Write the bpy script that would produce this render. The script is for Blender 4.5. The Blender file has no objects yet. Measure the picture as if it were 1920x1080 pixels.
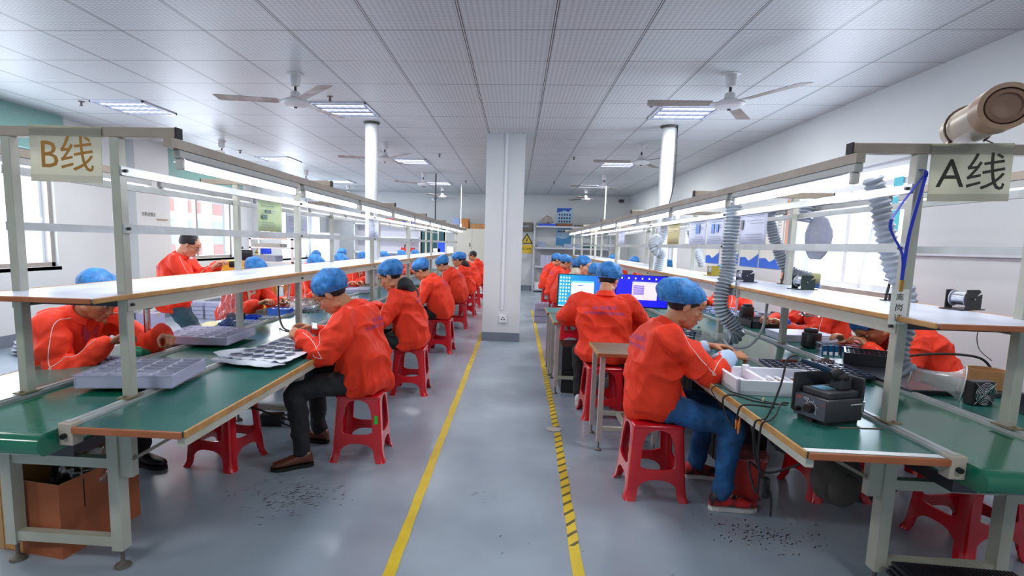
import bpy, bmesh, math, random
from mathutils import Vector, Matrix, noise, bvhtree
random.seed(7)
S = bpy.context.scene
COL = S.collection
PI = math.pi
# ---------------------------------------------------------------- camera
def set_camera():
    yaw, pitch, roll, f, cx, cy = -0.068, 0.1202, -0.02535, 1014.0, -63.3, 39.6
    fw = Vector((math.sin(yaw)*math.cos(pitch), math.cos(yaw)*math.cos(pitch), -math.sin(pitch)))
    r = Vector((math.cos(yaw), -math.sin(yaw), 0)); d = fw.cross(r)
    r2 = math.cos(roll)*r + math.sin(roll)*d; d2 = -math.sin(roll)*r + math.cos(roll)*d
    cam = bpy.data.cameras.new('camera'); o = bpy.data.objects.new('camera', cam); COL.objects.link(o)
    m = Matrix((r2, -d2, -fw)).transposed().to_4x4(); m.translation = (0, 0, 1.507); o.matrix_world = m
    cam.sensor_width = 36; cam.lens = f/1920*36; cam.shift_x = -cx/1920; cam.shift_y = cy/1920
    cam.clip_start = 0.05; cam.clip_end = 200
    S.camera = o
set_camera()
# ---------------------------------------------------------------- world, exposure, large lights
S.view_settings.view_transform = 'Standard'; S.view_settings.look = 'None'
S.view_settings.gamma = 1.0; S.view_settings.exposure = EXPOSURE = 0.34
S.view_settings.use_curve_mapping = False
W = bpy.data.worlds.new('world'); S.world = W; W.use_nodes = True
bgn = W.node_tree.nodes['Background']; bgn.inputs[0].default_value = (0.96, 0.985, 1.0, 1); bgn.inputs[1].default_value = 1.8
S.cycles.max_bounces = 7; S.cycles.diffuse_bounces = 4; S.cycles.glossy_bounces = 3
S.cycles.transparent_max_bounces = 24; S.cycles.transmission_bounces = 4
S.cycles.caustics_reflective = False; S.cycles.caustics_refractive = False
S.cycles.use_denoising = True; S.cycles.sample_clamp_indirect = 6.0
CEIL = 3.152; XR = 3.62; XL = -6.62; YB = 18.25; YF = -2.5
def area(name, loc, size, power, rot=(0, 0, 0), col=(1, 1, 1)):
    l = bpy.data.lights.new(name, 'AREA'); l.shape = 'RECTANGLE'; l.size, l.size_y = size; l.energy = power; l.color = col
    o = bpy.data.objects.new(name, l); COL.objects.link(o); o.location = loc; o.rotation_euler = rot
    return o
# the light of the ceiling panels, with two unseen front rows added as fill (they hang 1 cm under each louvre fixture)
LAMPX = (-5.0, -2.21, 1.95); LAMPY = (-0.3, 3.24, 6.94, 11.23, 15.2)
for _x in LAMPX:
    for _y in LAMPY:
        area('panel_and_fill_glow', (_x, _y, CEIL-0.03), (0.6, 0.6), 30 if _y < 4 else 38 if _y < 10 else 52, col=(1.0, 0.995, 0.98))
# daylight entering by the window openings
for (_y, _w) in ((5.7, 3.2), (11.1, 2.3), (15.7, 2.0)):
    area('window_daylight', (XL-0.15, _y, 1.75), (1.5, _w), 80, rot=(0, -PI/2, 0), col=(0.96, 0.99, 1.0))
area('window_daylight', (XR+0.15, 6.6, 1.75), (1.2, 1.7), 70, rot=(0, PI/2, 0), col=(0.92, 0.97, 1.0))

# ---------------------------------------------------------------- materials
def srgb(c):
    if isinstance(c, str): c = tuple(int(c[i:i+2], 16)/255 for i in (0, 2, 4))
    return tuple(((v/12.92) if v <= 0.04045 else ((v+0.055)/1.055)**2.4) for v in c) + (1,)
_M = {}
def mat(name, col='808080', rough=0.5, metal=0.0, emit=0, alpha=1.0, col2=None, nscale=8.0, bump=0.0, bscale=60.0, coat=0.0, spec=0.5, ncontrast=0.5, detail=4):
    if name in _M: return _M[name]
    m = bpy.data.materials.new(name); m.use_nodes = True; nt = m.node_tree; b = nt.nodes['Principled BSDF']
    c = srgb(col); b.inputs['Base Color'].default_value = c; b.inputs['Roughness'].default_value = rough
    b.inputs['Metallic'].default_value = metal; b.inputs['Specular IOR Level'].default_value = spec
    if coat: b.inputs['Coat Weight'].default_value = coat; b.inputs['Coat Roughness'].default_value = 0.1
    m.diffuse_color = c
    tc = None
    if col2 or bump:
        tc = nt.nodes.new('ShaderNodeTexCoord')
    if col2:
        n = nt.nodes.new('ShaderNodeTexNoise'); n.inputs['Scale'].default_value = nscale; n.inputs['Detail'].default_value = detail
        r = nt.nodes.new('ShaderNodeValToRGB'); r.color_ramp.elements[0].position = 0.5-ncontrast/2; r.color_ramp.elements[1].position = 0.5+ncontrast/2
        r.color_ramp.elements[0].color = c; r.color_ramp.elements[1].color = srgb(col2)
        nt.links.new(tc.outputs['Object'], n.inputs['Vector']); nt.links.new(n.outputs['Fac'], r.inputs[0]); nt.links.new(r.outputs[0], b.inputs['Base Color'])
    if bump:
        n = nt.nodes.new('ShaderNodeTexNoise'); n.inputs['Scale'].default_value = bscale; n.inputs['Detail'].default_value = 3
        bp = nt.nodes.new('ShaderNodeBump'); bp.inputs['Strength'].default_value = bump; bp.inputs['Distance'].default_value = 0.01
        nt.links.new(tc.outputs['Object'], n.inputs['Vector']); nt.links.new(n.outputs['Fac'], bp.inputs['Height']); nt.links.new(bp.outputs[0], b.inputs['Normal'])
    if emit:
        b.inputs['Emission Color'].default_value = c; b.inputs['Emission Strength'].default_value = emit
    if alpha < 1: b.inputs['Alpha'].default_value = alpha
    _M[name] = m
    return m
def N(m, t, **kw):
    n = m.node_tree.nodes.new(t)
    for k, v in kw.items(): setattr(n, k, v)
    return n
def glass(name, tint='e8f2ff', gloss=0.12, rough=0.05):
    if name in _M: return _M[name]
    m = bpy.data.materials.new(name); m.use_nodes = True; nt = m.node_tree; nt.nodes.clear()
    o = N(m, 'ShaderNodeOutputMaterial'); mx = N(m, 'ShaderNodeMixShader'); t = N(m, 'ShaderNodeBsdfTransparent'); g = N(m, 'ShaderNodeBsdfGlossy')
    t.inputs[0].default_value = srgb(tint); g.inputs['Roughness'].default_value = rough; mx.inputs[0].default_value = gloss
    nt.links.new(t.outputs[0], mx.inputs[1]); nt.links.new(g.outputs[0], mx.inputs[2]); nt.links.new(mx.outputs[0], o.inputs[0])
    _M[name] = m
    return m
MT = dict(
    paint=('cdd6cf', 0.4), )
frame_m = mat('painted_steel', 'bcc0b6', 0.38, 0.0, col2='a5a596', nscale=3)
rail_m = mat('aluminium_rail', 'bfc5c8', 0.3, 0.15, col2='a5a9a4', nscale=6)
chan_m = mat('lamp_channel_steel', 'aea598', 0.42, 0.1, col2='93867a', nscale=4)
wood_m = mat('pine_edge_band', 'c79a5a', 0.5, col2='a87840', nscale=14)
rust_m = mat('brown_edge_band', 'b06a44', 0.5, col2='99552f', nscale=10)
shelf_m = mat('white_laminate', 'c9cede', 0.3, col2='b4bbd0', nscale=4)
green_m = mat('green_mat', '1a5a50', 0.25, col2='30706a', nscale=3, spec=0.6, ncontrast=0.6, bump=0.06, bscale=9)
belt_m = mat('green_belt', '0b6149', 0.16, col2='17745a', nscale=4, spec=0.6, bump=0.05, bscale=6)
dgrey_m = mat('dark_metal', '3b3d40', 0.5, 0.3)
black_m = mat('black_plastic', '1b1c20', 0.4, bump=0.1, bscale=80)
blackr_m = mat('black_rubber', '141416', 0.6)
chrome_m = mat('chrome', 'd8dade', 0.15, 1.0)
redst_m = mat('red_plastic', 'd81526', 0.22, coat=0.3, spec=0.6, col2='c10f1e', nscale=5)
white_m = mat('white_enamel', 'e6e9ee', 0.35)
tube_m = mat('tube_glow', 'f4f6ff', emit=11.0)
paper_m = mat('white_paper', 'eef1f6', 0.7)
def translucent(m, f=0.5, col='e6e6d8'):
    nt = m.node_tree; o = [n for n in nt.nodes if n.type == 'OUTPUT_MATERIAL'][0]; b = nt.nodes['Principled BSDF']; t = N(m, 'ShaderNodeBsdfTranslucent'); t.inputs[0].default_value = srgb(col); x = N(m, 'ShaderNodeMixShader'); x.inputs[0].default_value = f
    nt.links.new(b.outputs[0], x.inputs[1]); nt.links.new(t.outputs[0], x.inputs[2]); nt.links.new(x.outputs[0], o.inputs[0]); return m
card_m = mat('cardboard', 'b98a5a', 0.8, col2='a5764a', nscale=12)
blueplas_m = mat('blue_plastic', '1f4fd6', 0.35)
clear_m = None
# ---------------------------------------------------------------- mesh helpers
class MB:
    def __init__(s): s.bm = bmesh.new()
    def _add(s, verts, faces):
        vs = [s.bm.verts.new(v) for v in verts]; out = []
        for f in faces:
            try: out.append(s.bm.faces.new([vs[i] for i in f]))
            except ValueError: pass
        return vs
    def box(s, x0, x1, y0, y1, z0, z1, rot=None, c=None):
        v = [(x, y, z) for x in (x0, x1) for y in (y0, y1) for z in (z0, z1)]
        if rot is not None:
            c = Vector(c) if c else Vector(((x0+x1)/2, (y0+y1)/2, (z0+z1)/2)); v = [rot @ (Vector(p)-c) + c for p in v]
        s._add(v, [(0, 1, 3, 2), (4, 6, 7, 5), (0, 4, 5, 1), (2, 3, 7, 6), (0, 2, 6, 4), (1, 5, 7, 3)]); return s
    def rbox(s, x0, x1, y0, y1, z0, z1, r=0.01, seg=2, rot=None):
        b = bmesh.new(); q = MB.__new__(MB); q.bm = b; q.box(x0, x1, y0, y1, z0, z1, rot)
        bmesh.ops.bevel(b, geom=list(b.edges), offset=r, segments=seg, affect='EDGES', profile=0.5)
        return s.merge(b)
    def merge(s, b, M=None):
        me = bpy.data.meshes.new('t'); b.to_mesh(me); b.free()
        if M is not None: me.transform(M)
        s.bm.from_mesh(me); bpy.data.meshes.remove(me); return s
    def mesh(s, me, M=None):
        me = me.copy()
        if M is not None: me.transform(M)
        s.bm.from_mesh(me); bpy.data.meshes.remove(me); return s
    def bar(s, p0, p1, w, h=None):
        p0, p1 = Vector(p0), Vector(p1); h = h or w; d = (p1-p0); L = d.length; d.normalize()
        up = Vector((0, 0, 1)) if abs(d.z) < 0.95 else Vector((0, 1, 0))
        a = d.cross(up).normalized(); b = a.cross(d).normalized()
        v = [p + a*sx*w/2 + b*sz*h/2 for p in (p0, p1) for sx in (-1, 1) for sz in (-1, 1)]
        s._add(v, [(0, 1, 3, 2), (4, 6, 7, 5), (0, 4, 5, 1), (2, 3, 7, 6), (0, 2, 6, 4), (1, 5, 7, 3)]); return s
    def cyl(s, p0, p1, r0, r1=None, n=16, cap=True):
        return s.tube([p0, p1], [r0, r0 if r1 is None else r1], n, cap)
    def tube(s, pts, rad, n=10, cap=True):
        pts = [Vector(p) for p in pts]
        if not hasattr(rad, '__len__'): rad = [rad]*len(pts)
        rings = []; prev = None
        for i, p in enumerate(pts):
            d = (pts[min(i+1, len(pts)-1)] - pts[max(i-1, 0)])
            if d.length < 1e-9: d = Vector((0, 0, 1))
            d.normalize()
            if prev is None:
                a = d.orthogonal().normalized()
            else:
                a = prev - d*prev.dot(d)
                a = a.normalized() if a.length > 1e-6 else d.orthogonal().normalized()
            prev = a; b = d.cross(a)
            rings.append([s.bm.verts.new(p + (a*math.cos(2*PI*k/n) + b*math.sin(2*PI*k/n))*rad[i]) for k in range(n)])
        for i in range(len(rings)-1):
            for k in range(n):
                s.bm.faces.new((rings[i][k], rings[i][(k+1) % n], rings[i+1][(k+1) % n], rings[i+1][k]))
        if cap:
            s.bm.faces.new(rings[0][::-1]); s.bm.faces.new(rings[-1])
        return s
    def lathe(s, prof, c=(0, 0, 0), n=24, M=None):
        c = Vector(c); rings = []
        for r, z in prof:
            rings.append([s.bm.verts.new((M @ Vector((r*math.cos(2*PI*k/n), r*math.sin(2*PI*k/n), z)) if M else c+Vector((r*math.cos(2*PI*k/n), r*math.sin(2*PI*k/n), z)))) for k in range(n)])
        for i in range(len(rings)-1):
            for k in range(n):
                s.bm.faces.new((rings[i][k], rings[i][(k+1) % n], rings[i+1][(k+1) % n], rings[i+1][k]))
        s.bm.faces.new(rings[0][::-1]); s.bm.faces.new(rings[-1])
        return s
    def prism(s, poly, z0, z1, M=None):
        n = len(poly); v = [Vector((x, y, z0)) for x, y in poly] + [Vector((x, y, z1)) for x, y in poly]
        if M is not None: v = [M @ p for p in v]
        s._add(v, [tuple(range(n))[::-1], tuple(range(n, 2*n))] + [(i, (i+1) % n, n+(i+1) % n, n+i) for i in range(n)]); return s
    def ell(s, c, r, M=None, u=20, v=12):
        b = bmesh.new(); bmesh.ops.create_uvsphere(b, u_segments=u, v_segments=v, radius=1)
        T = Matrix.Translation(c) @ (M or Matrix()) @ Matrix.Diagonal((r[0], r[1], r[2], 1))
        return s.merge(b, T)
    def quad(s, *p):
        s._add([Vector(q) for q in p], [tuple(range(len(p)))]); return s
    def build(s, name, m=None, parent=None, smooth=False, world=False, bevel=0, fix=True):
        if fix: bmesh.ops.recalc_face_normals(s.bm, faces=s.bm.faces)
        me = bpy.data.meshes.new(name); s.bm.to_mesh(me); s.bm.free()
        if m: me.materials.append(m)
        o = bpy.data.objects.new(name, me); COL.objects.link(o)
        if parent is not None:
            o.parent = parent
            if world:
                t = Vector((0, 0, 0)); q = parent
                while q is not None: t += q.location; q = q.parent
                me.transform(Matrix.Translation(-t))
        if smooth: shade(me, 0.7 if smooth is True else smooth)
        if bevel:
            md = o.modifiers.new('bevel', 'BEVEL'); md.width = bevel; md.segments = 2; md.limit_method = 'ANGLE'
        return o
def shade(me, ang=0.7):
    me.shade_smooth()
    if ang < 3: me.set_sharp_from_angle(angle=ang)
def tag(o, label=None, cat=None, group=None, kind=None):
    if label: o['label'] = label
    if cat: o['category'] = cat
    if group: o['group'] = group
    if kind: o['kind'] = kind
    return o
def thing(name, label, cat, loc=(0, 0, 0), rz=0, group=None):
    o = bpy.data.objects.new(name, None); COL.objects.link(o); o.empty_display_size = 0.1
    o.location = loc; o.rotation_euler = (0, 0, rz)
    return tag(o, label, cat, group)
def struct(o, label=None, cat=None): return tag(o, label, cat, kind='structure')
def dup(root, loc=None, rz=None, label=None, group=None, parent=None):
    r = root.copy(); COL.objects.link(r)
    if parent: r.parent = parent
    if loc is not None: r.location = loc
    if rz is not None: r.rotation_euler = (0, 0, rz)
    if label: r['label'] = label
    if group: r['group'] = group
    for ch in list(root.children):
        dup(ch, parent=r)
    return r
def rz(a): return Matrix.Rotation(a, 4, 'Z')
def smoothpath(pts, k=8):
    P = [Vector(p) for p in pts]; out = []
    for i in range(len(P)-1):
        a = P[max(i-1, 0)]; b = P[i]; c = P[i+1]; d = P[min(i+2, len(P)-1)]
        for j in range(k):
            t = j/k; out.append(0.5*((2*b) + (c-a)*t + (2*a-5*b+4*c-d)*t*t + (3*b-a-3*c+d)*t**3))
    out.append(P[-1]); return out
def text_mesh(txt, size, extrude=0.0, align='CENTER', res=2):
    cu = bpy.data.curves.new('t', 'FONT'); cu.body = txt; cu.size = size; cu.extrude = extrude; cu.align_x = align; cu.align_y = 'CENTER'; cu.resolution_u = res
    o = bpy.data.objects.new('t', cu); COL.objects.link(o); dg = bpy.context.evaluated_depsgraph_get(); dg.update()
    me = bpy.data.meshes.new_from_object(o.evaluated_get(dg)); bpy.data.objects.remove(o); bpy.data.curves.remove(cu)
    return me
def put_text(name, txt, size, M, m, parent, depth=0.0004, bold=0.0):
    """text lying in the XY plane of matrix M (parent's local space)"""
    me = text_mesh(txt, size, depth)
    if bold:
        b = bmesh.new()
        for dx in (-bold, 0, bold):
            t = me.copy(); t.transform(Matrix.Translation((dx, 0, 0))); b.from_mesh(t); bpy.data.meshes.remove(t)
        b.to_mesh(me); b.free()
    me.transform(M); me.materials.clear(); me.materials.append(m)
    o = bpy.data.objects.new(name, me); COL.objects.link(o); o.parent = parent
    return o
def remesh(bmsrc, voxel, smooth_it=3, sm=0.5):
    me = bpy.data.meshes.new('t'); bmesh.ops.recalc_face_normals(bmsrc, faces=bmsrc.faces); bmsrc.to_mesh(me); bmsrc.free()
    o = bpy.data.objects.new('t', me); COL.objects.link(o)
    md = o.modifiers.new('r', 'REMESH'); md.mode = 'VOXEL'; md.voxel_size = voxel; md.adaptivity = 0.0
    s = o.modifiers.new('s', 'SMOOTH'); s.iterations = smooth_it; s.factor = sm
    dg = bpy.context.evaluated_depsgraph_get(); dg.update()
    r = bpy.data.meshes.new_from_object(o.evaluated_get(dg)); bpy.data.objects.remove(o); bpy.data.meshes.remove(me)
    return r

# ---------------------------------------------------------------- room
def floor_mat():
    m = mat('epoxy_floor', '8f9bab', 0.22, spec=0.6); nt = m.node_tree; b = nt.nodes['Principled BSDF']
    tc = N(m, 'ShaderNodeTexCoord')
    n1 = N(m, 'ShaderNodeTexNoise'); n1.inputs['Scale'].default_value = 0.8; n1.inputs['Detail'].default_value = 4
    n2 = N(m, 'ShaderNodeTexNoise'); n2.inputs['Scale'].default_value = 9; n2.inputs['Detail'].default_value = 3; n2.inputs['Roughness'].default_value = 0.7
    r1 = N(m, 'ShaderNodeValToRGB'); r1.color_ramp.elements[0].position = 0.35; r1.color_ramp.elements[1].position = 0.65
    r1.color_ramp.elements[0].color = srgb('8794a3'); r1.color_ramp.elements[1].color = srgb('a0afbc')
    r2 = N(m, 'ShaderNodeValToRGB'); r2.color_ramp.elements[0].position = 0.28; r2.color_ramp.elements[1].position = 0.42
    r2.color_ramp.elements[0].color = srgb('5f666f'); r2.color_ramp.elements[1].color = (1, 1, 1, 1)
    mx = N(m, 'ShaderNodeMixRGB', blend_type='MULTIPLY'); mx.inputs[0].default_value = 0.0
    for n in (n1, n2): nt.links.new(tc.outputs['Object'], n.inputs['Vector'])
    nt.links.new(n1.outputs[0], r1.inputs[0]); nt.links.new(n2.outputs[0], r2.inputs[0])
    nt.links.new(r1.outputs[0], mx.inputs[1]); nt.links.new(r2.outputs[0], mx.inputs[2]); nt.links.new(mx.outputs[0], b.inputs['Base Color'])
    rr = N(m, 'ShaderNodeMapRange'); rr.inputs[3].default_value = 0.16; rr.inputs[4].default_value = 0.34
    nt.links.new(n1.outputs[0], rr.inputs[0]); nt.links.new(rr.outputs[0], b.inputs['Roughness'])
    bp = N(m, 'ShaderNodeBump'); bp.inputs['Strength'].default_value = 0.08; bp.inputs['Distance'].default_value = 0.02
    nt.links.new(n1.outputs[0], bp.inputs['Height']); nt.links.new(bp.outputs[0], b.inputs['Normal'])
    return m
def ceil_mat():
    m = mat('ceiling_tiles', 'a9aebd', 0.42, spec=0.5); nt = m.node_tree; b = nt.nodes['Principled BSDF']
    geo = N(m, 'ShaderNodeNewGeometry'); sep = N(m, 'ShaderNodeSeparateXYZ'); nt.links.new(geo.outputs['Position'], sep.inputs[0])
    def mth(op, a, b_=None):
        n = N(m, 'ShaderNodeMath', operation=op)
        for i, v in enumerate((a, b_)):
            if v is None: continue
            if isinstance(v, (int, float)): n.inputs[i].default_value = v
            else: nt.links.new(v, n.inputs[i])
        return n.outputs[0]
    def dist(out, off, per):     # distance (m) to nearest joint
        t = mth('DIVIDE', mth('SUBTRACT', out, off), per); fr = mth('FRACT', mth('ADD', t, 100.5)); return mth('MULTIPLY', mth('ABSOLUTE', mth('SUBTRACT', fr, 0.5)), per)
    dx = dist(sep.outputs[0], 0.226, 0.697); dy = dist(sep.outputs[1], 5.128, 0.721)
    lx = mth('MULTIPLY', mth('LESS_THAN', dx, 0.0115), mth('GREATER_THAN', dx, 0.0045)); ly = mth('LESS_THAN', dy, 0.0045)
    line = mth('MAXIMUM', lx, ly)
    w = N(m, 'ShaderNodeTexVoronoi'); w.inputs['Scale'].default_value = 1.0; w.distance = 'CHEBYCHEV'; w.inputs['Randomness'].default_value = 0.0
    mp = N(m, 'ShaderNodeMapping'); mp.inputs['Scale'].default_value = (23, 34, 1); nt.links.new(geo.outputs['Position'], mp.inputs[0]); nt.links.new(mp.outputs[0], w.inputs['Vector'])
    ws = N(m, 'ShaderNodeValToRGB'); ws.color_ramp.elements[0].position = 0.2; ws.color_ramp.elements[1].position = 0.36
    ws.color_ramp.elements[0].color = srgb('d6dadd'); ws.color_ramp.elements[1].color = srgb('b3b7ba')
    nt.links.new(w.outputs['Distance'], ws.inputs[0])
    nz = N(m, 'ShaderNodeTexNoise'); nz.inputs['Scale'].default_value = 1.3; nt.links.new(geo.outputs['Position'], nz.inputs['Vector'])
    mm = N(m, 'ShaderNodeMixRGB'); mm.inputs[2].default_value = srgb('bbbfc3'); mm.inputs[0].default_value = 0.25; nt.links.new(ws.outputs[0], mm.inputs[1])
    mx = N(m, 'ShaderNodeMixRGB'); mx.inputs[2].default_value = srgb('2c2c30'); nt.links.new(line, mx.inputs[0]); nt.links.new(mm.outputs[0], mx.inputs[1])
    nt.links.new(mx.outputs[0], b.inputs['Base Color'])
    bp = N(m, 'ShaderNodeBump'); bp.inputs['Strength'].default_value = 0.25; bp.inputs['Distance'].default_value = 0.004
    inv = mth('SUBTRACT', 1.0, w.outputs['Distance']); nt.links.new(inv, bp.inputs['Height']); nt.links.new(bp.outputs[0], b.inputs['Normal'])
    return m
wall_m = mat('white_wall', 'd2d6d8', 0.6, col2='c7cbcd', nscale=0.8, bump=0.04, bscale=40)
wallb_m = mat('wall_base_paint', '7b8594', 0.5, col2='6b7482', nscale=2)
struct(MB().box(XL-0.3, XR+0.3, YF, YB+0.3, -0.1, 0).build('floor', floor_mat()), 'grey blue epoxy floor of the workshop', 'floor')
struct(MB().box(XL-0.3, XR+0.3, YF, YB+0.3, CEIL, CEIL+0.1).build('ceiling', ceil_mat()), 'ceiling of square embossed metal panels', 'ceiling')
def wall_x(name, x0, x1, y0, y1, holes, m, label):
    b = MB(); ys = sorted(set([y0, y1] + [h[i] for h in holes for i in (0, 1)]))
    for a, c in zip(ys[:-1], ys[1:]):
        hh = [h for h in holes if h[0] <= a+1e-6 and h[1] >= c-1e-6]
        if hh:
            b.box(x0, x1, a, c, 0, hh[0][2]); b.box(x0, x1, a, c, hh[0][3], CEIL)
        else: b.box(x0, x1, a, c, 0, CEIL)
    bmesh.ops.remove_doubles(b.bm, verts=b.bm.verts, dist=1e-5)
    return struct(b.build(name, m), label, 'wall')
LH = [(4.0, 7.42, 1.03, 2.55), (9.85, 12.3, 1.05, 2.47), (14.6, 16.9, 0.95, 2.75)]
wall_x('wall_left', XL-0.24, XL, YF, YB, LH, wall_m, 'white left wall with the big windows')
RH = [(5.35, 7.5, 1.13, 2.42), (12.6, 14.4, 1.0, 2.45)]
wall_x('wall_right', XR, XR+0.24, YF, YB, RH, wall_m, 'white right wall behind the second bench')
struct(MB().box(XL-0.24, XR+0.24, YB, YB+0.24, 0, CEIL).build('wall_back', wall_m), 'white back wall of the workshop', 'wall')
struct(MB().box(XL-0.24, XR+0.24, YF-0.24, YF, 0, CEIL).build('wall_front', wall_m), 'white wall behind the camera', 'wall')
struct(MB().box(XL, XL+0.02, 1.0, YB, 0, 0.16).build('baseboard_left', wallb_m), 'grey painted skirting of the left wall', 'baseboard')
struct(MB().box(XR-0.02, XR, 1.0, YB, 0, 0.16).build('baseboard_right', wallb_m), 'grey painted skirting of the right wall', 'baseboard')
struct(MB().box(XL, XR, YB-0.02, YB, 0, 0.16).build('baseboard_back', wallb_m), 'grey painted skirting of the back wall', 'baseboard')
# projecting piers on the left wall
pier = thing('trim_1', 'white wall pier between the first two left windows', 'pier'); pier['kind'] = 'structure'
MB().box(XL, XL+0.15, 8.9, 9.8, 0, CEIL).build('pier_body', wall_m, pier)
MB().box(XL+0.002, XL+0.17, 8.88, 9.82, 0, 0.16).build('pier_base', wallb_m, pier)
p2 = thing('trim_2', 'white wall pier beyond the second left window', 'pier'); p2['kind'] = 'structure'
MB().box(XL, XL+0.25, 13.3, 14.4, 0, CEIL).build('pier_body', wall_m, p2)
p3 = thing('trim_3', 'white wall pier past the third left window', 'pier'); p3['kind'] = 'structure'
MB().box(XL, XL+0.3, 17.1, 17.7, 0, CEIL).build('pier_body', wall_m, p3)
teal_m = mat('teal_blind_box', '6f9a96', 0.6, col2='7fa8a2', nscale=40)
o = MB().box(XL, XL+0.12, 2.0, 7.52, 2.62, CEIL).build('trim_4', teal_m); struct(o, 'teal blind box above the first left window', 'trim')
o = MB().box(XL, XL+0.12, 9.82, 12.6, 2.55, CEIL).build('trim_5', teal_m); struct(o, 'teal blind box above the second left window', 'trim')
o = MB().rbox(XR-0.03, XR, 1.0, 5.3, 1.50, 1.535, 0.004).build('trim_7', mat('trunking_white', 'cfd3da', 0.4)); struct(o, 'thin white cable trunking along the right wall', 'trim')
# centre pillar
pil = thing('trim_6', 'square white pillar in the middle of the aisle with a grey painted foot', 'pillar', (-0.21, 8.64, 0)); pil['kind'] = 'structure'
MB().box(-0.29, 0.29, -0.29, 0.29, 0.14, CEIL).build('pillar_shaft', mat('pillar_white', 'd8dcdf', 0.5, col2='ced3d7', nscale=1.5, bump=0.03), pil)
MB().box(-0.295, 0.295, -0.295, 0.295, 0, 0.14).build('pillar_foot', wallb_m, pil)
MB().box(-0.006, 0.03, -0.305, -0.29, 0.5, CEIL).build('cable_duct', white_m, pil)
so = thing('wall_socket', 'white power socket low on the centre pillar', 'socket', (-0.18, 8.335, 0.36))
MB().rbox(-0.06, 0.06, -0.012, 0.012, -0.06, 0.06, 0.006).build('socket_plate', white_m, so)
MB().box(-0.03, -0.01, -0.015, -0.012, -0.02, 0.0).box(0.01, 0.03, -0.015, -0.012, -0.02, 0.0).box(-0.01, 0.01, -0.015, -0.012, 0.015, 0.03).build('socket_slots', blackr_m, so)
# windows: x, y-range, z-range
winframe_m = mat('window_frame_grey', '8f8a86', 0.45, 0.2, col2='a29c96', nscale=3)
winwhite_m = mat('window_frame_white', 'd9dbe0', 0.4)
pane_m = glass('window_glass', 'f4f8ff', 0.06)
def window(name, x, y0, y1, z0, z1, nm, fm, label, mulls, hor=None, side=1):
    w = thing(name, label, 'window', (x, (y0+y1)/2, z0)); w['kind'] = 'structure'
    hy = (y1-y0)/2; hz = z1-z0; t = 0.05
    b = MB(); b.box(-t, t, -hy, -hy+0.06, 0, hz); b.box(-t, t, hy-0.06, hy, 0, hz); b.box(-t, t, -hy, hy, 0, 0.06); b.box(-t, t, -hy, hy, hz-0.06, hz)
    for f in mulls: b.box(-t*0.8, t*0.8, -hy+2*hy*f-0.035, -hy+2*hy*f+0.035, 0.05, hz-0.05)
    if hor:
        for f in hor: b.box(-t*0.9, t*0.9, -hy, hy, hz*f-0.03, hz*f+0.03)
    b.build('window_frame', fm, w)
    MB().box(-0.004, 0.004, -hy+0.05, hy-0.05, 0.05, hz-0.05).build('window_pane', pane_m, w)
    MB().box(-0.14, 0.10, -hy-0.05, hy+0.05, -0.05, -0.001).build('window_sill', mat('sill_stone', 'b3aca6', 0.6, col2='8e8781', nscale=5), w)
    return w
window('window_1', XL-0.1, 4.0, 7.42, 1.03, 2.55, 3, winframe_m, 'large left window nearest the camera', (0.33, 0.66))
window('window_2', XL-0.1, 9.85, 12.3, 1.05, 2.47, 2, winframe_m, 'left window behind the standing man', (0.46,))
window('window_3', XL-0.1, 14.6, 16.9, 0.95, 2.75, 2, winwhite_m, 'bright far left window behind the sheet rack', (0.25, 0.7), (0.5,))
window('window_4', XR+0.1, 5.35, 7.5, 1.13, 2.42, 2, winwhite_m, 'right wall window behind the hoses', (0.48,), (0.84,))
window('window_5', XR+0.1, 12.6, 14.4, 1.0, 2.45, 2, winwhite_m, 'far right window with curtains', (0.5,), (0.8,))
cur = MB()
for k in range(5):
    y = 12.7+k*0.42; cur.rbox(XR-0.09, XR-0.05, y, y+0.09, 0.95, 2.5, 0.015)
tag(cur.build('curtain', mat('pale_curtain', 'c9d3cf', 0.8)), 'pale gathered curtain strips at the far right window', 'curtain')
# round downpipes
for i, (x, y, lb) in enumerate(((-2.08, 7.68, 'white round downpipe dropping behind the left lamp canopy'), (2.0, 7.72, 'white round downpipe dropping behind the right lamp canopy'))):
    t = thing('drain_pipe', lb, 'pipe', (x, y, 0), group=None)
    MB().cyl((0, 0, 0.9), (0, 0, CEIL-0.001), 0.088, n=24).build('pipe_shaft', mat('pipe_white', 'c6cace', 0.4), t, smooth=True)
    MB().lathe([(0.10, CEIL-0.03), (0.12, CEIL-0.001)], n=24).build('pipe_collar', mat('pipe_collar', '4b4a4a', 0.6), t)
    if i == 1:
        MB().tube(smoothpath([(0.09, -0.07, CEIL-0.01), (0.1, -0.07, 2.7), (0.098, -0.065, 2.4), (0.04, -0.1, 2.1), (0.0, -0.11, 1.95)]), 0.008, 6).build('pipe_cable', blackr_m, t, smooth=True)
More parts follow.
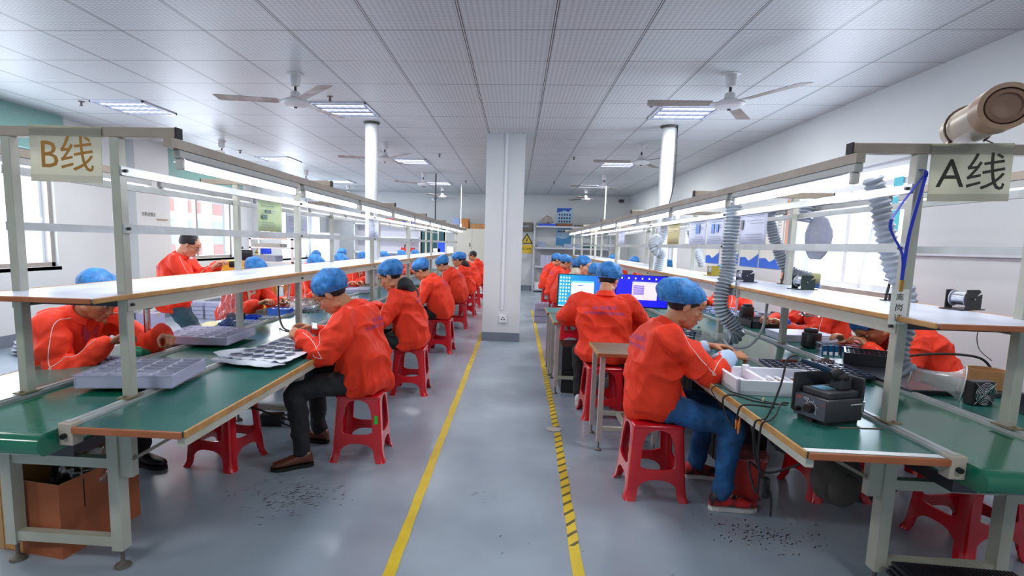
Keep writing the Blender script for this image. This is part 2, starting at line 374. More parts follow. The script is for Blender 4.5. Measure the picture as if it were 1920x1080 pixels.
# tape lines on the floor
def tape(name, pts, w, label, marks):
    m = mat(name+'_paint', 'e2c62a', 0.45, col2='c9ac22', nscale=6); nt = m.node_tree; b = nt.nodes['Principled BSDF']
    old = b.inputs['Base Color'].links[0].from_socket
    tc = N(m, 'ShaderNodeTexCoord'); mp = N(m, 'ShaderNodeMapping'); mp.inputs['Rotation'].default_value = (0, 0, 0.75); wv = N(m, 'ShaderNodeTexWave'); wv.inputs['Scale'].default_value = 4.2; wv.inputs['Distortion'].default_value = 1.2
    nz = N(m, 'ShaderNodeTexNoise'); nz.inputs['Scale'].default_value = 2.0; sp = N(m, 'ShaderNodeSeparateXYZ')
    nt.links.new(tc.outputs['Object'], mp.inputs[0]); nt.links.new(mp.outputs[0], wv.inputs['Vector']); nt.links.new(tc.outputs['Object'], sp.inputs[0])
    gt = N(m, 'ShaderNodeMath', operation='GREATER_THAN'); gt.inputs[1].default_value = 0.84; nt.links.new(wv.outputs[0], gt.inputs[0])
    a = N(m, 'ShaderNodeMath', operation='GREATER_THAN'); a.inputs[1].default_value = marks[0]; nt.links.new(sp.outputs[1], a.inputs[0])
    c = N(m, 'ShaderNodeMath', operation='LESS_THAN'); c.inputs[1].default_value = marks[1]; nt.links.new(sp.outputs[1], c.inputs[0])
    m1 = N(m, 'ShaderNodeMath', operation='MULTIPLY'); m2 = N(m, 'ShaderNodeMath', operation='MULTIPLY')
    nt.links.new(gt.outputs[0], m1.inputs[0]); nt.links.new(a.outputs[0], m1.inputs[1]); nt.links.new(m1.outputs[0], m2.inputs[0]); nt.links.new(c.outputs[0], m2.inputs[1])
    mx = N(m, 'ShaderNodeMixRGB'); mx.inputs[2].default_value = srgb('5d5428'); nt.links.new(m2.outputs[0], mx.inputs[0]); nt.links.new(old, mx.inputs[1]); nt.links.new(mx.outputs[0], b.inputs['Base Color'])
    b_ = MB(); 
    for (x0, y0, x1, y1) in pts:
        n = int((y1-y0)/0.12); L = []; R = []
        for k in range(n+1):
            y = y0+(y1-y0)*k/n; x = x0+(x1-x0)*k/n; j = random.uniform(-.003, .003)
            L.append((x-w/2+j, y)); R.append((x+w/2+random.uniform(-.003, .003), y))
        b_.prism(L+R[::-1], 0.0005, 0.0025)
    return tag(b_.build(name, m), label, 'floor tape')
tape('floor_tape', [(-0.53, 1.6, -0.54, 9.3)], 0.055, 'yellow floor tape line left of the pillar', (6.6, 9.5))
tape('walkway_tape', [(0.318, 1.6, 0.375, 4.28), (0.377, 4.42, 0.40, 12.5)], 0.055, 'yellow floor tape line right of the pillar with worn black stripes', (2.6, 6.6))
tape('aisle_tape', [(-3.55, 2.0, -3.9, 9.5)], 0.05, 'yellow floor tape line left of the first bench', (90, 91))
st = MB()
for k in range(26):
    a = k*2*PI/26; 
st.prism([(0.352+0.062*math.cos(a*2*PI/22)*(1+0.12*math.sin(a*1.7)), 4.35+0.055*math.sin(a*2*PI/22)*(1+0.1*math.cos(a*2.3))) for a in range(22)], 0.0026, 0.0045)
tag(st.build('floor_patch', mat('patch', 'c9c8c0', 0.6, col2='9a988e', nscale=30)), 'pale round patch on the right floor tape', 'patch')
# scuff marks: real dirt with its own shape
sc = MB()
for (cx, cy, n, sx, sy) in ((-1.28, 2.95, 170, 0.16, 0.12), (1.38, 2.83, 130, 0.16, 0.08), (0.85, 2.3, 50, 0.12, 0.06), (-0.15, 3.1, 8, 0.05, 0.1), (0.1, 2.4, 6, 0.3, 0.2)):
    for k in range(n):
        x = cx+random.gauss(0, sx); y = cy+random.gauss(0, sy); a = random.uniform(0.2, 1.1); L = random.uniform(0.004, 0.024); w = random.uniform(0.0012, 0.005)
        dx, dy = math.cos(a)*L, math.sin(a)*L; px, py = -math.sin(a)*w, math.cos(a)*w
        z = 0.0008
        sc.quad((x-dx-px*.3, y-dy-py*.3, z), (x+px, y+py, z), (x+dx, y+dy, z), (x-px, y-py, z))
tag(sc.build('floor_scuffs', mat('scuff', '463c3c', 0.7)), 'dark scuffs and crumbs on the aisle floor', 'dirt', kind='stuff')
# ---------------------------------------------------------------- ceiling things
def louvre(x, y, label):
    t = thing('ceiling_light', label, 'ceiling light', (x, y, CEIL-0.001), group='louvred ceiling panels')
    MB().box(-0.34, 0.34, -0.345, 0.345, 0.0, 0.018).build('housing', mat('louvre_housing', 'c9cedb', 0.3, 0.3), t)
    b = MB()
    for k in (-1, 0, 1):
        for s in (-1, 1): b.box(-0.33, 0.33, k*0.2+s*0.06-0.003, k*0.2+s*0.06+0.003, -0.016, 0.0)
        for j in range(7): b.box(-0.3+j*0.1-0.003, -0.3+j*0.1+0.003, k*0.2-0.06, k*0.2+0.06, -0.016, -0.004)
    b.box(-0.345, 0.345, -0.345, -0.32, -0.018, 0).box(-0.345, 0.345, 0.32, 0.345, -0.018, 0).box(-0.345, -0.33, -0.345, 0.345, -0.018, 0).box(0.33, 0.345, -0.345, 0.345, -0.018, 0)
    b.build('louvre', mat('louvre_metal', 'dfe4f2', 0.25, 0.4), t)
    b = MB()
    for k in (-1, 0, 1): b.cyl((-0.3, k*0.2, -0.008), (0.3, k*0.2, -0.008), 0.008, n=8)
    b.build('lamp_tubes', mat('panel_tube', 'f4f6ff', emit=1.6), t)
    return t
names = {0: 'left', 1: 'middle', 2: 'right'}
for i, x in enumerate(LAMPX):
    for j, y in enumerate(LAMPY):  # first two: unseen fixtures added to carry the front fill

        louvre(x, y, 'louvred ceiling panel of the %s row, %s in view' % (('far left', 'middle', 'right')[i], ('added fill behind the camera, not', 'added fill overhead, not', 'nearest', 'second', 'third')[j]))
spr_m = mat('brass_dark', '6a625c', 0.4, 0.5)
spr0 = None
for i, (x, y, lb) in enumerate(((-5.5, 6.66, 'beside the far left ceiling panel'), (-2.21, 6.35, 'just before the nearest middle ceiling panel'), (1.47, 6.5, 'beside the nearest right ceiling panel'), (-5.3, 10.2, 'at the far left beyond the pier'), (-1.5, 10.3, 'near the second middle fan'), (1.0, 10.4, 'left of the second right fan'), (-1.4, 14.5, 'above the far end of the left bench'), (0.9, 14.4, 'above the far right bench end'))):
    if spr0 is None:
        spr0 = thing('sprinkler_head', 'small sprinkler head under the ceiling '+lb, 'sprinkler', (x, y, CEIL), group='ceiling sprinklers')
        MB().lathe([(0.035, -0.001), (0.033, -0.008)], n=16).build('escutcheon', spr_m, spr0)
        MB().cyl((0, 0, 0), (0, 0, -0.05), 0.009, n=8).lathe([(0.02, -0.056), (0.022, -0.05)], n=12).bar((0.012, 0, -0.02), (0.012, 0, -0.052), 0.004).bar((-0.012, 0, -0.02), (-0.012, 0, -0.052), 0.004).build('nozzle', spr_m, spr0)
    else: dup(spr0, (x, y, CEIL), label='small sprinkler head under the ceiling '+lb)
fan_w = mat('fan_white', 'd6d8e0', 0.35, col2='c9c6c4', nscale=9)
blade_m = mat('fan_blade', 'bab6b6', 0.45, col2='7c6a5e', nscale=5, ncontrast=0.35)
bladeu_m = mat('fan_blade_dirty', '6f635c', 0.5, col2='8f8782', nscale=7)
def fan(x, y, a0, label, bm_, drop=0.0):
    t = thing('ceiling_fan', label, 'ceiling fan', (x, y, CEIL), a0, group='three bladed ceiling fans')
    MB().lathe([(0.085, 0), (0.085, -0.006), (0.055, -0.012), (0.05, -0.09), (0.042, -0.115), (0.02, -0.12)], n=28).build('canopy', fan_w, t, smooth=0.6)
    MB().cyl((0, 0, -0.1), (0, 0, -0.2), 0.013, n=12).build('down_rod', dgrey_m, t, smooth=True)
    MB().lathe([(0.02, -0.165), (0.045, -0.175), (0.05, -0.22), (0.06, -0.235)], n=24).build('coupling', fan_w, t, smooth=0.6)
    MB().lathe([(0.05, -0.225), (0.10, -0.245), (0.135, -0.262), (0.14, -0.28), (0.125, -0.3), (0.08, -0.315), (0.03, -0.32)], n=36).build('motor', fan_w, t, smooth=0.6)
    MB().cyl((0, 0, -0.319), (0, 0, -0.33), 0.016, n=12).build('capacitor_cap', dgrey_m, t)
    for k in range(3):
        R = rz(k*2*PI/3) @ Matrix.Rotation(0.13, 4, 'X')
        T = Matrix.Translation((0, 0, -0.265))
        n = 8; b = MB(); M = T @ R
        top = []
        for i in range(n+1):
            f = i/n; u = 0.17+f*0.56; w = 0.058+0.014*f
            top.append((u, w))
        poly = [(u, -w) for u, w in top] + [(0.75, -0.06), (0.77, 0.065)] + [(u, w) for u, w in top[::-1]]
        b.prism(poly, -0.002, 0.002, M)
        bl = b.build('blade', bm_, t)
        MB().prism([(0.09, -0.02), (0.15, -0.018), (0.17, -0.045), (0.22, -0.045), (0.22, 0.045), (0.17, 0.045), (0.15, 0.018), (0.09, 0.02)], 0.002, 0.006, M).build('blade_bracket', fan_w, bl)
    return t
FY = (5.53, 9.18, 12.95, 16.25)
fdesc = ('nearest', 'second', 'third', 'farthest')
f0 = fan(-2.28, FY[0], 0.0, 'white three bladed ceiling fan of the middle row, nearest', blade_m); f0.rotation_euler[2] = math.radians(-48)
f1 = fan(1.96, FY[0]-0.06, 0.0, 'ceiling fan of the right row with dusty brown blades, nearest', bladeu_m); f1.rotation_euler[2] = math.radians(-61)
for i in (1, 2, 3):
    dup(f0, (-2.26, FY[i], CEIL), math.radians((-48, -48, -20, 2)[i]), label='white three bladed ceiling fan of the middle row, %s' % fdesc[i])
    dup(f1, (1.95, FY[i]-0.08, CEIL), math.radians((-61, -61, -58, 3)[i]), label='ceiling fan of the right row with dusty blades, %s' % fdesc[i])
for i in (1, 2, 3): dup(f0, (-5.15, FY[i]+0.1, CEIL), math.radians(30+i*25), label='ceiling fan of the far left row, %s in view' % ('first', 'second', 'third')[i-1])
# hanging rods from the ceiling to the lamp rows
for x, y, z, r, lb, m in ((-2.0, 13.2, 1.95, 0.016, 'thin dark hanging rod dropping to the left lamp canopy', dgrey_m), (-1.6, 15.4, 1.93, 0.014, 'thin white hanging rod at the far end of the left canopy', white_m), (1.9, 12.2, 1.93, 0.014, 'thin white hanging rod below the third right fan', white_m)):
    t = thing('hanging_rod', lb, 'rod', (x, y, z))
    MB().cyl((0, 0, 0), (0, 0, CEIL-z-(0.33 if x > 0 else 0)), r, n=8).build('rod', m, t)
    MB().rbox(-0.03, 0.03, -0.03, 0.03, 0, 0.12, 0.01).build('rod_clamp', m, t)
# cctv cameras
def cctv(x, y, z, rot, label, m):
    t = thing('security_camera', label, 'security camera', (x, y, z), rot)
    MB().rbox(-0.08, 0.08, -0.1, 0.12, -0.05, 0.05, 0.02).build('camera_body', m, t, smooth=True)
    MB().cyl((0, -0.1, 0), (0, -0.115, 0), 0.04, n=16).build('lens', blackr_m, t)
    MB().cyl((0, 0.1, 0.02), (0, 0.28, 0.06), 0.02, n=8).build('bracket', white_m, t)
cctv(-2.75, YB-0.3, 2.93, 0.4, 'white security camera on the back wall left of the pillar', white_m)
cctv(3.3, YB-0.3, 2.98, -0.3, 'dark security camera at the back right corner', mat('cctv_dark', '55514f', 0.5))
# ---------------------------------------------------------------- assembly benches
def bench(name, label, xc, s, outer, yf, ye, posts, legs_y, outer2):
    """s = side of the aisle (+1 right, -1 left of the belt)"""
    t = thing(name, label, 'workbench', (xc, yf, 0))
    def X(a, b): a, b = xc+s*a, xc+s*b; return min(a, b), max(a, b)
    ra = 0.255
    bt = MB(); prof = [(yf+0.02-0.045*math.sin(a), 0.70+0.045*math.cos(a)) for a in [PI*i/10 for i in range(11)]]
    poly = prof + [(ye, 0.655), (ye, 0.745)]
    v0 = [(xc-0.228, y, z) for y, z in poly]; v1 = [(xc+0.228, y, z) for y, z in poly]; n = len(poly)
    bt._add(v0+v1, [tuple(range(n)), tuple(range(n, 2*n))]+[(i, (i+1) % n, n+(i+1) % n, n+i) for i in range(n)])
    bt.build('conveyor_belt', belt_m, t, world=True, smooth=0.5)
    for q in (1, -1):
        a = s*q; x0, x1 = xc+a*ra-0.025, xc+a*ra+0.025
        r = MB().box(x0, x1, yf+0.09, ye, 0.69, 0.762).box(x0+0.015, x1-0.015, yf+0.09, ye, 0.762, 0.768).build('side_rail', rail_m, t, world=True)
        MB().rbox(x0-0.004, x1+0.006, yf+0.075, yf+0.13, 0.675, 0.765, 0.004).build('end_block', mat('end_block', 'b5ab9f', 0.5), r, world=False).matrix_parent_inverse.identity()
        e = r.children[0]; e.data.transform(Matrix.Translation((-xc, -yf, 0)))
        k = MB().cyl((x0+0.025-xc, 0.06, 0.715), (x0+0.025-xc, 0.085, 0.715), 0.011, n=12).build('bolt', blackr_m, r)
        # side table
        w = outer if q == 1 else outer2
        xa, xb = sorted((xc+a*(ra+0.027), xc+a*w))
        tt = MB().box(xa, xb, yf+0.085, ye, 0.728, 0.75).build('side_table_top', green_m, t, world=True)
        xe = (xb, xb+0.012) if a > 0 else (xa-0.012, xa)
        MB().rbox(xe[0]-xc, xe[1]-xc, 0.09, ye-yf, 0.722, 0.752, 0.004).build('long_edge_band', wood_m, tt)
        MB().rbox(xa-xc, xb-xc, 0.072, 0.088, 0.724, 0.752, 0.004).build('end_edge_band', rust_m, tt)
        xo = xb if a > 0 else xa
        MB().box(min(xo, xo-a*0.03)-xc, max(xo, xo-a*0.03)-xc, 0.1, ye-yf, 0.685, 0.722).build('table_frame', frame_m, tt)
        if s > 0 and q == 1 or s < 0 and q == 1: pass
        for ly in legs_y:
            lx = xc+a*ra
            lg = MB().box(lx-0.025, lx+0.025, ly-0.03, ly+0.03, 0.09, 0.69).build('bench_leg', frame_m, t, world=True)
            MB().cyl((lx-xc, ly-yf, 0.02), (lx-xc, ly-yf, 0.1), 0.009, n=8).lathe([(0.035, 0.001), (0.032, 0.012), (0.012, 0.024), (0.01, 0.03)], (lx-xc, ly-yf, 0), 16).build('levelling_foot', mat('foot_steel', '6e6a63', 0.45, 0.5), lg)
            MB().box(*sorted((lx+a*0.026, lx+a*0.085)), ly-0.02, ly+0.02, 0.44, 0.728).build('support_plate', frame_m, t, world=True)
            MB().bar((lx+a*0.085, ly, 0.52), (xo-a*0.06, ly, 0.72), 0.014).build('diagonal_brace', mat('brace', '8c8073', 0.5, 0.3), t, world=True)
    for ly in legs_y:
        MB().box(xc-ra+0.025, xc+ra-0.025, ly-0.02, ly+0.02, 0.105, 0.15).build('lower_crossbar', frame_m, t, world=True)
        MB().box(xc-ra+0.025, xc+ra-0.025, ly-0.02, ly+0.02, 0.475, 0.52).build('upper_crossbar', frame_m, t, world=True)
    MB().box(xc+s*0.02-0.05, xc+s*0.02+0.05, yf+0.32, ye, 0.521, 0.575).build('return_beam', mat('return_beam', '43434a', 0.4, 0.3), t, world=True)
    for i, py in enumerate(posts):
        for q in (1, -1):
            px = xc+s*q*0.25
            p = MB().rbox(px-0.021, px+0.021, py-0.024, py+0.024, 0.768, 1.925, 0.003, 1).build('post', frame_m, t, world=True)
            MB().box(px-xc-0.03, px-xc+0.03, py-yf-0.05, py-yf+0.05, 0.768, 0.774).cyl((px-xc, py-yf-0.038, 0.774), (px-xc, py-yf-0.038, 0.782), 0.007, n=6).build('post_foot', mat('foot_plate', '8d8266', 0.5, 0.3), p)
        bm_ = MB().rbox(xc-0.53, xc+0.53, py-0.022, py+0.022, 1.925, 1.968, 0.003, 1).build('cross_beam', chan_m, t, world=True)
        MB().box(-0.536, -0.530, py-yf-0.023, py-yf+0.023, 1.924, 1.969).box(0.530, 0.536, py-yf-0.023, py-yf+0.023, 1.924, 1.969).build('end_cap', blackr_m, bm_)
    y0, y1 = posts[0]-0.02, posts[-1]+0.3
    for q in (1, -1):
        a = s*q; lx = xc+a*0.513
        MB().box(lx-0.018, lx+0.018, y0-0.03, y1, 1.882, 1.923).build('lamp_channel', chan_m, t, world=True)
        px = xc+a*0.275
        MB().box(px-0.0035+0, px+0.0035, y0, y1, 1.765, 1.803).box(px-a*0.004-0.012, px-a*0.004+0.012, y0, y1, 1.765, 1.768).build('upper_rail', rail_m, t, world=True)
        MB().box(px-0.0035, px+0.0035, y0, y1, 1.515, 1.553).build('middle_rail', rail_m, t, world=True)
    sh = MB().box(xc-0.28, xc+0.28, yf+0.22, ye, 1.226, 1.243).build('shelf_board', shelf_m, t, world=True)
    for a in (1, -1):
        MB().rbox(a*0.281-(0.012 if a < 0 else 0), a*0.281+(0.012 if a > 0 else 0), 0.22, ye-yf, 1.222, 1.245, 0.004).build('shelf_edge_band', wood_m, sh)
        MB().box(xc+a*0.2745-0.003, xc+a*0.2745+0.003, posts[0]-0.02, ye, 1.165, 1.222).build('shelf_frame', frame_m, t, world=True)
    MB().rbox(-0.28, 0.28, 0.206, 0.22, 1.222, 1.245, 0.004).build('shelf_edge_band', rust_m, sh)
    for py in posts: MB().box(xc-0.27, xc+0.27, py+0.026, py+0.05, 1.18, 1.222).build('shelf_bracket', dgrey_m, t, world=True)
    # small bolts at the rail joints
    b = MB()
    for py in posts:
        for a in (1, -1):
            for z in (1.785, 1.534, 1.195): b.cyl((xc+a*0.276, py, z), (xc+a*0.292, py, z), 0.007, n=8)
    b.build('rail_bolts', dgrey_m, t, world=True)['kind'] = 'stuff'
    return t
BX, AX = -2.005, 1.925
PB = [2.31, 4.26, 6.51, 8.77, 11.07, 13.4, 15.5]
PA = [2.46, 4.5, 6.9, 9.3, 11.8, 14.2, 16.2]
benchB = bench('assembly_bench', 'left conveyor bench with green belt, white shelf and lamp canopy, marked B', BX, 1, 0.73, 1.86, 15.9, PB, [2.2, 4.2, 6.5, 8.8, 11.1, 13.4], 0.70)
benchA = bench('assembly_bench', 'right conveyor bench with green belt, white shelf and lamp canopy, marked A', AX, -1, 0.79, 1.98, 16.6, PA, [2.42, 4.5, 6.9, 9.3, 11.8, 14.2], 0.79)
MB().box(AX-0.79, AX-0.29, 2.075, 2.11, 0.7502, 0.7512).build('white_edge_strip', paper_m, benchA, world=True)
# lamps
lamp0 = None
def lamp_proto():
    t = thing('tube_lamp', 'x', 'tube lamp', (0, 0, 0))
    b = MB(); poly = [(-0.042, -0.046), (-0.016, -0.036), (0.016, -0.036), (0.042, -0.046), (0.044, -0.049), (0.016, -0.04), (-0.016, -0.04), (-0.044, -0.049)]
    M = Matrix(((1, 0, 0, 0), (0, 0, 1, 0), (0, 1, 0, 0), (0, 0, 0, 1)))
    b.prism(poly, -0.6, 0.6, M); MB().rbox(-0.017, 0.017, -0.645, 0.645, -0.037, 0.0, 0.004, 1).build('lamp_housing', mat('lamp_housing', 'a7a9a8', 0.4, 0.2), t)
    b.build('reflector', mat('reflector', 'd8dde6', 0.3, 0.2), t)
    for sgn in (-1, 1):
        MB().rbox(-0.016, 0.016, sgn*0.618-0.014, sgn*0.618+0.014, -0.085, -0.036, 0.006).build('lamp_holder', mat('lamp_holder', 'c4c2bb', 0.45), t)
    MB().cyl((0, -0.605, -0.064), (0, 0.605, -0.064), 0.0155, n=12).build('lamp_tube', tube_m, t, smooth=True)
    return t
ordn = ['nearest', 'second', 'third', 'fourth', 'fifth', 'sixth', 'seventh', 'eighth', 'ninth', 'tenth', 'eleventh']
for (xc, s, y0, nm) in ((BX, 1, 2.33, 'left'), (AX, -1, 2.43, 'right')):
    for q in (1, -1):
        for k in range(9):
            y = y0+0.63+k*1.385
            if k == 0 and q == 1 and s == -1: pass
            lb = '%s lit tube lamp on the %s edge of the %s bench canopy' % (ordn[k], 'aisle' if q == 1 else 'wall', nm)
            if lamp0 is None:
                lamp0 = lamp_proto(); o = lamp0; o['label'] = lb; o['group'] = 'tube lamps under the bench canopies'; o.location = (xc+s*q*0.513, y, 1.882)
            else: dup(lamp0, (xc+s*q*0.513, y, 1.882), label=lb)
# line signs
def sign(letter, x, y, ztop, w, h, label, ink, tilt):
    t = thing('line_sign', label, 'sign', (x, y, ztop)); t.rotation_euler = (0, tilt, 0)
    MB().box(-w/2, w/2, -0.001, 0.001, -h, 0.0).build('sign_sheet', translucent(mat('sign_sheet', 'cfd0c4', 0.35, col2='c4c5b8', nscale=2), 0.55), t)
    MB().box(-w/2, w/2, -0.0016, -0.001, -0.045, 0.0).box(-w/2, w/2, -0.0016, -0.001, -h, -h+0.03).build('clear_sleeve_fold', mat('sleeve_fold', 'b9b6a8', 0.2, alpha=0.25), t)
    M = Matrix.Translation((0.005, -0.002, -h*0.54)) @ Matrix.Rotation(PI/2, 4, 'X')
    put_text('sign_lettering', letter, 0.165, M, ink, t, bold=0)
ink1 = mat('brown_ink', 'a8741a', 0.5); ink2 = mat('dark_ink', '2b2f22', 0.5)
sign('B线', -1.968, 2.283, 1.969, 0.33, 0.24, 'white sheet reading B线 hung on the left bench beam', ink1, 0.02)
sign('A线', 1.862, 2.433, 1.969, 0.32, 0.235, 'white sheet reading A线 hung on the right bench beam', ink2, -0.02)
# ---------------------------------------------------------------- plastic stools
def make_stool(label, m=None):
    m = m or redst_m
    t = thing('plastic_stool', label, 'stool', group='red plastic stools')
    H = 0.465; ht, hb = 0.148, 0.18   # half sizes at top and foot
    def hs(z): return hb+(ht-hb)*z/H
    # seat
    b = MB(); b.rbox(-ht-0.006, ht+0.006, -ht-0.006, ht+0.006, H-0.035, H, 0.022, 4)
    b.build('seat', m, t, smooth=0.8)
    b2 = MB(); b2.cyl((0, 0, H), (0, 0, H+0.0015), 0.03, n=20)
    b2.build('seat_boss', m, t)
    # four corner legs, each an L-shaped flaring profile
    for sx in (-1, 1):
        for sy in (-1, 1):
            b = MB(); rows = []
            nz = 14
            for i in range(nz+1):
                z = (H-0.02)*i/nz; h = hs(z)+ (0.014*math.exp(-z/0.02))
                wl = 0.062 + 0.055*max(0, (z-0.30)/0.16)**2.2 + 0.018*math.exp(-((z-0.0)/0.03)**2)*0.0
                pts = [(h-wl, h), (h-0.03, h), (h-0.012, h-0.003), (h-0.003, h-0.012), (h, h-0.03), (h, h-wl), (h-0.012, h-wl), (h-0.012, h-0.03), (h-0.018, h-0.018), (h-0.03, h-0.012), (h-wl, h-0.012)]
                rows.append([b.bm.verts.new((sx*x, sy*y, z)) for x, y in pts])
            n = 11
            for i in range(nz):
                for k in range(n): b.bm.faces.new((rows[i][k], rows[i][(k+1) % n], rows[i+1][(k+1) % n], rows[i+1][k]))
            b.bm.faces.new(rows[0]); b.bm.faces.new(rows[-1])
            b.build('leg', m, t, smooth=0.6)
    # rails at mid height, arched below
    for k in range(4):
        b = MB(); z0, z1 = 0.13, 0.19; h0, h1 = hs(z0), hs(z1); w = 0.115; nn = 10
        A = []; B = []
        for i in range(nn+1):
            f = -1+2*i/nn; x = f*w*1.02; zb = z0-0.05*abs(f)**3
            A.append((x, zb)); B.append((x, z1+0.03*abs(f)**4))
        poly = A+B[::-1]
        vo = []; vi = []
        for x, z in poly: vo.append((x, hs(z), z)); vi.append((x, hs(z)-0.012, z))
        m_ = len(poly); b._add(vo+vi, [tuple(range(m_)), tuple(range(m_, 2*m_))]+[(i, (i+1) % m_, m_+(i+1) % m_, m_+i) for i in range(m_)])
        bmesh.ops.transform(b.bm, matrix=rz(k*PI/2), verts=b.bm.verts)
        b.build('stretcher', m, t)
        # upper arch web
        b = MB(); pts = []
        for i in range(13):
            f = -1+2*i/12; x = f*0.092; z = 0.355+0.075*math.sqrt(max(0, 1-f*f)); pts.append((x, z))
        poly = [(-0.13, 0.355), (-0.13, H-0.02), (0.13, H-0.02), (0.13, 0.355)]+pts[::-1]
        vo = [(x, hs(z)-0.001, z) for x, z in poly]; vi = [(x, hs(z)-0.01, z) for x, z in poly]; m_ = len(poly)
        b._add(vo+vi, [tuple(range(m_)), tuple(range(m_, 2*m_))]+[(i, (i+1) % m_, m_+(i+1) % m_, m_+i) for i in range(m_)])
        bmesh.ops.transform(b.bm, matrix=rz(k*PI/2), verts=b.bm.verts)
        b.build('apron', m, t)
    return t
stool0 = make_stool('red plastic stool under the man in glasses, green tape on its leg')
def stool(x, y, a, label, first=[True]):
    if first[0]: first[0] = False; stool0.location = (x, y, 0); stool0.rotation_euler = (0, 0, a); return stool0
    return dup(stool0, (x, y, 0), a, label)
s1 = stool(-1.055, 3.66, 0.06, '')
LS = [(-1.03, 5.32, .03, 'under the man with the black hood'), (-1.02, 7.42, -.05, 'under the third man of the left aisle row'), (-1.02, 9.6, .05, 'under the fourth worker of the left aisle row'), (-1.0, 11.3, 0, 'under the fifth worker of the left aisle row'), (-1.0, 12.8, .1, 'under the sixth worker of the left aisle row'), (-0.95, 14.1, 0, 'under the black haired worker of the left aisle row')]
for x, y, a, lb in LS: s = stool(x, y, a, 'red plastic stool '+lb)
stool(-1.93, 3.42, -0.18, 'empty red plastic stool beneath the left bench next to the black plug box')
stool(-2.75, 2.95, 0.1, 'red plastic stool under the worker at the green press')
for x, y, lb in ((-3.1, 5.3, 'second worker on the wall side of the left bench'), (-3.1, 7.3, 'third worker on the wall side of the left bench'), (-3.1, 8.5, 'fourth worker on the wall side of the left bench'), (-3.1, 9.9, 'fifth worker on the wall side of the left bench')):
    stool(x, y, 0.05, 'red plastic stool under the '+lb)
stool(0.88, 3.33, 0.02, 'red plastic stool under the woman in blue jeans')
stool(0.80, 4.82, 0.05, 'red plastic stool under the man at the monitors')
for x, y, lb in ((0.86, 8.35, 'beige hooded worker'), (0.84, 9.95, 'third worker of the right aisle row'), (0.84, 11.5, 'fourth worker of the right aisle row'), (0.80, 13.2, 'farthest worker of the right aisle row'), (1.0, 7.0, 'worker behind the monitors')):
    stool(x, y, 0, 'red plastic stool under the '+lb)
stool(2.40, 2.87, 0.15, 'red plastic stool at the right end frame, nearest the camera')
for x, y, lb in ((2.0, 3.45, 'behind the grey bag, below the right bench'), (2.95, 4.0, 'under the worker beside the plastic horn'), (3.05, 5.35, 'under the second wall side worker of the right bench'), (3.05, 7.4, 'under the third wall side worker of the right bench'), (3.0, 10.2, 'under the fourth wall side worker of the right bench')):
    stool(x, y, 0.1, 'red plastic stool '+lb)

MB().box(0.118, 0.140, -0.1675, -0.1645, 0.27, 0.33).build('green_tape', mat('green_tape', '1fd03a', 0.4), s1)
# ---------------------------------------------------------------- people
def ridge(p, s):
    return 1-abs(noise.noise(p*s))*2
jack_m = mat('orange_jacket_cloth', 'f03c20', 0.62, bump=0.3, bscale=9, spec=0.3)
skin_m = mat('skin', 'cf9673', 0.5, col2='c08562', nscale=18)
skin2_m = mat('skin_tan', 'b97f5e', 0.5, col2='a8704f', nscale=18)
hair_m = mat('black_hair', '17151a', 0.55, bump=0.5, bscale=120)
pants_blk = mat('charcoal_trousers', '23262c', 0.8, col2='1a1c22', nscale=10)
pants_drk = mat('black_trousers', '16171a', 0.8)
jean_m = mat('blue_jeans', '1f63a3', 0.8, col2='183a5e', nscale=9, bump=0.15, bscale=50)
jean2_m = mat('teal_jeans', '2f5566', 0.8, col2='20404f', nscale=7, bump=0.15, bscale=50)
piping_m = mat('white_piping', 'e9d5d0', 0.5)
print_m = mat('purple_print', '8a55a6', 0.6)
def net_mat():
    m = mat('hairnet_blue', '2a74bf', 0.55, spec=0.3); nt = m.node_tree; b = nt.nodes['Principled BSDF']
    tc = N(m, 'ShaderNodeTexCoord'); n = N(m, 'ShaderNodeTexNoise'); n.inputs['Scale'].default_value = 16; n.inputs['Detail'].default_value = 8; n.inputs['Roughness'].default_value = 0.7
    r = N(m, 'ShaderNodeValToRGB'); r.color_ramp.elements[0].position = 0.36; r.color_ramp.elements[1].position = 0.62
    r.color_ramp.elements[0].color = srgb('21609f'); r.color_ramp.elements[1].color = srgb('3f8fdb')
    v = N(m, 'ShaderNodeTexVoronoi', feature='DISTANCE_TO_EDGE'); v.inputs['Scale'].default_value = 9
    mp = N(m, 'ShaderNodeMixRGB'); mp.inputs[0].default_value = 0.12
    nt.links.new(tc.outputs['Object'], mp.inputs[1]); nt.links.new(n.outputs['Color'], mp.inputs[2]); nt.links.new(mp.outputs[0], v.inputs['Vector'])
    lt = N(m, 'ShaderNodeMapRange'); lt.inputs[1].default_value = 0.0; lt.inputs[2].default_value = 0.022; lt.inputs[3].default_value = 0.32; lt.inputs[4].default_value = 0.0
    nt.links.new(v.outputs['Distance'], lt.inputs[0])
    mx = N(m, 'ShaderNodeMixRGB'); mx.inputs[2].default_value = srgb('a3cdf2')
    nt.links.new(tc.outputs['Object'], n.inputs['Vector']); nt.links.new(n.outputs['Fac'], r.inputs[0]); nt.links.new(r.outputs[0], mx.inputs[1]); nt.links.new(lt.outputs[0], mx.inputs[0]); nt.links.new(mx.outputs[0], b.inputs['Base Color'])
    bp = N(m, 'ShaderNodeBump'); bp.inputs['Strength'].default_value = 0.5; bp.inputs['Distance'].default_value = 0.006; nt.links.new(v.outputs['Distance'], bp.inputs['Height']); nt.links.new(bp.outputs[0], b.inputs['Normal'])
    return m
netm = net_mat()
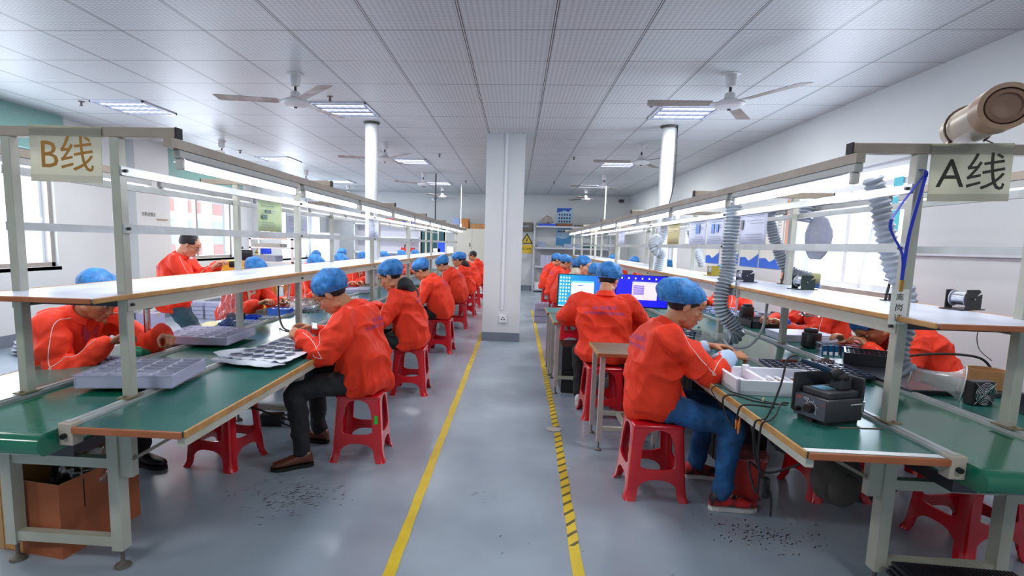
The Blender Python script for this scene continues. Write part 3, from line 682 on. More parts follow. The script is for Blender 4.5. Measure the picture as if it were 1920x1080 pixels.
def cap(b, p0, p1, r0, r1, n=12):
    p0, p1 = Vector(p0), Vector(p1)
    b.tube([p0, p1], [r0, r1], n)
    for p, r in ((p0, r0), (p1, r1)):
        q = bmesh.new(); bmesh.ops.create_icosphere(q, subdivisions=2, radius=r*1.0); b.merge(q, Matrix.Translation(p))
def chain(b, pts, rad, n=12):
    for i in range(len(pts)-1): cap(b, pts[i], pts[i+1], rad[i], rad[i+1], n)
def ik(a, c, l1, l2, pole):
    a, c, pole = Vector(a), Vector(c), Vector(pole); d = c-a; L = d.length
    if L > (l1+l2)*0.995: c = a+d.normalized()*(l1+l2)*0.995; d = c-a; L = d.length
    L = max(L, abs(l1-l2)+0.02); u = d.normalized(); x = (l1*l1-l2*l2+L*L)/(2*L); h = math.sqrt(max(0, l1*l1-x*x))
    p = pole-u*pole.dot(u); p.normalize()
    return a+u*x+p*h, c
def dvec(deg): t = math.radians(deg); return Vector((0, math.sin(t), math.cos(t)))
def loft(b, rings, n=28):
    prev = None; first = None
    for c, R, F, a, bf, bb, e in rings:
        row = []
        for k in range(n):
            t = 2*PI*k/n; cs, sn = math.cos(t), math.sin(t)
            x = math.copysign(abs(cs)**e, cs)*a; y = math.copysign(abs(sn)**e, sn)*(bf if sn > 0 else bb)
            row.append(b.bm.verts.new(c+R*x+F*y))
        if prev:
            for k in range(n): b.bm.faces.new((prev[k], prev[(k+1) % n], row[(k+1) % n], row[k]))
        else: first = row
        prev = row
    b.bm.faces.new(first[::-1]); b.bm.faces.new(prev)
def hand(b, W, F, Nn, S, curl=(35, 45, 30), k=1.0, thumb=0.0, spread=1.0):
    F = F.normalized(); Nn = (Nn-F*Nn.dot(F)).normalized(); S = (S-F*S.dot(F)-Nn*S.dot(Nn)).normalized()
    kn = ((0.088, 0.027, (0.042, 0.026, 0.02), 0.0092), (0.092, 0.009, (0.046, 0.029, 0.021), 0.0094), (0.087, -0.010, (0.042, 0.027, 0.02), 0.009), (0.079, -0.027, (0.033, 0.021, 0.018), 0.008))
    for i, (f, s_, L, r) in enumerate(kn):
        kp = W+(F*f+S*s_)*k
        cap(b, W+S*s_*0.5*k+F*0.0, kp, 0.0175*k, 0.0125*k, 10)
        ang = 0; p = kp; c = curl if not callable(curl) else curl(i)
        for j in range(3):
            ang += math.radians(c[j]*(1+0.12*i)); d = F*math.cos(ang)+Nn*math.sin(ang)+S*s_*1.2*spread*math.cos(ang)
            d.normalize(); q = p+d*L[j]*k; cap(b, p, q, r*k*(1.05-0.1*j), r*k*(0.97-0.12*j), 8); p = q
    a = W+(F*0.022+S*0.02+Nn*0.006)*k; d1 = (F*0.62+S*0.62+Nn*(0.35+thumb)).normalized(); p1 = a+d1*0.045*k
    d2 = (F*0.85+S*(0.25-thumb*.5)+Nn*(0.45+thumb)).normalized(); p2 = p1+d2*0.032*k; d3 = (F*0.95+S*(-0.05-thumb*.5)+Nn*(0.4+thumb)).normalized(); p3 = p2+d3*0.024*k
    cap(b, a, p1, 0.017*k, 0.0125*k, 8); cap(b, p1, p2, 0.0118*k, 0.0105*k, 8); cap(b, p2, p3, 0.0102*k, 0.0085*k, 8)
    cap(b, W-F*0.03*k, W, 0.024*k, 0.022*k, 10)
def head_prims(b, H):
    def E(c, r, M=None): b.ell((0, 0, 0), r, H @ Matrix.Translation(c) @ (M or Matrix()), 24, 16)
    E((0, -0.014, 0.035), (0.077, 0.098, 0.088)); E((0, 0.022, -0.02), (0.066, 0.07, 0.088)); E((0, 0.034, -0.07), (0.052, 0.05, 0.045))
    E((0, 0.07, -0.096), (0.024, 0.018, 0.017)); E((0, 0.074, 0.036), (0.054, 0.02, 0.016)); E((0, 0.07, 0.055), (0.055, 0.022, 0.03))
    for s in (-1, 1):
        E((s*0.04, 0.055, -0.016), (0.022, 0.026, 0.02)); E((s*0.011, 0.098, -0.032), (0.0095, 0.011, 0.008))
        E((s*0.078, -0.008, -0.004), (0.008, 0.018, 0.028), Matrix.Rotation(-s*0.35, 4, 'Z') @ Matrix.Rotation(-0.15, 4, 'X'))
        E((s*0.046, 0.008, -0.068), (0.018, 0.036, 0.02), Matrix.Rotation(0.5, 4, 'X'))
        E((s*0.031, 0.074, 0.008), (0.014, 0.014, 0.011))
    hp = lambda *p: H @ Vector(p)
    cap(b, hp(0, 0.082, 0.022), hp(0, 0.104, -0.024), 0.009, 0.0125, 10)
    E((0, 0.086, -0.0535), (0.024, 0.013, 0.0065)); E((0, 0.085, -0.065), (0.021, 0.013, 0.0075))
    cap(b, hp(0, 0.075, -0.045), hp(0, 0.072, -0.075), 0.022, 0.024, 10)
def scalpcut(b, A, B):
    """keep what lies above the line A (forehead) - B (nape), both (y, z)"""
    dy, dz = B[0]-A[0], B[1]-A[1]; n = Vector((0, -dz, dy)); 
    if n.z < 0: n = -n
    bmesh.ops.bisect_plane(b, geom=list(b.verts)+list(b.edges)+list(b.faces), plane_co=(0, A[0], A[1]), plane_no=n, clear_inner=True)
    e = [x for x in b.edges if x.is_boundary]
    bmesh.ops.holes_fill(b, edges=e)
def person(label, loc, rot, th=(0, 12, 25), nk=50, pitch=40, hyaw=0, hroll=0, seat=0.565, wr=(0.15, .4, .84), wl=(-0.15, .4, .84), ar=(0.18, 0.36), al=(-0.18, 0.36),
           toe=(0, 0), trousers=None, skin=None, vox=0.0075, near=False, net='round', k=1.0, kh=1.06, curl=(30, 40, 30), pole=(0.6, -0.3, -1), stand=False,
           hood=None, pr=True, pipe=True, shoe='dark', rh=None, lh=None, seed=0, side=0.0, collar=True, shirt=None, glasses=False, group=None, wide=1.0, hairback=True, lower=True, slv=1.0):
    trousers = trousers or pants_drk; skin = skin or skin_m
    root = thing('person', label, 'person', (loc[0], loc[1], 0), math.radians(rot), group)
    X = Vector((1, 0, 0)); hz = seat
    p0 = Vector((0, 0, hz)); d0, d1, d2 = (dvec(a) for a in th); sx = X*side
    p1 = p0+d0*0.17*k+sx*.3; p2 = p1+d1*0.19*k+sx*.4; p3 = p2+d2*0.14*k+sx*.3
    fr = lambda d: Vector((0, d.z, -d.y))
    nt_ = p3+dvec(nk)*0.065*k
    HR = Matrix.Rotation(math.radians(hyaw), 4, 'Z') @ Matrix.Rotation(math.radians(hroll), 4, 'Y') @ Matrix.Rotation(-math.radians(pitch), 4, 'X')
    hc = nt_ + HR.to_3x3() @ Vector((0, 0.018, 0.078))*kh
    H = Matrix.Translation(hc) @ HR @ Matrix.Scale(kh, 4)
    sh = [p2+d2*0.075*k+X*s*0.172*k*wide+fr(d2)*0.012 for s in (1, -1)]
    wrs = [Vector(wr), Vector(wl)]; el = []
    for i, s in enumerate((1, -1)):
        e, w = ik(sh[i], wrs[i], 0.285*k, 0.255*k, Vector((pole[0]*s, pole[1], pole[2]))); el.append(e); wrs[i] = w
    hips = [p0+X*s*0.088*k for s in (1, -1)]; kn = []; ank = []
    for i, s in enumerate((1, -1)):
        a = (ar, al)[i]; A = Vector((a[0], a[1], a[2] if len(a) > 2 else 0.1))
        if stand: e, w = ik(hips[i], A, 0.42*k, 0.40*k, Vector((0, 1, 0)))
        else: e, w = ik(hips[i]-Vector((0, 0, 0.01)), A, 0.43*k, 0.41*k, Vector((0.12*s, 0.5, 1)))
        kn.append(e); ank.append(A)
    # ---- body
    b = MB()
    head_prims(b, H)
    nb = hc + HR.to_3x3() @ Vector((0, -0.022, -0.05))*kh
    chain(b, [p2, p3-d2*0.01, nb], [0.09*k, 0.062*k, 0.055*k], 16)
    chain(b, [p0, p1, p2], [0.12*k, 0.11*k, 0.11*k])
    for i, s in enumerate((1, -1)):
        chain(b, [p2+d2*.05, sh[i], el[i], wrs[i]], [0.07*k, 0.05*k, 0.038*k, 0.026*k])
        f = (wrs[i]-el[i]).normalized(); hd = (rh, lh)[i] or {}
        F = Vector(hd.get('f', tuple(f))); Nn = Vector(hd.get('n', (0, 0.1, -1))); Sd = Vector(hd.get('s', (-s, 0, 0)))
        hand(b, wrs[i]+f*0.012, F, Nn, Sd, hd.get('curl', curl), k*hd.get('k', 1.0), hd.get('thumb', 0.2))
        if lower:
            chain(b, [p0, hips[i], kn[i], ank[i], ank[i]+Vector((0, 0.05, -0.04))], [0.1*k, 0.065*k, 0.045*k, 0.034*k, 0.03*k])
    me = remesh(b.bm, vox if not near else 0.0045, 3 if near else 2, 0.45)
    Hi = H.inverted()
    for v in me.vertices:          # eye sockets and the groove beside the nose
        q = Hi @ v.co
        if q.y > 0.05 and abs(q.x) < 0.06 and -0.03 < q.z < 0.045:
            for s in (-1, 1):
                g = math.exp(-(((q.x-s*0.031)/0.015)**2+((q.z-0.012)/0.012)**2))
                q.y -= 0.009*g
            v.co = H @ q
    me.materials.append(skin); o = bpy.data.objects.new('body', me); COL.objects.link(o); o.parent = root; shade(me, 3.2)
    # ---- hair, hairnet, face
    def headpart(name, bm_, m, parent=root, M=H, smooth=3.2):
        mb = MB.__new__(MB); mb.bm = bm_; bmesh.ops.transform(bm_, matrix=M, verts=bm_.verts); return mb.build(name, m, parent, smooth=smooth)
    q = bmesh.new(); bmesh.ops.create_uvsphere(q, u_segments=32, v_segments=20, radius=1)
    bmesh.ops.transform(q, matrix=Matrix.Translation((0, -0.02, 0.034)) @ Matrix.Diagonal((0.0815, 0.1, 0.092, 1)), verts=q.verts)
    scalpcut(q, (0.085, 0.062), (-0.085, -0.072) if hairback else (-0.085, -0.03))
    for v in q.verts: v.co += v.normal*0 + Vector((noise.noise(v.co*60), noise.noise(v.co*60+X), 0))*0.002
    headpart('hair', q, hair_m)
    if net:
        C, R, A, B = {'round': ((0, -0.03, 0.052), (0.098, 0.122, 0.098), (0.088, 0.056), (-0.13, -0.032)), 'slouch': ((0, -0.05, 0.045), (0.103, 0.15, 0.1), (0.083, 0.055), (-0.16, -0.03)), 'puffy': ((0, -0.02, 0.062), (0.112, 0.128, 0.1), (0.085, 0.05), (-0.12, -0.015))}[net]
        q = bmesh.new(); bmesh.ops.create_uvsphere(q, u_segments=56 if near else 32, v_segments=36 if near else 18, radius=1)
        bmesh.ops.transform(q, matrix=Matrix.Translation(C) @ Matrix.Diagonal((*R, 1)), verts=q.verts)
        scalpcut(q, A, B)
        dl = Vector((0, B[0]-A[0], B[1]-A[1])).normalized(); nn = Vector((0, -dl.z, dl.y)); nn = nn if nn.z > 0 else -nn
        for v in q.verts:
            rel = v.co-Vector((0, A[0], A[1])); h = rel.dot(nn); out = Vector((v.co.x, v.co.y-C[1], 0)); ph = math.atan2(out.y, out.x)
            ed = math.exp(-h/0.03); v.co -= out*0.13*ed
            pl = math.sin(ph*15+noise.noise(Vector((ph*2, seed, 0)))*3)*0.0035*math.exp(-h/0.05)
            dn = noise.noise(v.co*22+Vector((seed, 0, 0)))*0.008 + (ridge(v.co+Vector((seed, 0, 0)), 13)-0.5)*0.005
            v.co += (v.co-Vector(C)).normalized()*(pl*1.2+dn*(1-0.7*ed))
        hn = headpart('hairnet', q, netm)
        pts = []
        for i in range(41):
            t = 2*PI*i/40; c0 = Vector((0, (A[0]+B[0])/2, (A[1]+B[1])/2)); hl = (Vector((0, B[0]-A[0], B[1]-A[1]))).length/2
            pts.append(H @ (c0+X*math.cos(t)*R[0]*0.80+dl*math.sin(t)*hl*0.90+Vector((0, 0, math.sin(t*9)*0.001))))
        MB().tube(pts, 0.004, 6, cap=False).build('elastic_edge', netm, hn, smooth=True)
    if near or pr == 'face':
        for s in (-1, 1):
            e = MB().ell((s*0.0315, 0.0795, 0.008), (0.0125, 0.007, 0.0075)); bmesh.ops.transform(e.bm, matrix=H, verts=e.bm.verts); eb = e.build('eye', mat('eye_white', 'd9d2cc', 0.3), root, smooth=3.2)
            e = MB().ell((s*0.0315, 0.0845, 0.0055), (0.0055, 0.0035, 0.0055), u=12, v=8); bmesh.ops.transform(e.bm, matrix=H, verts=e.bm.verts); e.build('iris', hair_m, eb, smooth=3.2)
            e = MB().tube([H @ Vector((s*(0.0315+0.0145*(f-0.5)*2), 0.0865-0.006*abs(f-0.5)*2, 0.0125-0.006*(abs(f-0.5)*2)**2)) for f in (0, .25, .5, .75, 1)], [0.0012, 0.002, 0.0022, 0.002, 0.0012], 6); e.build('eyelash', hair_m, eb, smooth=3.2)
            e = MB().tube([H @ Vector((s*(0.014+0.036*f), 0.0975-0.016*f*f, 0.0305+0.006*math.sin(f*2.4))) for f in (0, .25, .5, .75, 1)], [0.002, 0.0034, 0.0036, 0.003, 0.0014], 8); e.build('eyebrow', hair_m, root, smooth=3.2)
        e = MB().tube([H @ Vector((x, 0.0995-abs(x)*0.33, -0.0585)) for x in (-0.022, -0.011, 0, 0.011, 0.022)], [0.0016, 0.0042, 0.005, 0.0042, 0.0016], 8); e.build('mouth', mat('lips', 'a9564c', 0.45), root, smooth=3.2)
    if glasses:
        gl = MB()
        for s in (-1, 1):
            pts = [H @ Vector((s*0.033+0.024*math.cos(t), 0.103-0.15*abs(s*0.033+0.024*math.cos(t))**1.2*1.2, 0.004+0.017*math.sin(t))) for t in [2*PI*i/24 for i in range(25)]]
            gl.tube(pts, 0.0014, 6, cap=False)
            gl.tube([H @ Vector((s*0.056, 0.094, 0.009)), H @ Vector((s*0.077, 0.06, 0.012)), H @ Vector((s*0.083, -0.005, 0.008)), H @ Vector((s*0.081, -0.03, -0.012))], 0.002, 6)
        gl.tube([H @ Vector((-0.009, 0.103, 0.008)), H @ Vector((0.009, 0.103, 0.008))], 0.0014, 6)
        gl.build('glasses', black_m, root, smooth=True)
    # ---- jacket
    b = MB(); w_ = wide
    low = -0.085 if not stand else -0.12
    f0, f1, f2 = fr(d0), fr(d1), fr(d2)
    rings = [(p0+d0*low, X, f0, .165*w_, .13, .15, .9), (p0+d0*(low+.025), X, f0, .178*w_, .145, .165, .9), (p0+d0*(low+.07), X, f0, .2*w_, .16, .178, .88), (p0+d0*.05, X, f0, .205*w_, .16, .17, .88), (p1, X, f0, .205*w_, .155, .155, .88),
             (p1+d1*.09, X, f1, .207*w_, .145, .145, .86), (p2, X, f1, .208*w_, .13, .135, .84), (p2+d2*.05, X, f2, .2*w_, .112, .125, .82), (p2+d2*.088, X, f2, .168*w_, .09, .108, .85), (p2+d2*.118, X, f2, .115, .075, .088, .95), (p3+d2*.005, X, f2, .072, .062, .07, 1)]
    loft(b, [(c, R, F, a*k, bf*k, bb*k, e) for c, R, F, a, bf, bb, e in rings])
    rnd = random.Random(seed+5)
    for i, s in enumerate((1, -1)):
        a, e, w = sh[i], el[i], el[i].lerp(wrs[i], slv); path = [p2+d2*.055+X*s*.07, a, a.lerp(e, .35), a.lerp(e, .75), e, e.lerp(w, .3), e.lerp(w, .65), e.lerp(w, .88), w]
        rad = [.07, .076, .074, .066, .064, .062, .053, .046, .034]
        sp = smoothpath(path, 3); rr = []
        for j in range(len(sp)):
            f = j/3; i0 = min(int(f), len(rad)-1); i1 = min(i0+1, len(rad)-1); r = rad[i0]*(1-(f-i0))+rad[i1]*(f-i0)
            rr.append((r+rnd.uniform(-.004, .005)*(1 if j > 4 else 0))*k)
        for j in range(len(sp)-1): cap(b, sp[j], sp[j+1], rr[j], rr[j+1], 12)
    me = remesh(b.bm, 0.008 if near else 0.013, 4, 0.5)
    off = Vector((seed*3.1, seed*1.7, 0))
    nrm = [v.normal.copy() for v in me.vertices]
    for v, vn in zip(me.vertices, nrm):
        p = v.co
        sp_ = p.copy(); sp_.z *= 0.55; sp_ += Vector((p.z*0.35, p.z*0.25, 0))
        dd = (ridge(sp_+off, 5.5)-0.45)*0.026 + (ridge(sp_*1.0-off, 12)-0.45)*0.010 + (ridge(Vector((sp_.x, sp_.y*0.5, sp_.z*3.0))+off*2, 3.2)-0.5)*0.014
        dd += max(0, ridge(sp_-off*1.3, 4.6))**4*0.020
        kz = min(1, max(0.25, (p-p3).length/0.2))
        v.co = p+vn*dd*kz*(1.15 if near else 1.0)
    me.update(); me.materials.append(jack_m); jk = bpy.data.objects.new('jacket', me); COL.objects.link(jk); jk.parent = root; shade(me, 3.2)
    bv = bvhtree.BVHTree.FromPolygons([v.co[:] for v in me.vertices], [p.vertices[:] for p in me.polygons]) if (near or pr or pipe) else None
    if collar:
        cb = MB(); n = 26; up = (d2*0.75+dvec(nk)*0.45).normalized(); ff = fr(d2); base = p3-d2*0.012
        rows = []
        for j in range(n+1):
            t = math.radians(-205+ 230*j/n)  # from front-right round the back to front-left
            t = math.radians(-245+310*j/n)
            dr = X*math.cos(t)+ff*math.sin(t); fl = 0.5+0.5*(-math.sin(t))
            inner0 = base+dr*0.068*k; top = base+dr*0.066*k+up*(0.03+0.02*fl)*k; outer = base+dr*(0.098)*k+up*(0.004)*k-ff*0.0; to2 = base+dr*0.076*k+up*(0.032+0.02*fl)*k
            rows.append([cb.bm.verts.new(v) for v in (inner0, top, to2, outer+dr*0.004, outer-up*0.006, inner0-up*0.02)])
        for j in range(n):
            for q_ in range(6): cb.bm.faces.new((rows[j][q_], rows[j][(q_+1) % 6], rows[j+1][(q_+1) % 6], rows[j+1][q_]))
        cb.bm.faces.new(rows[0]); cb.bm.faces.new(rows[-1][::-1])
        cb.build('collar', jack_m, jk, smooth=0.9)
    if hood:
        hb = MB(); hb.ell(p3-f2*0.06+d2*0.015, (0.135, 0.075, 0.075), Matrix.Rotation(-math.radians(th[2]+35), 4, 'X')); hb.ell(p3-f2*0.10-d2*0.07, (0.115, 0.045, 0.10), Matrix.Rotation(-math.radians(th[2]), 4, 'X'))
        for s in (-1, 1): cap(hb, p3-f2*0.03+X*s*0.07, p3+f2*0.05+X*s*0.045-d2*0.02, 0.032, 0.024)
        hm = remesh(hb.bm, 0.008, 5, 0.5)
        for v, vn in zip(hm.vertices, [v.normal.copy() for v in hm.vertices]): v.co += vn*(ridge(v.co, 11)-0.5)*0.007
        hm.materials.append(hood); ho = bpy.data.objects.new('hood', hm); COL.objects.link(ho); ho.parent = root; shade(hm, 3.2)
    if shirt:
        q = MB(); q.prism([(-0.05, 0.0), (-0.03, -0.25), (0.03, -0.25), (0.05, 0.0), (0.0, -0.05)], 0, 0.02)
        me2 = bpy.data.meshes.new('t'); q.bm.to_mesh(me2); q.bm.free()
        M = Matrix((tuple(X)+(0,), tuple(d2)+(0,), tuple(f2)+(0,), (0, 0, 0, 1))).transposed(); M.translation = p3+f2*0.075*k-d2*0.02
        bb_ = bmesh.new(); bb_.from_mesh(me2); bmesh.ops.subdivide_edges(bb_, edges=bb_.edges, cuts=6, use_grid_fill=True); bb_.to_mesh(me2); bb_.free()
        me2.transform(M)
        if bv:
            for v in me2.vertices:
                h = bv.ray_cast(v.co+f2*0.3, -f2, 0.6)
                if h[0]: v.co = h[0]+f2*(0.003+0.0)
        me2.materials.append(shirt); o = bpy.data.objects.new('shirt_front', me2); COL.objects.link(o); o.parent = root
    if pr is True:
        for txt, sz, dz, nm in (('QJF 润能集汗', 0.036, 0.03, 'back_print'), ('以G数字智能·不良陈诉优盛', 0.028, -0.018, 'back_print')):
            tm = text_mesh(txt, sz, 0.0, res=1)
            c = p2+d2*(dz+0.0)-f1*0.0
            for v in tm.vertices:
                t = v.co.copy(); o3 = c+X*t.x+d1*t.y
                h = bv.ray_cast(o3-f1*0.4, f1, 0.6)
                v.co = h[0]-f1*0.0022 if h[0] else o3-f1*0.16
            tm.materials.clear(); tm.materials.append(print_m); o = bpy.data.objects.new(nm, tm); COL.objects.link(o); o.parent = jk
    if pipe:
        for i, s in enumerate((1, -1)):
            a, e, w = sh[i], el[i], wrs[i]; pts = []
            keys = [(p3+X*s*0.05+f2*0.02, (X*s*0.3+d2*1.0+f2*0.5)), (a.lerp(p3, .4), (d2*1.0+f2*0.5)), (a, (d2*0.8+X*s*0.4+f2*0.6)), (a.lerp(e, .4), (f2*0.8+X*s*0.8)), (a.lerp(e, .8), (f2*0.7+X*s*0.9)), (e, (X*s*1.0+Vector((0, 0, .3)))), (e.lerp(w, .4), (X*s*0.7+Vector((0, 0, .9)))), (e.lerp(w, .93), (X*s*0.6+Vector((0, 0, .9))))]
            C_ = smoothpath([q_[0] for q_ in keys], 8); D_ = smoothpath([q_[1] for q_ in keys], 8)
            for c, d in zip(C_, D_):
                d.normalize(); h = bv.ray_cast(c+d*0.16, -d, 0.3)
                if h[0]: pts.append(h[0]+d*0.0005)
            if len(pts) > 4: MB().tube(pts, 0.0026 if near else 0.0035, 5).build('piping', piping_m, jk, smooth=True)
    # ---- trousers and shoes
    if lower:
        b = MB(); b.ell(p0+Vector((0, -0.012, -0.012)), (0.172*k, 0.15*k, 0.095*k) if not stand else (.165*k, .12*k, .12*k))
        for i, s in enumerate((1, -1)):
            path = [hips[i], hips[i].lerp(kn[i], .5), kn[i], kn[i].lerp(ank[i], .25), kn[i].lerp(ank[i], .6), ank[i]+Vector((0, 0, 0.005))]
            rad = [.094, .086, .069, .067, .06, .056] if not stand else [.1, .088, .07, .068, .066, .066]
            chain(b, smoothpath(path, 3), [(rad[int(j/3)]*(1-(j/3) % 1)+rad[min(int(j/3)+1, 5)]*((j/3) % 1))*k for j in range(16)])
        me = remesh(b.bm, 0.01 if near else 0.014, 4, 0.5)
        for v, vn in zip(me.vertices, [v.normal.copy() for v in me.vertices]): v.co += vn*((ridge(v.co+off, 8)-0.5)*0.013+(ridge(v.co-off, 19)-0.5)*0.005)
        me.materials.append(trousers); o = bpy.data.objects.new('trousers', me); COL.objects.link(o); o.parent = root; shade(me, 3.2)
        for i, s in enumerate((1, -1)):
            M = Matrix.Translation((ank[i].x, ank[i].y, 0)) @ Matrix.Rotation(math.radians(toe[i]), 4, 'Z')
            up_m, so_m = {'dark': (black_m, blackr_m), 'brown': (mat('brown_leather', '4a2a1f', 0.3, col2='7a3d27', nscale=7, spec=0.6), blackr_m), 'red': (mat('red_sneaker', 'd8282e', 0.5, col2='1d1d20', nscale=11, ncontrast=0.12), mat('sneaker_sole', 'd9d8d4', 0.5)), 'white': (mat('white_sneaker', 'd8d8da', 0.5), mat('sneaker_sole', 'd9d8d4', 0.5))}[shoe]
            q = MB(); st_ = ((-.07, .022, .05), (-.06, .031, .085), (-.03, .036, .098), (.01, .037, .092), (.05, .039, .075), (.09, .043, .06), (.13, .044, .05), (.165, .038, .042), (.19, .022, .034))
            loft(q, [(Vector((0, y, 0.022+h*0.46)), X, Vector((0, 0, 1)), a, h*0.5, h*0.42, .85) for y, a, h in st_], 16)
            bmesh.ops.transform(q.bm, matrix=M, verts=q.bm.verts); so = q.build('shoe', up_m, root, smooth=1.2)
            q = MB(); out = [(-.028, -.066), (-.034, -.03), (-.03, .03), (-.045, .11), (-.04, .16), (-.015, .198), (.02, .196), (.042, .16), (.046, .11), (.033, .03), (.036, -.03), (.028, -.066), (0, -.078)]
            q.prism(out, 0.001, 0.024, M); q.build('sole', so_m, so)
            if near:
                q = MB()
                for j in range(4):
                    y = .03+j*.022; z = 0.098-j*.008; q.tube([M @ Vector((-.026, y, z-.008)), M @ Vector((0, y+.008, z+.002)), M @ Vector((.026, y, z-.008))], 0.0025, 5)
                q.build('laces', hair_m if shoe == 'brown' else paper_m, so)
    root['_pts'] = 0
    del root['_pts']
    return root, dict(wr=wrs[0], wl=wrs[1], el=el, hc=hc, H=H, p3=p3)
# -- left aisle row
m1, q1 = person('man in glasses, blue hairnet and brown shoes, nearest stool of the left row', (-1.04, 3.66), 92, th=(2, 10, 27), nk=56, pitch=42, near=True, hroll=-4,
    wl=(-0.16, 0.375, 0.855), wr=(0.10, 0.40, 0.87), al=(-0.28, 0.35), ar=(0.17, 0.38), toe=(-10, 28), trousers=pants_blk, shoe='brown', glasses=True, seed=1, skin=skin_m, kh=1.12, wide=1.06,
    lh={'f': (0.35, 0.9, 0.25), 'n': (0.75, 0.1, -0.6), 's': (0.1, 0.3, 1), 'curl': (35, 50, 35)}, rh={'f': (-0.45, 0.85, 0.2), 'n': (-0.75, 0.1, -0.6), 's': (-0.1, 0.3, 1), 'curl': (30, 45, 30)}, pole=(0.75, -0.35, -1))
m2, _ = person('man with a black hood over his orange jacket, second stool of the left aisle row', (-1.03, 5.3), 88, th=(3, 12, 26), nk=45, pitch=30, near=True, wl=(-0.14, .4, .85), wr=(0.12, .42, .85),
    trousers=mat('dark_green_trousers', '1c2a2a', 0.8), hood=mat('black_hood', '1a1b20', 0.75), seed=2, kh=1.12, wide=1.06, collar=False, shoe='white')
m3, _ = person('man in orange jacket bending over the belt, third stool of the left row', (-1.02, 7.4), 86, th=(6, 18, 36), nk=58, pitch=42, vox=.007, wl=(-0.14, .42, .85), wr=(0.12, .44, .85), trousers=pants_drk, seed=3, kh=1.12, wide=1.06, skin=skin_m, shoe='white')
dup(m3, (-1.02, 9.55, 0), math.radians(84), label='fourth worker of the left aisle row, head bowed under a blue hairnet')
dup(m2, (-1.0, 11.2, 0), math.radians(90), label='fifth worker of the left aisle row in an orange jacket')
for c in list(bpy.data.objects):
    pass
dup(m3, (-1.0, 12.75, 0), math.radians(90), label='sixth worker of the left aisle row, mostly hidden by the fifth')
m7, _ = person('black haired man without a hairnet at the far end of the left aisle row', (-0.93, 14.05), 92, th=(4, 12, 24), nk=40, pitch=25, vox=.01, net=None, seed=9, wl=(-0.14, .42, .85), wr=(0.12, .44, .85), k=1.04)
# -- right aisle row
w1, qw = person('woman in blue jeans and pale blue sleeve covers, nearest stool of the right row', (0.875, 3.34), -90, th=(-3, 6, 24), nk=38, pitch=24, near=True, hyaw=-6,
    wr=(0.02, 0.44, 0.87), wl=(-0.20, 0.385, 0.885), ar=(0.24, 0.37), al=(-0.20, 0.36), toe=(2, 0), trousers=jean_m, shoe='red', net='slouch', slv=0.55, seed=4, k=0.98, kh=1.06, wide=1.0, skin=mat('skin_woman', 'c48a68', 0.5, col2='b57a5a', nscale=14),
    rh={'f': (-0.35, 0.92, -0.05), 'n': (-0.5, 0, -0.85), 's': (-0.6, 0.2, 0.75), 'curl': (25, 40, 30)}, lh={'f': (0.25, 0.95, -0.05), 'n': (0.5, 0, -0.85), 's': (0.6, 0.2, 0.75), 'curl': (20, 30, 25)}, pole=(0.7, -0.1, -1))
slv = mat('sleeve_cover_blue', 'b9d2ee', 0.6, col2='a3c0e2', nscale=20)
for i, nm in enumerate(('wr', 'wl')):
    e, w = qw['el'][i], qw[nm]; b = MB(); pp = [e.lerp(w, f) for f in (.42, .47, .55, .66, .78, .9, .97, 1.0, 1.02)]
    b.tube(pp, [.045, .062, .066, .064, .06, .052, .044, .036, .03], 20)
    bmesh.ops.subdivide_edges(b.bm, edges=b.bm.edges, cuts=1)
    for v in b.bm.verts: v.co += Vector((noise.noise(v.co*30), noise.noise(v.co*30+Vector((5, 0, 0))), noise.noise(v.co*30+Vector((0, 5, 0)))))*0.008
    b.build('sleeve_cover', slv, w1, smooth=3.2)
mb_, _ = person('man seen from behind facing two blue computer screens', (0.80, 4.86), -10, th=(0, 4, 10), nk=18, pitch=26, hyaw=-22, near=True, wr=(0.17, 0.30, 0.80), wl=(-0.24, 0.36, 0.82), trousers=pants_drk, seed=5, kh=1.04, wide=1.12, k=1.0, seat=0.58,
    net='puffy', pole=(1.2, -0.1, -0.7), ar=(0.2, 0.3), al=(-0.2, 0.25), pipe=False, shoe='white')
dup(m3, (0.76, 7.15, 0), math.radians(-88), label='worker bending behind the left computer screen, only his hairnet and neck showing')
m4r, _ = person('young man with a beige hood looking right behind the left computer screen', (0.86, 8.3), -84, th=(3, 10, 20), nk=34, pitch=16, hyaw=-42, near=True, wr=(0.12, .4, .85), wl=(-0.12, .42, .85), hood=mat('beige_hood', 'c9c0b0', 0.8), collar=False, seed=6, kh=1.06, wide=1.0, skin=mat('skin_pale', 'd9a98a', 0.5), pr=False, k=1.05)
dup(m3, (0.82, 9.9, 0), math.radians(-88), label='third worker of the right aisle row, bent forward under a blue hairnet')
m5r, _ = person('fourth worker of the right aisle row with blue jeans and orange jacket', (0.8, 11.4), -90, th=(5, 14, 30), nk=40, pitch=30, vox=.01, wr=(0.14, .42, .85), wl=(-0.12, .44, .85), trousers=jean_m, seed=7, kh=1.12, wide=1.06)
dup(m5r, (0.74, 13.1, 0), math.radians(-92), label='farthest worker of the right aisle row, leaning over the bench')
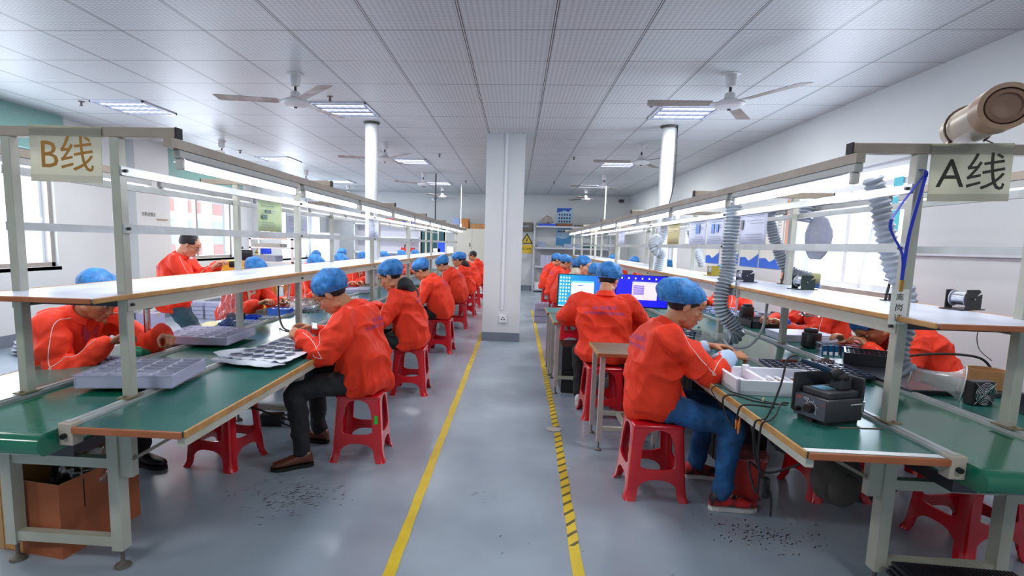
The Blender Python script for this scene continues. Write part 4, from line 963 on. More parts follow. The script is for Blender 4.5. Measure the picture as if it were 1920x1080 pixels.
# -- wall side of the left bench
wA, qa = person('worker at the green hand press with a pink shirt under the open orange jacket', (-2.81, 3.14), -100, th=(8, 20, 38), nk=46, pitch=38, near=True, hyaw=8, wr=(0.10, 0.44, 0.86), wl=(-0.20, 0.56, 0.88), trousers=pants_drk, seed=8, kh=1.1, wide=1.12, pr=False,
    shirt=mat('pink_shirt', 'c2385a', 0.7), net='round', skin=mat('skin_ruddy', 'bd7f5e', 0.5), lh={'f': (0.35, 0.9, -0.1), 'n': (0.3, 0.2, -0.9), 's': (0.7, 0, 0.4), 'curl': (50, 60, 40)})
wB, _ = person('second worker on the wall side of the left bench, hand over a blue bin', (-2.98, 5.62), -112, th=(6, 16, 32), nk=44, pitch=40, vox=.006, near=True, wr=(0.14, 0.44, 0.84), wl=(-0.16, 0.48, 0.85), trousers=pants_drk, seed=10, kh=1.1, wide=1.1, pr=False, shirt=mat('striped_shirt', 'c9b9a6', 0.7))
wC, _ = person('third worker on the wall side of the left bench, behind the man in glasses', (-3.0, 7.2), -92, th=(8, 18, 36), nk=46, pitch=40, vox=.0075, wr=(0.14, 0.44, 0.84), wl=(-0.16, 0.48, 0.84), trousers=pants_drk, seed=11, kh=1.12, wide=1.1, pr=False, wll=None) if False else person('third worker on the wall side of the left bench, behind the man in glasses', (-3.0, 7.2), -92, th=(8, 18, 36), nk=46, pitch=40, vox=.0075, wr=(0.14, 0.44, 0.84), wl=(-0.16, 0.48, 0.84), trousers=pants_drk, seed=11, kh=1.12, wide=1.1, pr=False)
for y, a, nm in ((8.25, -100, 'fourth'), (9.65, -110, 'fifth'), (10.95, -92, 'sixth'), (12.75, -96, 'seventh'), (14.3, -90, 'eighth')):
    dup((wC, wB)[nm in ('fifth', 'seventh')], (-2.98, y, 0), math.radians(a), label='%s worker on the wall side of the left bench in a blue hairnet' % nm)
dup(m3, (-4.0, 10.6, 0), math.radians(20), label='worker in an orange jacket at the far window table, back to the camera')
dup(m2, (-3.75, 11.6, 0), math.radians(30), label='worker in a blue hairnet beyond the one at the far window table')
# -- wall side of the right bench
rF, _ = person('worker bent low beside the clear plastic horn on the right bench, dark blue collar showing', (3.0, 4.02), 84, th=(14, 34, 62), nk=78, pitch=62, near=True, wl=(-0.10, 0.46, 0.83), wr=(0.2, 0.50, 0.83), trousers=pants_drk, seed=12, kh=1.1, wide=1.1, pr=False, hood=mat('navy_collar', '1d2a7a', 0.7), skin=skin2_m)
rE, _ = person('worker with a blue wristband under the clear plastic funnel of the right bench', (3.05, 5.35), 88, th=(8, 18, 36), nk=46, pitch=40, near=True, wl=(-0.12, 0.5, 0.83), wr=(0.12, 0.52, 0.83), trousers=pants_drk, seed=13, kh=1.1, wide=1.1, pr=False, skin=skin2_m)
for y, a, nm in ((7.5, 95, 'third'), (10.1, 90, 'fourth'), (12.9, 90, 'fifth'), (15.7, 90, 'sixth')):
    dup(wC, (3.03, y, 0), math.radians(a), label='%s worker on the wall side of the right bench in a blue hairnet' % nm)
wb = MB(); wb.tube([rE.matrix_world @ Vector((0, 0, 0))]*0 or [Vector((-0.12+0.03*math.cos(t), 0.475, 0.84+0.03*math.sin(t))) for t in [2*PI*i/16 for i in range(17)]], 0.012, 6, cap=False); wb.build('wristband', blueplas_m, rE, smooth=True)
# -- standing man
sm, qs = person('man standing by the left wall in teal jeans filming with a small camera rig', (-3.80, 5.75), -74, th=(4, 10, 16), nk=34, pitch=32, stand=True, seat=0.80, near=True, wr=(0.10, 0.43, 1.17), wl=(-0.08, 0.44, 1.18), ar=(0.12, 0.05, 0.09), al=(-0.12, -0.04, 0.09),
    trousers=jean2_m, net=None, glasses=True, seed=14, kh=1.08, wide=1.02, shoe='brown', skin=mat('skin_fair', 'd29a7c', 0.5), pole=(0.5, -0.6, -1), hairback=False, pipe=True)
Hs = qs['H']
mk = MB()
mk.ell((0, 0.078, -0.100), (0.034, 0.02, 0.022), None, 20, 12); bmesh.ops.transform(mk.bm, matrix=Hs, verts=mk.bm.verts)
for s in (-1, 1): mk.tube([Hs @ Vector((s*0.03, 0.075, -0.085)), Hs @ Vector((s*0.062, 0.03, -0.045)), Hs @ Vector((s*0.083, 0.0, 0.01)), Hs @ Vector((s*0.075, 0.02, -0.08))], 0.0015, 5)
mk.build('face_mask', paper_m, sm, smooth=True)
# ---------------------------------------------------------------- things on and around the benches
TB = 0.7502; SH = 1.2435
clear_m = glass('clear_plastic', 'dfe3f4', 0.22, 0.12)
film_m = glass('thin_film', 'f2f4fa', 0.16, 0.2)
tray_m = mat('grey_blue_parts', '8f93b6', 0.3, col2='d3d6ea', nscale=45, ncontrast=0.3, bump=0.3, bscale=120)
lilac_m = mat('lilac_tray_plastic', 'd3d6f2', 0.15, alpha=0.27)
silver_m = mat('silver_parts', 'aab6cc', 0.3, 0.4, col2='6c7890', nscale=60)
def parts_tray(label, x, y, z, w, d, h, a, nx=4, ny=5, group=None, rows=True):
    t = thing('component_tray', label, 'tray', (x, y, z), a, group)
    b = MB(); b.box(-w/2, w/2, -d/2, d/2, 0.001, 0.004); r = 0.004
    b.box(-w/2, w/2, -d/2, -d/2+r, 0, h).box(-w/2, w/2, d/2-r, d/2, 0, h).box(-w/2, -w/2+r, -d/2, d/2, 0, h).box(w/2-r, w/2, -d/2, d/2, 0, h)
    b.box(-w/2-.006, w/2+.006, -d/2-.006, -d/2+.004, h, h+.004).box(-w/2-.006, w/2+.006, d/2-.004, d/2+.006, h, h+.004).box(-w/2-.006, -w/2+.004, -d/2, d/2, h, h+.004).box(w/2-.004, w/2+.006, -d/2, d/2, h, h+.004)
    b.build('tray_shell', lilac_m, t)
    MB().box(-w*.48, w*.48, -d*.48, d*.48, .004, .0075).build('tray_floor', mat('dark_tray_floor', '262433', .5, col2='4a2c30', nscale=9), t)
    q = MB(); rib = MB(); cw, cd = w*0.96/nx, d*0.96/ny
    for i in range(nx):
        for j in range(ny):
            cx, cy = -w*.48+cw*(i+.5), -d*.48+cd*(j+.5)
            k = 7
            for m_ in range(k):
                xx = cx-cw*.42+cw*.84*(m_+.5)/k; q.rbox(xx-cw*.022, xx+cw*.022, cy-cd*.40, cy+cd*.40, 0.008, h*0.80, 0.002, 1)
    for i in range(nx+1): x_ = -w*.48+cw*i; rib.box(x_-.002, x_+.002, -d*.48, d*.48, .004, h*.98)
    for j in range(ny+1): y_ = -d*.48+cd*j; rib.box(-w*.48, w*.48, y_-.002, y_+.002, .004, h*.98)
    q.build('components', tray_m, t)['kind'] = 'stuff'
    rib.build('dividers', mat('divider_white', 'd6d8ec', .3), t)
    return t
parts_tray('clear compartment tray full of small parts, front left beside the bench post', -1.905, 2.62, 0.769, 0.45, 0.40, 0.062, 0.16, 4, 6)
parts_tray('clear compartment tray full of small parts behind the green press', -2.22, 3.74, 0.769, 0.50, 0.46, 0.055, 0.05, 4, 5)
parts_tray('grey tray of parts before the fourth wall side worker of the left bench', -2.42, 7.9, TB, 0.5, 0.5, 0.05, 0.1, 3, 4)
parts_tray('grey tray of parts on the left belt beyond the man in glasses', -2.0, 6.4, 0.7455, 0.4, 0.6, 0.04, -0.15, 3, 4)
def heap(name, label, cat, x, y, z, n, sx, sy, m, sz=0.012, kind='stuff', sh='box', hgt=0.02):
    b = MB(); rnd = random.Random(int(x*1000+y*77))
    for i in range(n):
        px, py = rnd.gauss(0, sx), rnd.gauss(0, sy); pz = sz*.5+hgt*math.exp(-(px/sx)**2*.5-(py/sy)**2*.5)*rnd.random()
        R = Matrix.Rotation(rnd.uniform(0, 6), 4, 'Z') @ Matrix.Rotation(rnd.uniform(-.5, .5), 4, 'X')
        l, w_, h_ = sz*rnd.uniform(.8, 1.8), sz*rnd.uniform(.4, .8), sz*rnd.uniform(.3, .6)
        b.box(-l, l, -w_, w_, -h_, h_, None); vs = b.bm.verts[:] if False else None
        b.bm.verts.ensure_lookup_table(); M = Matrix.Translation((px, py, pz+h_)) @ R
        for v in b.bm.verts[-8:]: v.co = M @ v.co
    o = b.build(name, m); o.location = (x, y, z); tag(o, label, cat, kind=kind if kind == 'stuff' else None); return o
heap('parts_heap', 'heap of small blue grey castings before the green press', 'parts', -2.42, 3.02, TB, 140, .07, .035, silver_m, .009)
o = MB().ell((0, 0, 0.011), (.012, .012, .011)).build('round_knob', silver_m, smooth=True); o.location = (-2.45, 2.9, TB); tag(o, 'single round steel knob lying left of the castings heap', 'knob')
# green hand press
t = thing('hand_press', 'green hand press with chrome column and black lever on the left bench', 'press', (-2.345, 3.27, TB))
gp_m = mat('press_green', '0f7a52', 0.35)
MB().rbox(-.11, -.01, -.055, .055, 0, .03, .005).box(-.105, -.015, -.05, .05, .03, .035).rbox(-.13, -.02, -.03, .03, .035, .05, .004).build('press_base', mat('press_base_green', '4fb08d', 0.4), t)
MB().lathe([(.036, 0), (.036, .04), (.026, .06), (.026, .075)], n=24).build('column_socket', gp_m, t, smooth=.6)
MB().cyl((0, 0, .07), (0, 0, .46), .019, n=24).build('column', chrome_m, t, smooth=.8)
MB().rbox(-.045, .03, -.03, .03, .29, .385, .01).cyl((0, -.032, .315), (0, -.03, .315), .01, n=10).build('press_head', gp_m, t, smooth=.8)
for z in (.315, .36): MB().cyl((-.008, -.03, z), (-.008, -.04, z), .009, n=12).build('clamp_screw', mat('brass', 'c9b46a', .3, .8), t)
MB().tube([(-.04, 0, .33), (-.10, -.01, .325), (-.16, -.02, .318)], [.018, .012, .008], 10).build('lever', black_m, t, smooth=True)
MB().tube([(-.10, -.01, .33), (-.09, -.02, .39)], .004, 6).build('lever_pin', chrome_m, t)
# white foam sheets with dark cut pieces
def foam_sheet(name, label, pts, z, rows, grp=None):
    t = thing(name, label, 'foam sheet', (pts[0][0], pts[0][1], z)); P = [Vector((p[0]-pts[0][0], p[1]-pts[0][1], 0)) for p in pts]
    b = MB(); n, m_ = 28, 20; V = []
    for i in range(n+1):
        row = []
        for j in range(m_+1):
            u, v = i/n, j/m_; p = P[0].lerp(P[1], u).lerp(P[3].lerp(P[2], u), v)
            e = min(u, 1-u, v, 1-v); w = 0.004*noise.noise(p*14)+(0.006*math.sin(u*40)*math.exp(-v/.05) if v < .2 else 0)
            row.append(b.bm.verts.new(p+Vector((noise.noise(p*9)*.012*(e < .06), noise.noise(p*11)*.012*(e < .06), 0.009+w+.010*math.exp(-e/.02)*max(0, noise.noise(p*7))))))
        V.append(row)
    for i in range(n):
        for j in range(m_): b.bm.faces.new((V[i][j], V[i+1][j], V[i+1][j+1], V[i][j+1]))
    o = b.build('foam_body', mat('white_foam_film', 'dfe6f2', .6, alpha=.96), t, smooth=3.2); md = o.modifiers.new('s', 'SOLIDIFY'); md.thickness = .003; md.offset = -1
    rnd = random.Random(4); q = MB()
    for r in range(rows[1]):
        for c in range(rows[0]):
            u, v = (c+.8)/(rows[0]+.8), (r+.7)/(rows[1]+.6); p = P[0].lerp(P[1], u).lerp(P[3].lerp(P[2], u), v)
            M = Matrix.Translation(p+Vector((0, 0, .021))) @ rz(rnd.uniform(.2, .7))
            q.prism([(-.034, -.018), (.004, -.024), (.034, -.008), (.03, .018), (-.006, .022), (-.036, .006)], 0, .002, M)
    q.build('cut_pieces', mat('navy_cut_parts', '23375a', .4), t)['kind'] = 'stuff'
    return t
foam_sheet('foam_sheet', 'white film sheet holding rows of dark blue cut pieces, beside the man in glasses', [(-1.80, 3.12), (-1.33, 3.04), (-1.34, 3.72), (-1.66, 3.84)], 0.769, (5, 5))
b = MB()
for (pts) in ([(-1.93, 3.30), (-1.72, 3.10), (-1.60, 3.30), (-1.75, 3.46), (-1.90, 3.38)], [(-1.82, 3.06), (-1.64, 3.0), (-1.42, 2.96), (-1.34, 3.05), (-1.5, 3.14), (-1.78, 3.16)]):
    n = len(pts); c = Vector((sum(p[0] for p in pts)/n, sum(p[1] for p in pts)/n, .782)); rr = []
    P2 = smoothpath([(p[0], p[1], .774) for p in pts]+[(pts[0][0], pts[0][1], .774)], 6)
    for p in P2: rr.append(b.bm.verts.new(p+Vector((0, 0, noise.noise(p*25)*.008))))
    cv = b.bm.verts.new(c)
    for i in range(len(rr)-1): b.bm.faces.new((rr[i], rr[i+1], cv))
o = b.build('crumpled_film', mat('white_foam_film', 'dfe6f2', .6), smooth=3.2); tag(o, 'crumpled white film edges under the foam sheet', 'film'); md = o.modifiers.new('s', 'SOLIDIFY'); md.thickness = .002
# phone in man's hands
t = thing('small_device', 'small light blue device held by the man in glasses', 'device', (-1.42, 3.72, .895), .5); t.rotation_euler = (.35, .2, .5)
MB().rbox(-.02, .02, -.045, .045, -.005, .005, .003).build('device_body', mat('device_white', 'cfdaf0', .3), t); MB().box(-.016, .016, -.038, .03, .005, .0056).build('device_screen', mat('device_screen_dark', '2c3f66', .1), t)
def bin_(name, label, x, y, z, w, d, h, m, a=0, cat='bin', grp=None, fill=None, ribs=True, flare=.006):
    t = thing(name, label, cat, (x, y, z), a, grp); b = MB(); th = .003
    for (x0, x1, y0, y1) in ((-w/2, w/2, -d/2, -d/2+th), (-w/2, w/2, d/2-th, d/2), (-w/2, -w/2+th, -d/2, d/2), (w/2-th, w/2, -d/2, d/2)): b.box(x0, x1, y0, y1, 0, h)
    b.box(-w/2, w/2, -d/2, d/2, 0, th); b.box(-w/2-flare, w/2+flare, -d/2-flare, -d/2+th, h-.006, h).box(-w/2-flare, w/2+flare, d/2-th, d/2+flare, h-.006, h).box(-w/2-flare, -w/2+th, -d/2, d/2, h-.006, h).box(w/2-th, w/2+flare, -d/2, d/2, h-.006, h)
    b.build('bin_body', m, t)
    if ribs:
        r = MB()
        for i in range(6): xx = -w/2+w*(i+.5)/6; r.box(xx-.003, xx+.003, -d/2-.005, -d/2, 0, h-.006).box(xx-.003, xx+.003, d/2, d/2+.005, 0, h-.006)
        for i in range(4): yy = -d/2+d*(i+.5)/4; r.box(-w/2-.005, -w/2, yy-.003, yy+.003, 0, h-.006).box(w/2, w/2+.005, yy-.003, yy+.003, 0, h-.006)
        r.build('bin_ribs', m, t)
    if fill:
        q = MB(); rnd = random.Random(int(w*1000))
        for i in range(40): px, py = rnd.uniform(-w*.42, w*.42), rnd.uniform(-d*.42, d*.42); q.rbox(px-.01, px+.01, py-.006, py+.006, th, h*.7+rnd.uniform(0, h*.25), .002, 1)
        q.build('bin_contents', fill, t)['kind'] = 'stuff'
    return t
bluel_m = mat('light_blue_plastic', '4b7ae6', .35)
bin_('parts_bin', 'light blue ribbed bin below the second wall side worker', -2.36, 5.27, TB, .21, .14, .062, bluel_m, .05, fill=paper_m)
bin_('shallow_tray', 'shallow blue tray carrying a tape roll on the left bench', -2.50, 4.22, TB, .25, .16, .022, blueplas_m, .12, cat='tray', ribs=False)
t = thing('tape_roll', 'cream tape roll standing half tilted in the shallow blue tray', 'tape roll', (-2.50, 4.24, TB+.028)); t.rotation_euler = (.25, 0, .1)
MB().lathe([(.05, -.018), (.062, -.018), (.062, .018), (.05, .018)], n=32).build('tape_body', mat('masking_tape', 'd9cfa3', .6), t, smooth=.6)
bin_('dark_bin', 'dark navy bin behind the left inner post', -2.48, 4.62, TB, .12, .1, .085, mat('navy_plastic', '1f2c48', .4), 0)
bin_('dark_bin', 'small bright blue bin next to the dark navy bin', -2.42, 4.82, TB, .11, .1, .045, blueplas_m, 0)['category'] = 'bin'
bin_('flat_case', 'flat clear case of small parts beside the belt rail', -2.36, 4.55, TB, .2, .13, .035, lilac_m, .05, cat='case', fill=silver_m, ribs=False)
bin_('flat_case', 'grey flat case beyond the small bright blue bin', -2.34, 4.86, TB, .18, .14, .03, mat('greyish_case', 'a9b0c4', .4), .05, cat='case', fill=silver_m, ribs=False)
bin_('blue_box', 'bright blue box on the left bench by the hooded man', -1.58, 5.42, TB, .12, .14, .06, blueplas_m, .1, cat='box', ribs=False, fill=paper_m)
bin_('white_box', 'white paper box on the left bench past the blue box', -1.50, 5.85, TB, .12, .2, .06, paper_m, .1, cat='box', ribs=False)
bin_('green_tool_tray', 'green tray before the fourth worker of the left aisle row', -1.55, 8.9, TB, .3, .25, .04, gp_m, .3, cat='tray', ribs=False)
# clear bag of blue parts standing by the inner post
def cloth_blob(name, label, cat, c, r, m, seed=0, amp=.25, flat=0, top=None, kind=None):
    b = bmesh.new(); bmesh.ops.create_icosphere(b, subdivisions=5, radius=1)
    for v in b.verts:
        n_ = noise.noise(v.co*1.6+Vector((seed, 0, 0)))*amp+(ridge(v.co+Vector((0, seed, 0)), 2.6)-.5)*amp*.45
        f = 1+n_; x, y, z = v.co
        if top: kz = (z+1)/2; s = (1-kz)+kz*top; x *= s; y *= s
        v.co = Vector((x*r[0]*f, y*r[1]*f, max(-r[2]*(1-flat), z*r[2]*f)+r[2]*(1-flat)))
    mb = MB.__new__(MB); mb.bm = b; o = mb.build(name, m, smooth=3.2); o.location = c; return tag(o, label, cat, kind=kind)
cloth_blob('plastic_bag', 'tall clear plastic bag standing by the inner post of the left bench', 'plastic bag', (-2.44, 4.42, TB), (.10, .10, .20), film_m, 3, .35, .1, top=.55)
heap('bagged_parts', 'blue grey rods and parts in the foot of the clear bag', 'parts', -2.42, 4.40, TB+.012, 70, .035, .03, mat('navy_parts', '43557e', .4), .014, hgt=.06)
cloth_blob('plastic_bag', 'loose white plastic bag lying behind the second left post', 'plastic bag', (-2.35, 5.62, TB), (.17, .20, .075), film_m, 5, .4, .25)
heap('bagged_parts', 'silver parts spilling from the loose white bag', 'parts', -2.26, 5.58, TB+.004, 60, .07, .05, silver_m, .012)
# power lead from the shelf to the belt
o = MB().tube(smoothpath([(-2.25, 5.0, 1.17), (-2.25, 4.98, .98), (-2.12, 4.7, .83), (-1.95, 4.4, .762), (-1.82, 4.27, .752)]), .009, 8).build('power_lead', blackr_m, smooth=True); tag(o, 'black lead hanging from the left shelf down to the belt', 'cable')
# tubular light pen hanging
o = MB().cyl((-1.80, 4.20, 1.19), (-1.81, 4.18, 1.03), .010, n=10).build('hanging_tube', white_m); tag(o, 'short white tube hanging at the second left post', 'tube')
# sheets hung from the upper rails
def sheet(name, label, x, y0, y1, z0, z1, m, bow=0.01, lines=None, sleeve=True, cat='instruction sheet', blocks=()):
    t = thing(name, label, cat, (x, (y0+y1)/2, z0)); hw = (y1-y0)/2; h = z1-z0
    b = MB(); n = 10; V = []
    for i in range(n+1):
        f = -1+2*i/n; V.append([b.bm.verts.new((bow*(1-f*f)*(1-k)+0.0, f*hw, h*k)) for k in (0, .33, .66, 1)])
    for i in range(n):
        for k in range(3): b.bm.faces.new((V[i][k], V[i+1][k], V[i+1][k+1], V[i][k+1]))
    o = b.build('sheet_paper', m, t, smooth=3.2); md = o.modifiers.new('s', 'SOLIDIFY'); md.thickness = .0012; md.offset = 0
    q = MB(); rnd = random.Random(int(y0*100)); s = -1 if x < 0 else 1
    for sd in (-1, 1):
        for (zz) in (lines or (.92, .84, .7, .62, .3, .22, .14)):
            L = rnd.uniform(.5, .85); xx = sd*.0015+bow*(1-.1)*(1-zz)*1.0
            q.box(xx+sd*.004-.0004, xx+sd*.004+.0004, -hw*.8, -hw*.8+2*hw*.8*L, h*zz-.0015, h*zz+.0015)
    q.build('sheet_print', mat('grey_print', '8b92a0', .6), t)
    for (fy, fz, fw, fh, mm) in blocks:
        for sd in (-1, 1):
            xx = sd*.007+bow*(1-fz); MB().box(xx-.0004, xx+.0004, hw*(fy*2-1), hw*((fy+fw)*2-1), h*fz, h*(fz+fh)).build('sheet_picture', mm, t)
    return t
greenp = translucent(mat('green_paper', 'c9d8b4', .5), .5, 'dbe6c6'); yel = mat('ochre_paper', 'b7aa72', .5); bluepic = mat('blue_picture', '5b86c9', .5); dkpic = mat('dark_picture', '5b7a76', .5); whs = translucent(mat('sleeve_paper', 'dde1ee', .45), .5, 'e6eaf4')
sheet('work_instruction', 'pale green work sheet hung on the left bench rail', -1.738, 3.56, 3.93, 1.555, 1.762, greenp, blocks=((.25, .62, .22, .1, dkpic), (.1, .4, .2, .15, dkpic)))
sheet('work_instruction', 'plain grey sheet hung beside the pale green one', -2.26, 5.2, 5.75, 1.555, 1.762, mat('grey_sheet', 'b6bfcf', .4))
sheet('work_instruction', 'white sheet hung at the third left post', -1.738, 6.3, 6.75, 1.555, 1.762, whs)
sheet('work_instruction', 'white sheet with a blue block, left of the two hung on the right rail', 1.66, 4.95, 5.42, 1.55, 1.775, whs, -.01, blocks=((.3, .45, .22, .35, bluepic),))
sheet('work_instruction', 'white sheet with blue pictures, right of the two on the right rail', 1.66, 4.53, 4.92, 1.55, 1.775, whs, -.01, blocks=((.5, .42, .16, .35, bluepic), (.25, .45, .12, .3, bluepic)))
sheet('work_instruction', 'clear sleeve sheet with a dark strip between the two hoses', 1.66, 3.78, 4.22, 1.55, 1.79, whs, -.01, blocks=((.82, .45, .08, .3, mat('dark_strip', '6b6f72', .5)),))
sheet('work_instruction', 'ochre brown sheet hung on the right rail', 1.66, 5.75, 6.18, 1.55, 1.765, yel, -.005)
sheet('work_instruction', 'pale sheet hung on the far right rail near the curtains', 1.66, 8.6, 9.1, 1.55, 1.765, whs, -.005)
cloth_blob('hanging_bag', 'translucent grey bag hung before the right window', 'plastic bag', (2.40, 4.55, 1.45), (.03, .19, .175), mat('grey_film', '8d90a8', .25, alpha=.75), 8, .12, 0)
# ---- right bench
t = thing('foam_box', 'white foam box with orange and dark parts on the right bench edge', 'foam box', (1.44, 3.05, TB+.001), -.03)
foam_m = mat('styrofoam', 'e9eaf4', .8, bump=.15, bscale=200)
b = MB(); poly = [(-.26, .10), (-.235, -.165), (.14, -.165), (.34, .03), (.31, .42), (-.02, .30)]
poly = [(-.27, .13), (-.235, -.17), (.30, -.17), (.36, -.10), (.22, .33), (.0, .34), (-.10, .30)]
poly = [(-.27, .16), (-.23, -.17), (.25, -.17), (.30, .36), (-.1, .36)]
poly = [(-.24, .17), (-.24, -.17), (.25, -.17), (.25, .17)]
W_, D_, Hh = .25, .18, .078
for (x0, x1, y0, y1) in ((-W_, W_, -D_, -D_+.022), (-W_, W_, D_-.022, D_), (-W_, -W_+.022, -D_, D_), (W_-.022, W_, -D_, D_)): b.rbox(x0, x1, y0, y1, 0, Hh, .004)
b.box(-W_, W_, -D_, D_, 0, .02); b.build('box_shell', foam_m, t)
MB().rbox(-.10, -.078, -D_+.02, D_-.02, .02, Hh-.006, .003).rbox(-.105, -.07, .135, .165, .05, Hh+.016, .003).build('box_divider', foam_m, t)
o = MB()
for i in range(4): o.rbox(.02+i*.045, .04+i*.045, -.10, .13, .021, .04, .003)
o.build('foam_slots', foam_m, t)
amber = mat('amber_parts', 'b5762a', .4, col2='7a4a1a', nscale=40)
for i, (x_, y_) in enumerate(((1.46, 3.02), (1.50, 2.97), (1.42, 3.07), (1.48, 3.10), (1.53, 3.03))):
    o = MB().rbox(-.018, .018, -.011, .011, 0, .016, .003).cyl((0, 0, .016), (0, 0, .022), .006, n=8).build('amber_connector', amber); o.location = (x_, y_, TB+.022); o.rotation_euler = (0, 0, i*1.1)
    tag(o, 'small amber connector lying in the white foam box', 'connector', 'amber connectors in the foam box')
heap('dark_chips', 'dark flat chips strewn in the foam box', 'parts', 1.45, 3.03, TB+.022, 40, .045, .03, mat('dark_chip', '3a4048', .4), .009, hgt=.004)
o = MB().rbox(-.012, .012, -.11, .11, 0, .014, .002); 
for i in range(18): o.box(-.016, .016, -.105+i*.012, -.099+i*.012, .012, .018)
o = o.build('connector_strip', amber); o.location = (1.60, 3.03, TB+.022); o.rotation_euler = (0, 0, .1); tag(o, 'long ribbed amber connector strip in the foam box', 'connector')
# soldering station
t = thing('soldering_station', 'black soldering station with a round dial on the right bench corner', 'soldering station', (1.43, 2.50, TB+.001), .38)
sg = mat('station_grey', '35373d', .45, bump=.15, bscale=120); sp_ = mat('station_panel', '565a66', .4)
MB().rbox(-.10, .115, -.085, .085, .012, .115, .008).build('station_body', sg, t, smooth=.8)
MB().box(-.1, -.095, -.02, .02, 0, .012).box(-.08, .1, -.075, .075, 0, .012).build('station_feet', blackr_m, t)
MB().quad((-.1015, .078, .02), (-.1015, -.078, .02), (-.1015, -.078, .108), (-.1015, .078, .108)).build('front_panel', sp_, t)
MB().cyl((-.101, -.005, .062), (-.125, -.005, .062), .022, .019, n=24).cyl((-.101, .052, .045), (-.13, .052, .045), .011, n=14).build('dial', mat('dial_dark', '1d1418', .4), t, smooth=.7)
q = MB()
for i in range(14):
    a0, a1 = -2.2+i*.31, -2.2+(i+1)*.31
    q.box(-.1022, -.1018, -.005+.028*math.sin(a0)-.001, -.005+.028*math.sin(a0)+.001, .062+.028*math.cos(a0)-.004, .062+.028*math.cos(a0)+.004)
    if i % 3 == 0: q.tube([(-.102, -.005+.031*math.sin(a0), .062+.031*math.cos(a0)), (-.102, -.005+.038*math.sin(a0), .062+.038*math.cos(a0))], .0012, 4)
q.build('dial_marks', paper_m, t)
Mp = Matrix.Translation((-.1022, .02, .098)) @ Matrix.Rotation(-PI/2, 4, 'Z') @ Matrix.Rotation(PI/2, 4, 'X')
put_text('panel_number', '929', .018, Mp, paper_m, t, .0003, .0004)
MB().box(-.1022, -.1018, .045, .07, .094, .104).box(-.1022, -.1018, -.075, -.06, .088, .094).build('panel_badge', mat('badge_red', 'b0463c', .5), t)
MB().rbox(-.105, .12, -.092, -.078, .02, .20, .006).rbox(-.105, .12, .078, .092, .02, .20, .006).build('side_guards', sg, t) if False else None
MB().rbox(-.075, .10, -.07, .07, .115, .145, .006).build('top_tray', sg, t)
MB().box(-.05, .02, -.02, .045, .145, .148).build('sponge', mat('blue_sponge', '5e93ad', .8), t)
b = MB(); b.rbox(-.11, .12, .083, .09, .03, .205, .006); b.rbox(.105, .115, -.085, .09, .03, .205, .005); b.rbox(.02, .085, -.045, .015, .145, .20, .006); b.build('guard_plates', sg, t)
MB().tube(smoothpath([(.05, -.02, .195), (.03, -.01, .215), (0, .0, .205)], 5), [.026]*11, 14).ell((.045, -.02, .20), (.035, .032, .022)).build('iron_holder', blackr_m, t, smooth=True)
b = MB(); b.tube([(.02, -.005, .215), (-.05, .02, .245), (-.13, .045, .275)], [.014, .013, .008], 14); b.build('soldering_iron', mat('iron_grip', '1e3350', .35), t, smooth=True)
MB().box(.098, .116, -.088, -.082, .05, .10).cyl((.03, -.086, .09), (.10, -.086, .09), .004, n=8).build('side_handle', chrome_m, t)
def cable(name, label, pts, r=.0045, m=None, n=8): o = MB().tube(smoothpath(pts, 9), r, n).build(name, m or blackr_m, smooth=True); return tag(o, label, 'cable')
cable('iron_cable', 'black cable arching from the soldering iron and down over the bench edge', [(1.316, 2.574, 1.03), (1.27, 2.56, 1.01), (1.22, 2.50, .90), (1.15, 2.45, .765), (1.10, 2.45, .735), (1.115, 2.47, .60), (1.16, 2.5, .50), (1.20, 2.52, .43)])
cable('station_cable', 'black lead plugged into the dial side of the soldering station', [(1.305, 2.585, .795), (1.26, 2.56, .80), (1.20, 2.48, .768), (1.14, 2.4, .765), (1.105, 2.40, .735), (1.12, 2.42, .55), (1.22, 2.5, .38), (1.24, 2.52, .26)])
cable('loop_cable', 'black cable looping over the bench edge below the foam box', [(1.33, 2.66, .765), (1.22, 2.72, .760), (1.13, 2.78, .772), (1.095, 2.82, .74), (1.11, 2.8, .66), (1.12, 2.7, .62), (1.10, 2.64, .72), (1.12, 2.62, .768), (1.26, 2.62, .762)])
cable('thin_cable', 'thin black cable with a white clip left of the soldering station', [(1.34, 2.66, .764), (1.27, 2.74, .758), (1.22, 2.80, .762), (1.17, 2.9, .757), (1.12, 2.98, .765), (1.10, 3.0, .74), (1.115, 2.98, .70)], .003)
o = MB().ell((1.262, 2.742, .765), (.008, .006, .012)).build('cable_clip', mat('clip_white', 'd6cfa6', .5), smooth=True); tag(o, 'tiny cream clip on the thin cable', 'clip')
for i, (y_, z_) in enumerate(((2.66, .655), (2.63, .64))):
    o = MB().tube([(1.108, y_, .70), (1.106, y_, z_+.02), (1.105, y_, z_-.02)], [.002, .007, .003], 8).build('orange_plug', mat('orange_plug', 'e87a1c', .4), smooth=True); tag(o, 'orange plug tip dangling at the bench edge, %s' % ('behind the other' if i == 0 else 'nearer the camera'), 'plug')
o = MB().tube([(1.42, 2.385, .752), (1.62, 2.40, .752)], .002, 6).build('thin_rod', mat('rod_metal', 'b98d7a', .3, .5)); tag(o, 'thin rod lying before the soldering station', 'rod')
# cables hanging beneath
cable('hanging_lead', 'black lead hanging under the right bench to the plug', [(1.11, 2.5, .70), (1.17, 2.52, .5), (1.20, 2.6, .34), (1.2, 2.7, .45), (1.3, 2.7, .40), (1.45, 2.6, .52)], .006)
o = MB().rbox(-.02, .02, -.02, .02, -.05, .05, .01).build('dark_plug', black_m, smooth=True); o.location = (1.20, 2.52, .40); tag(o, 'black plug at the end of the hanging lead', 'plug')
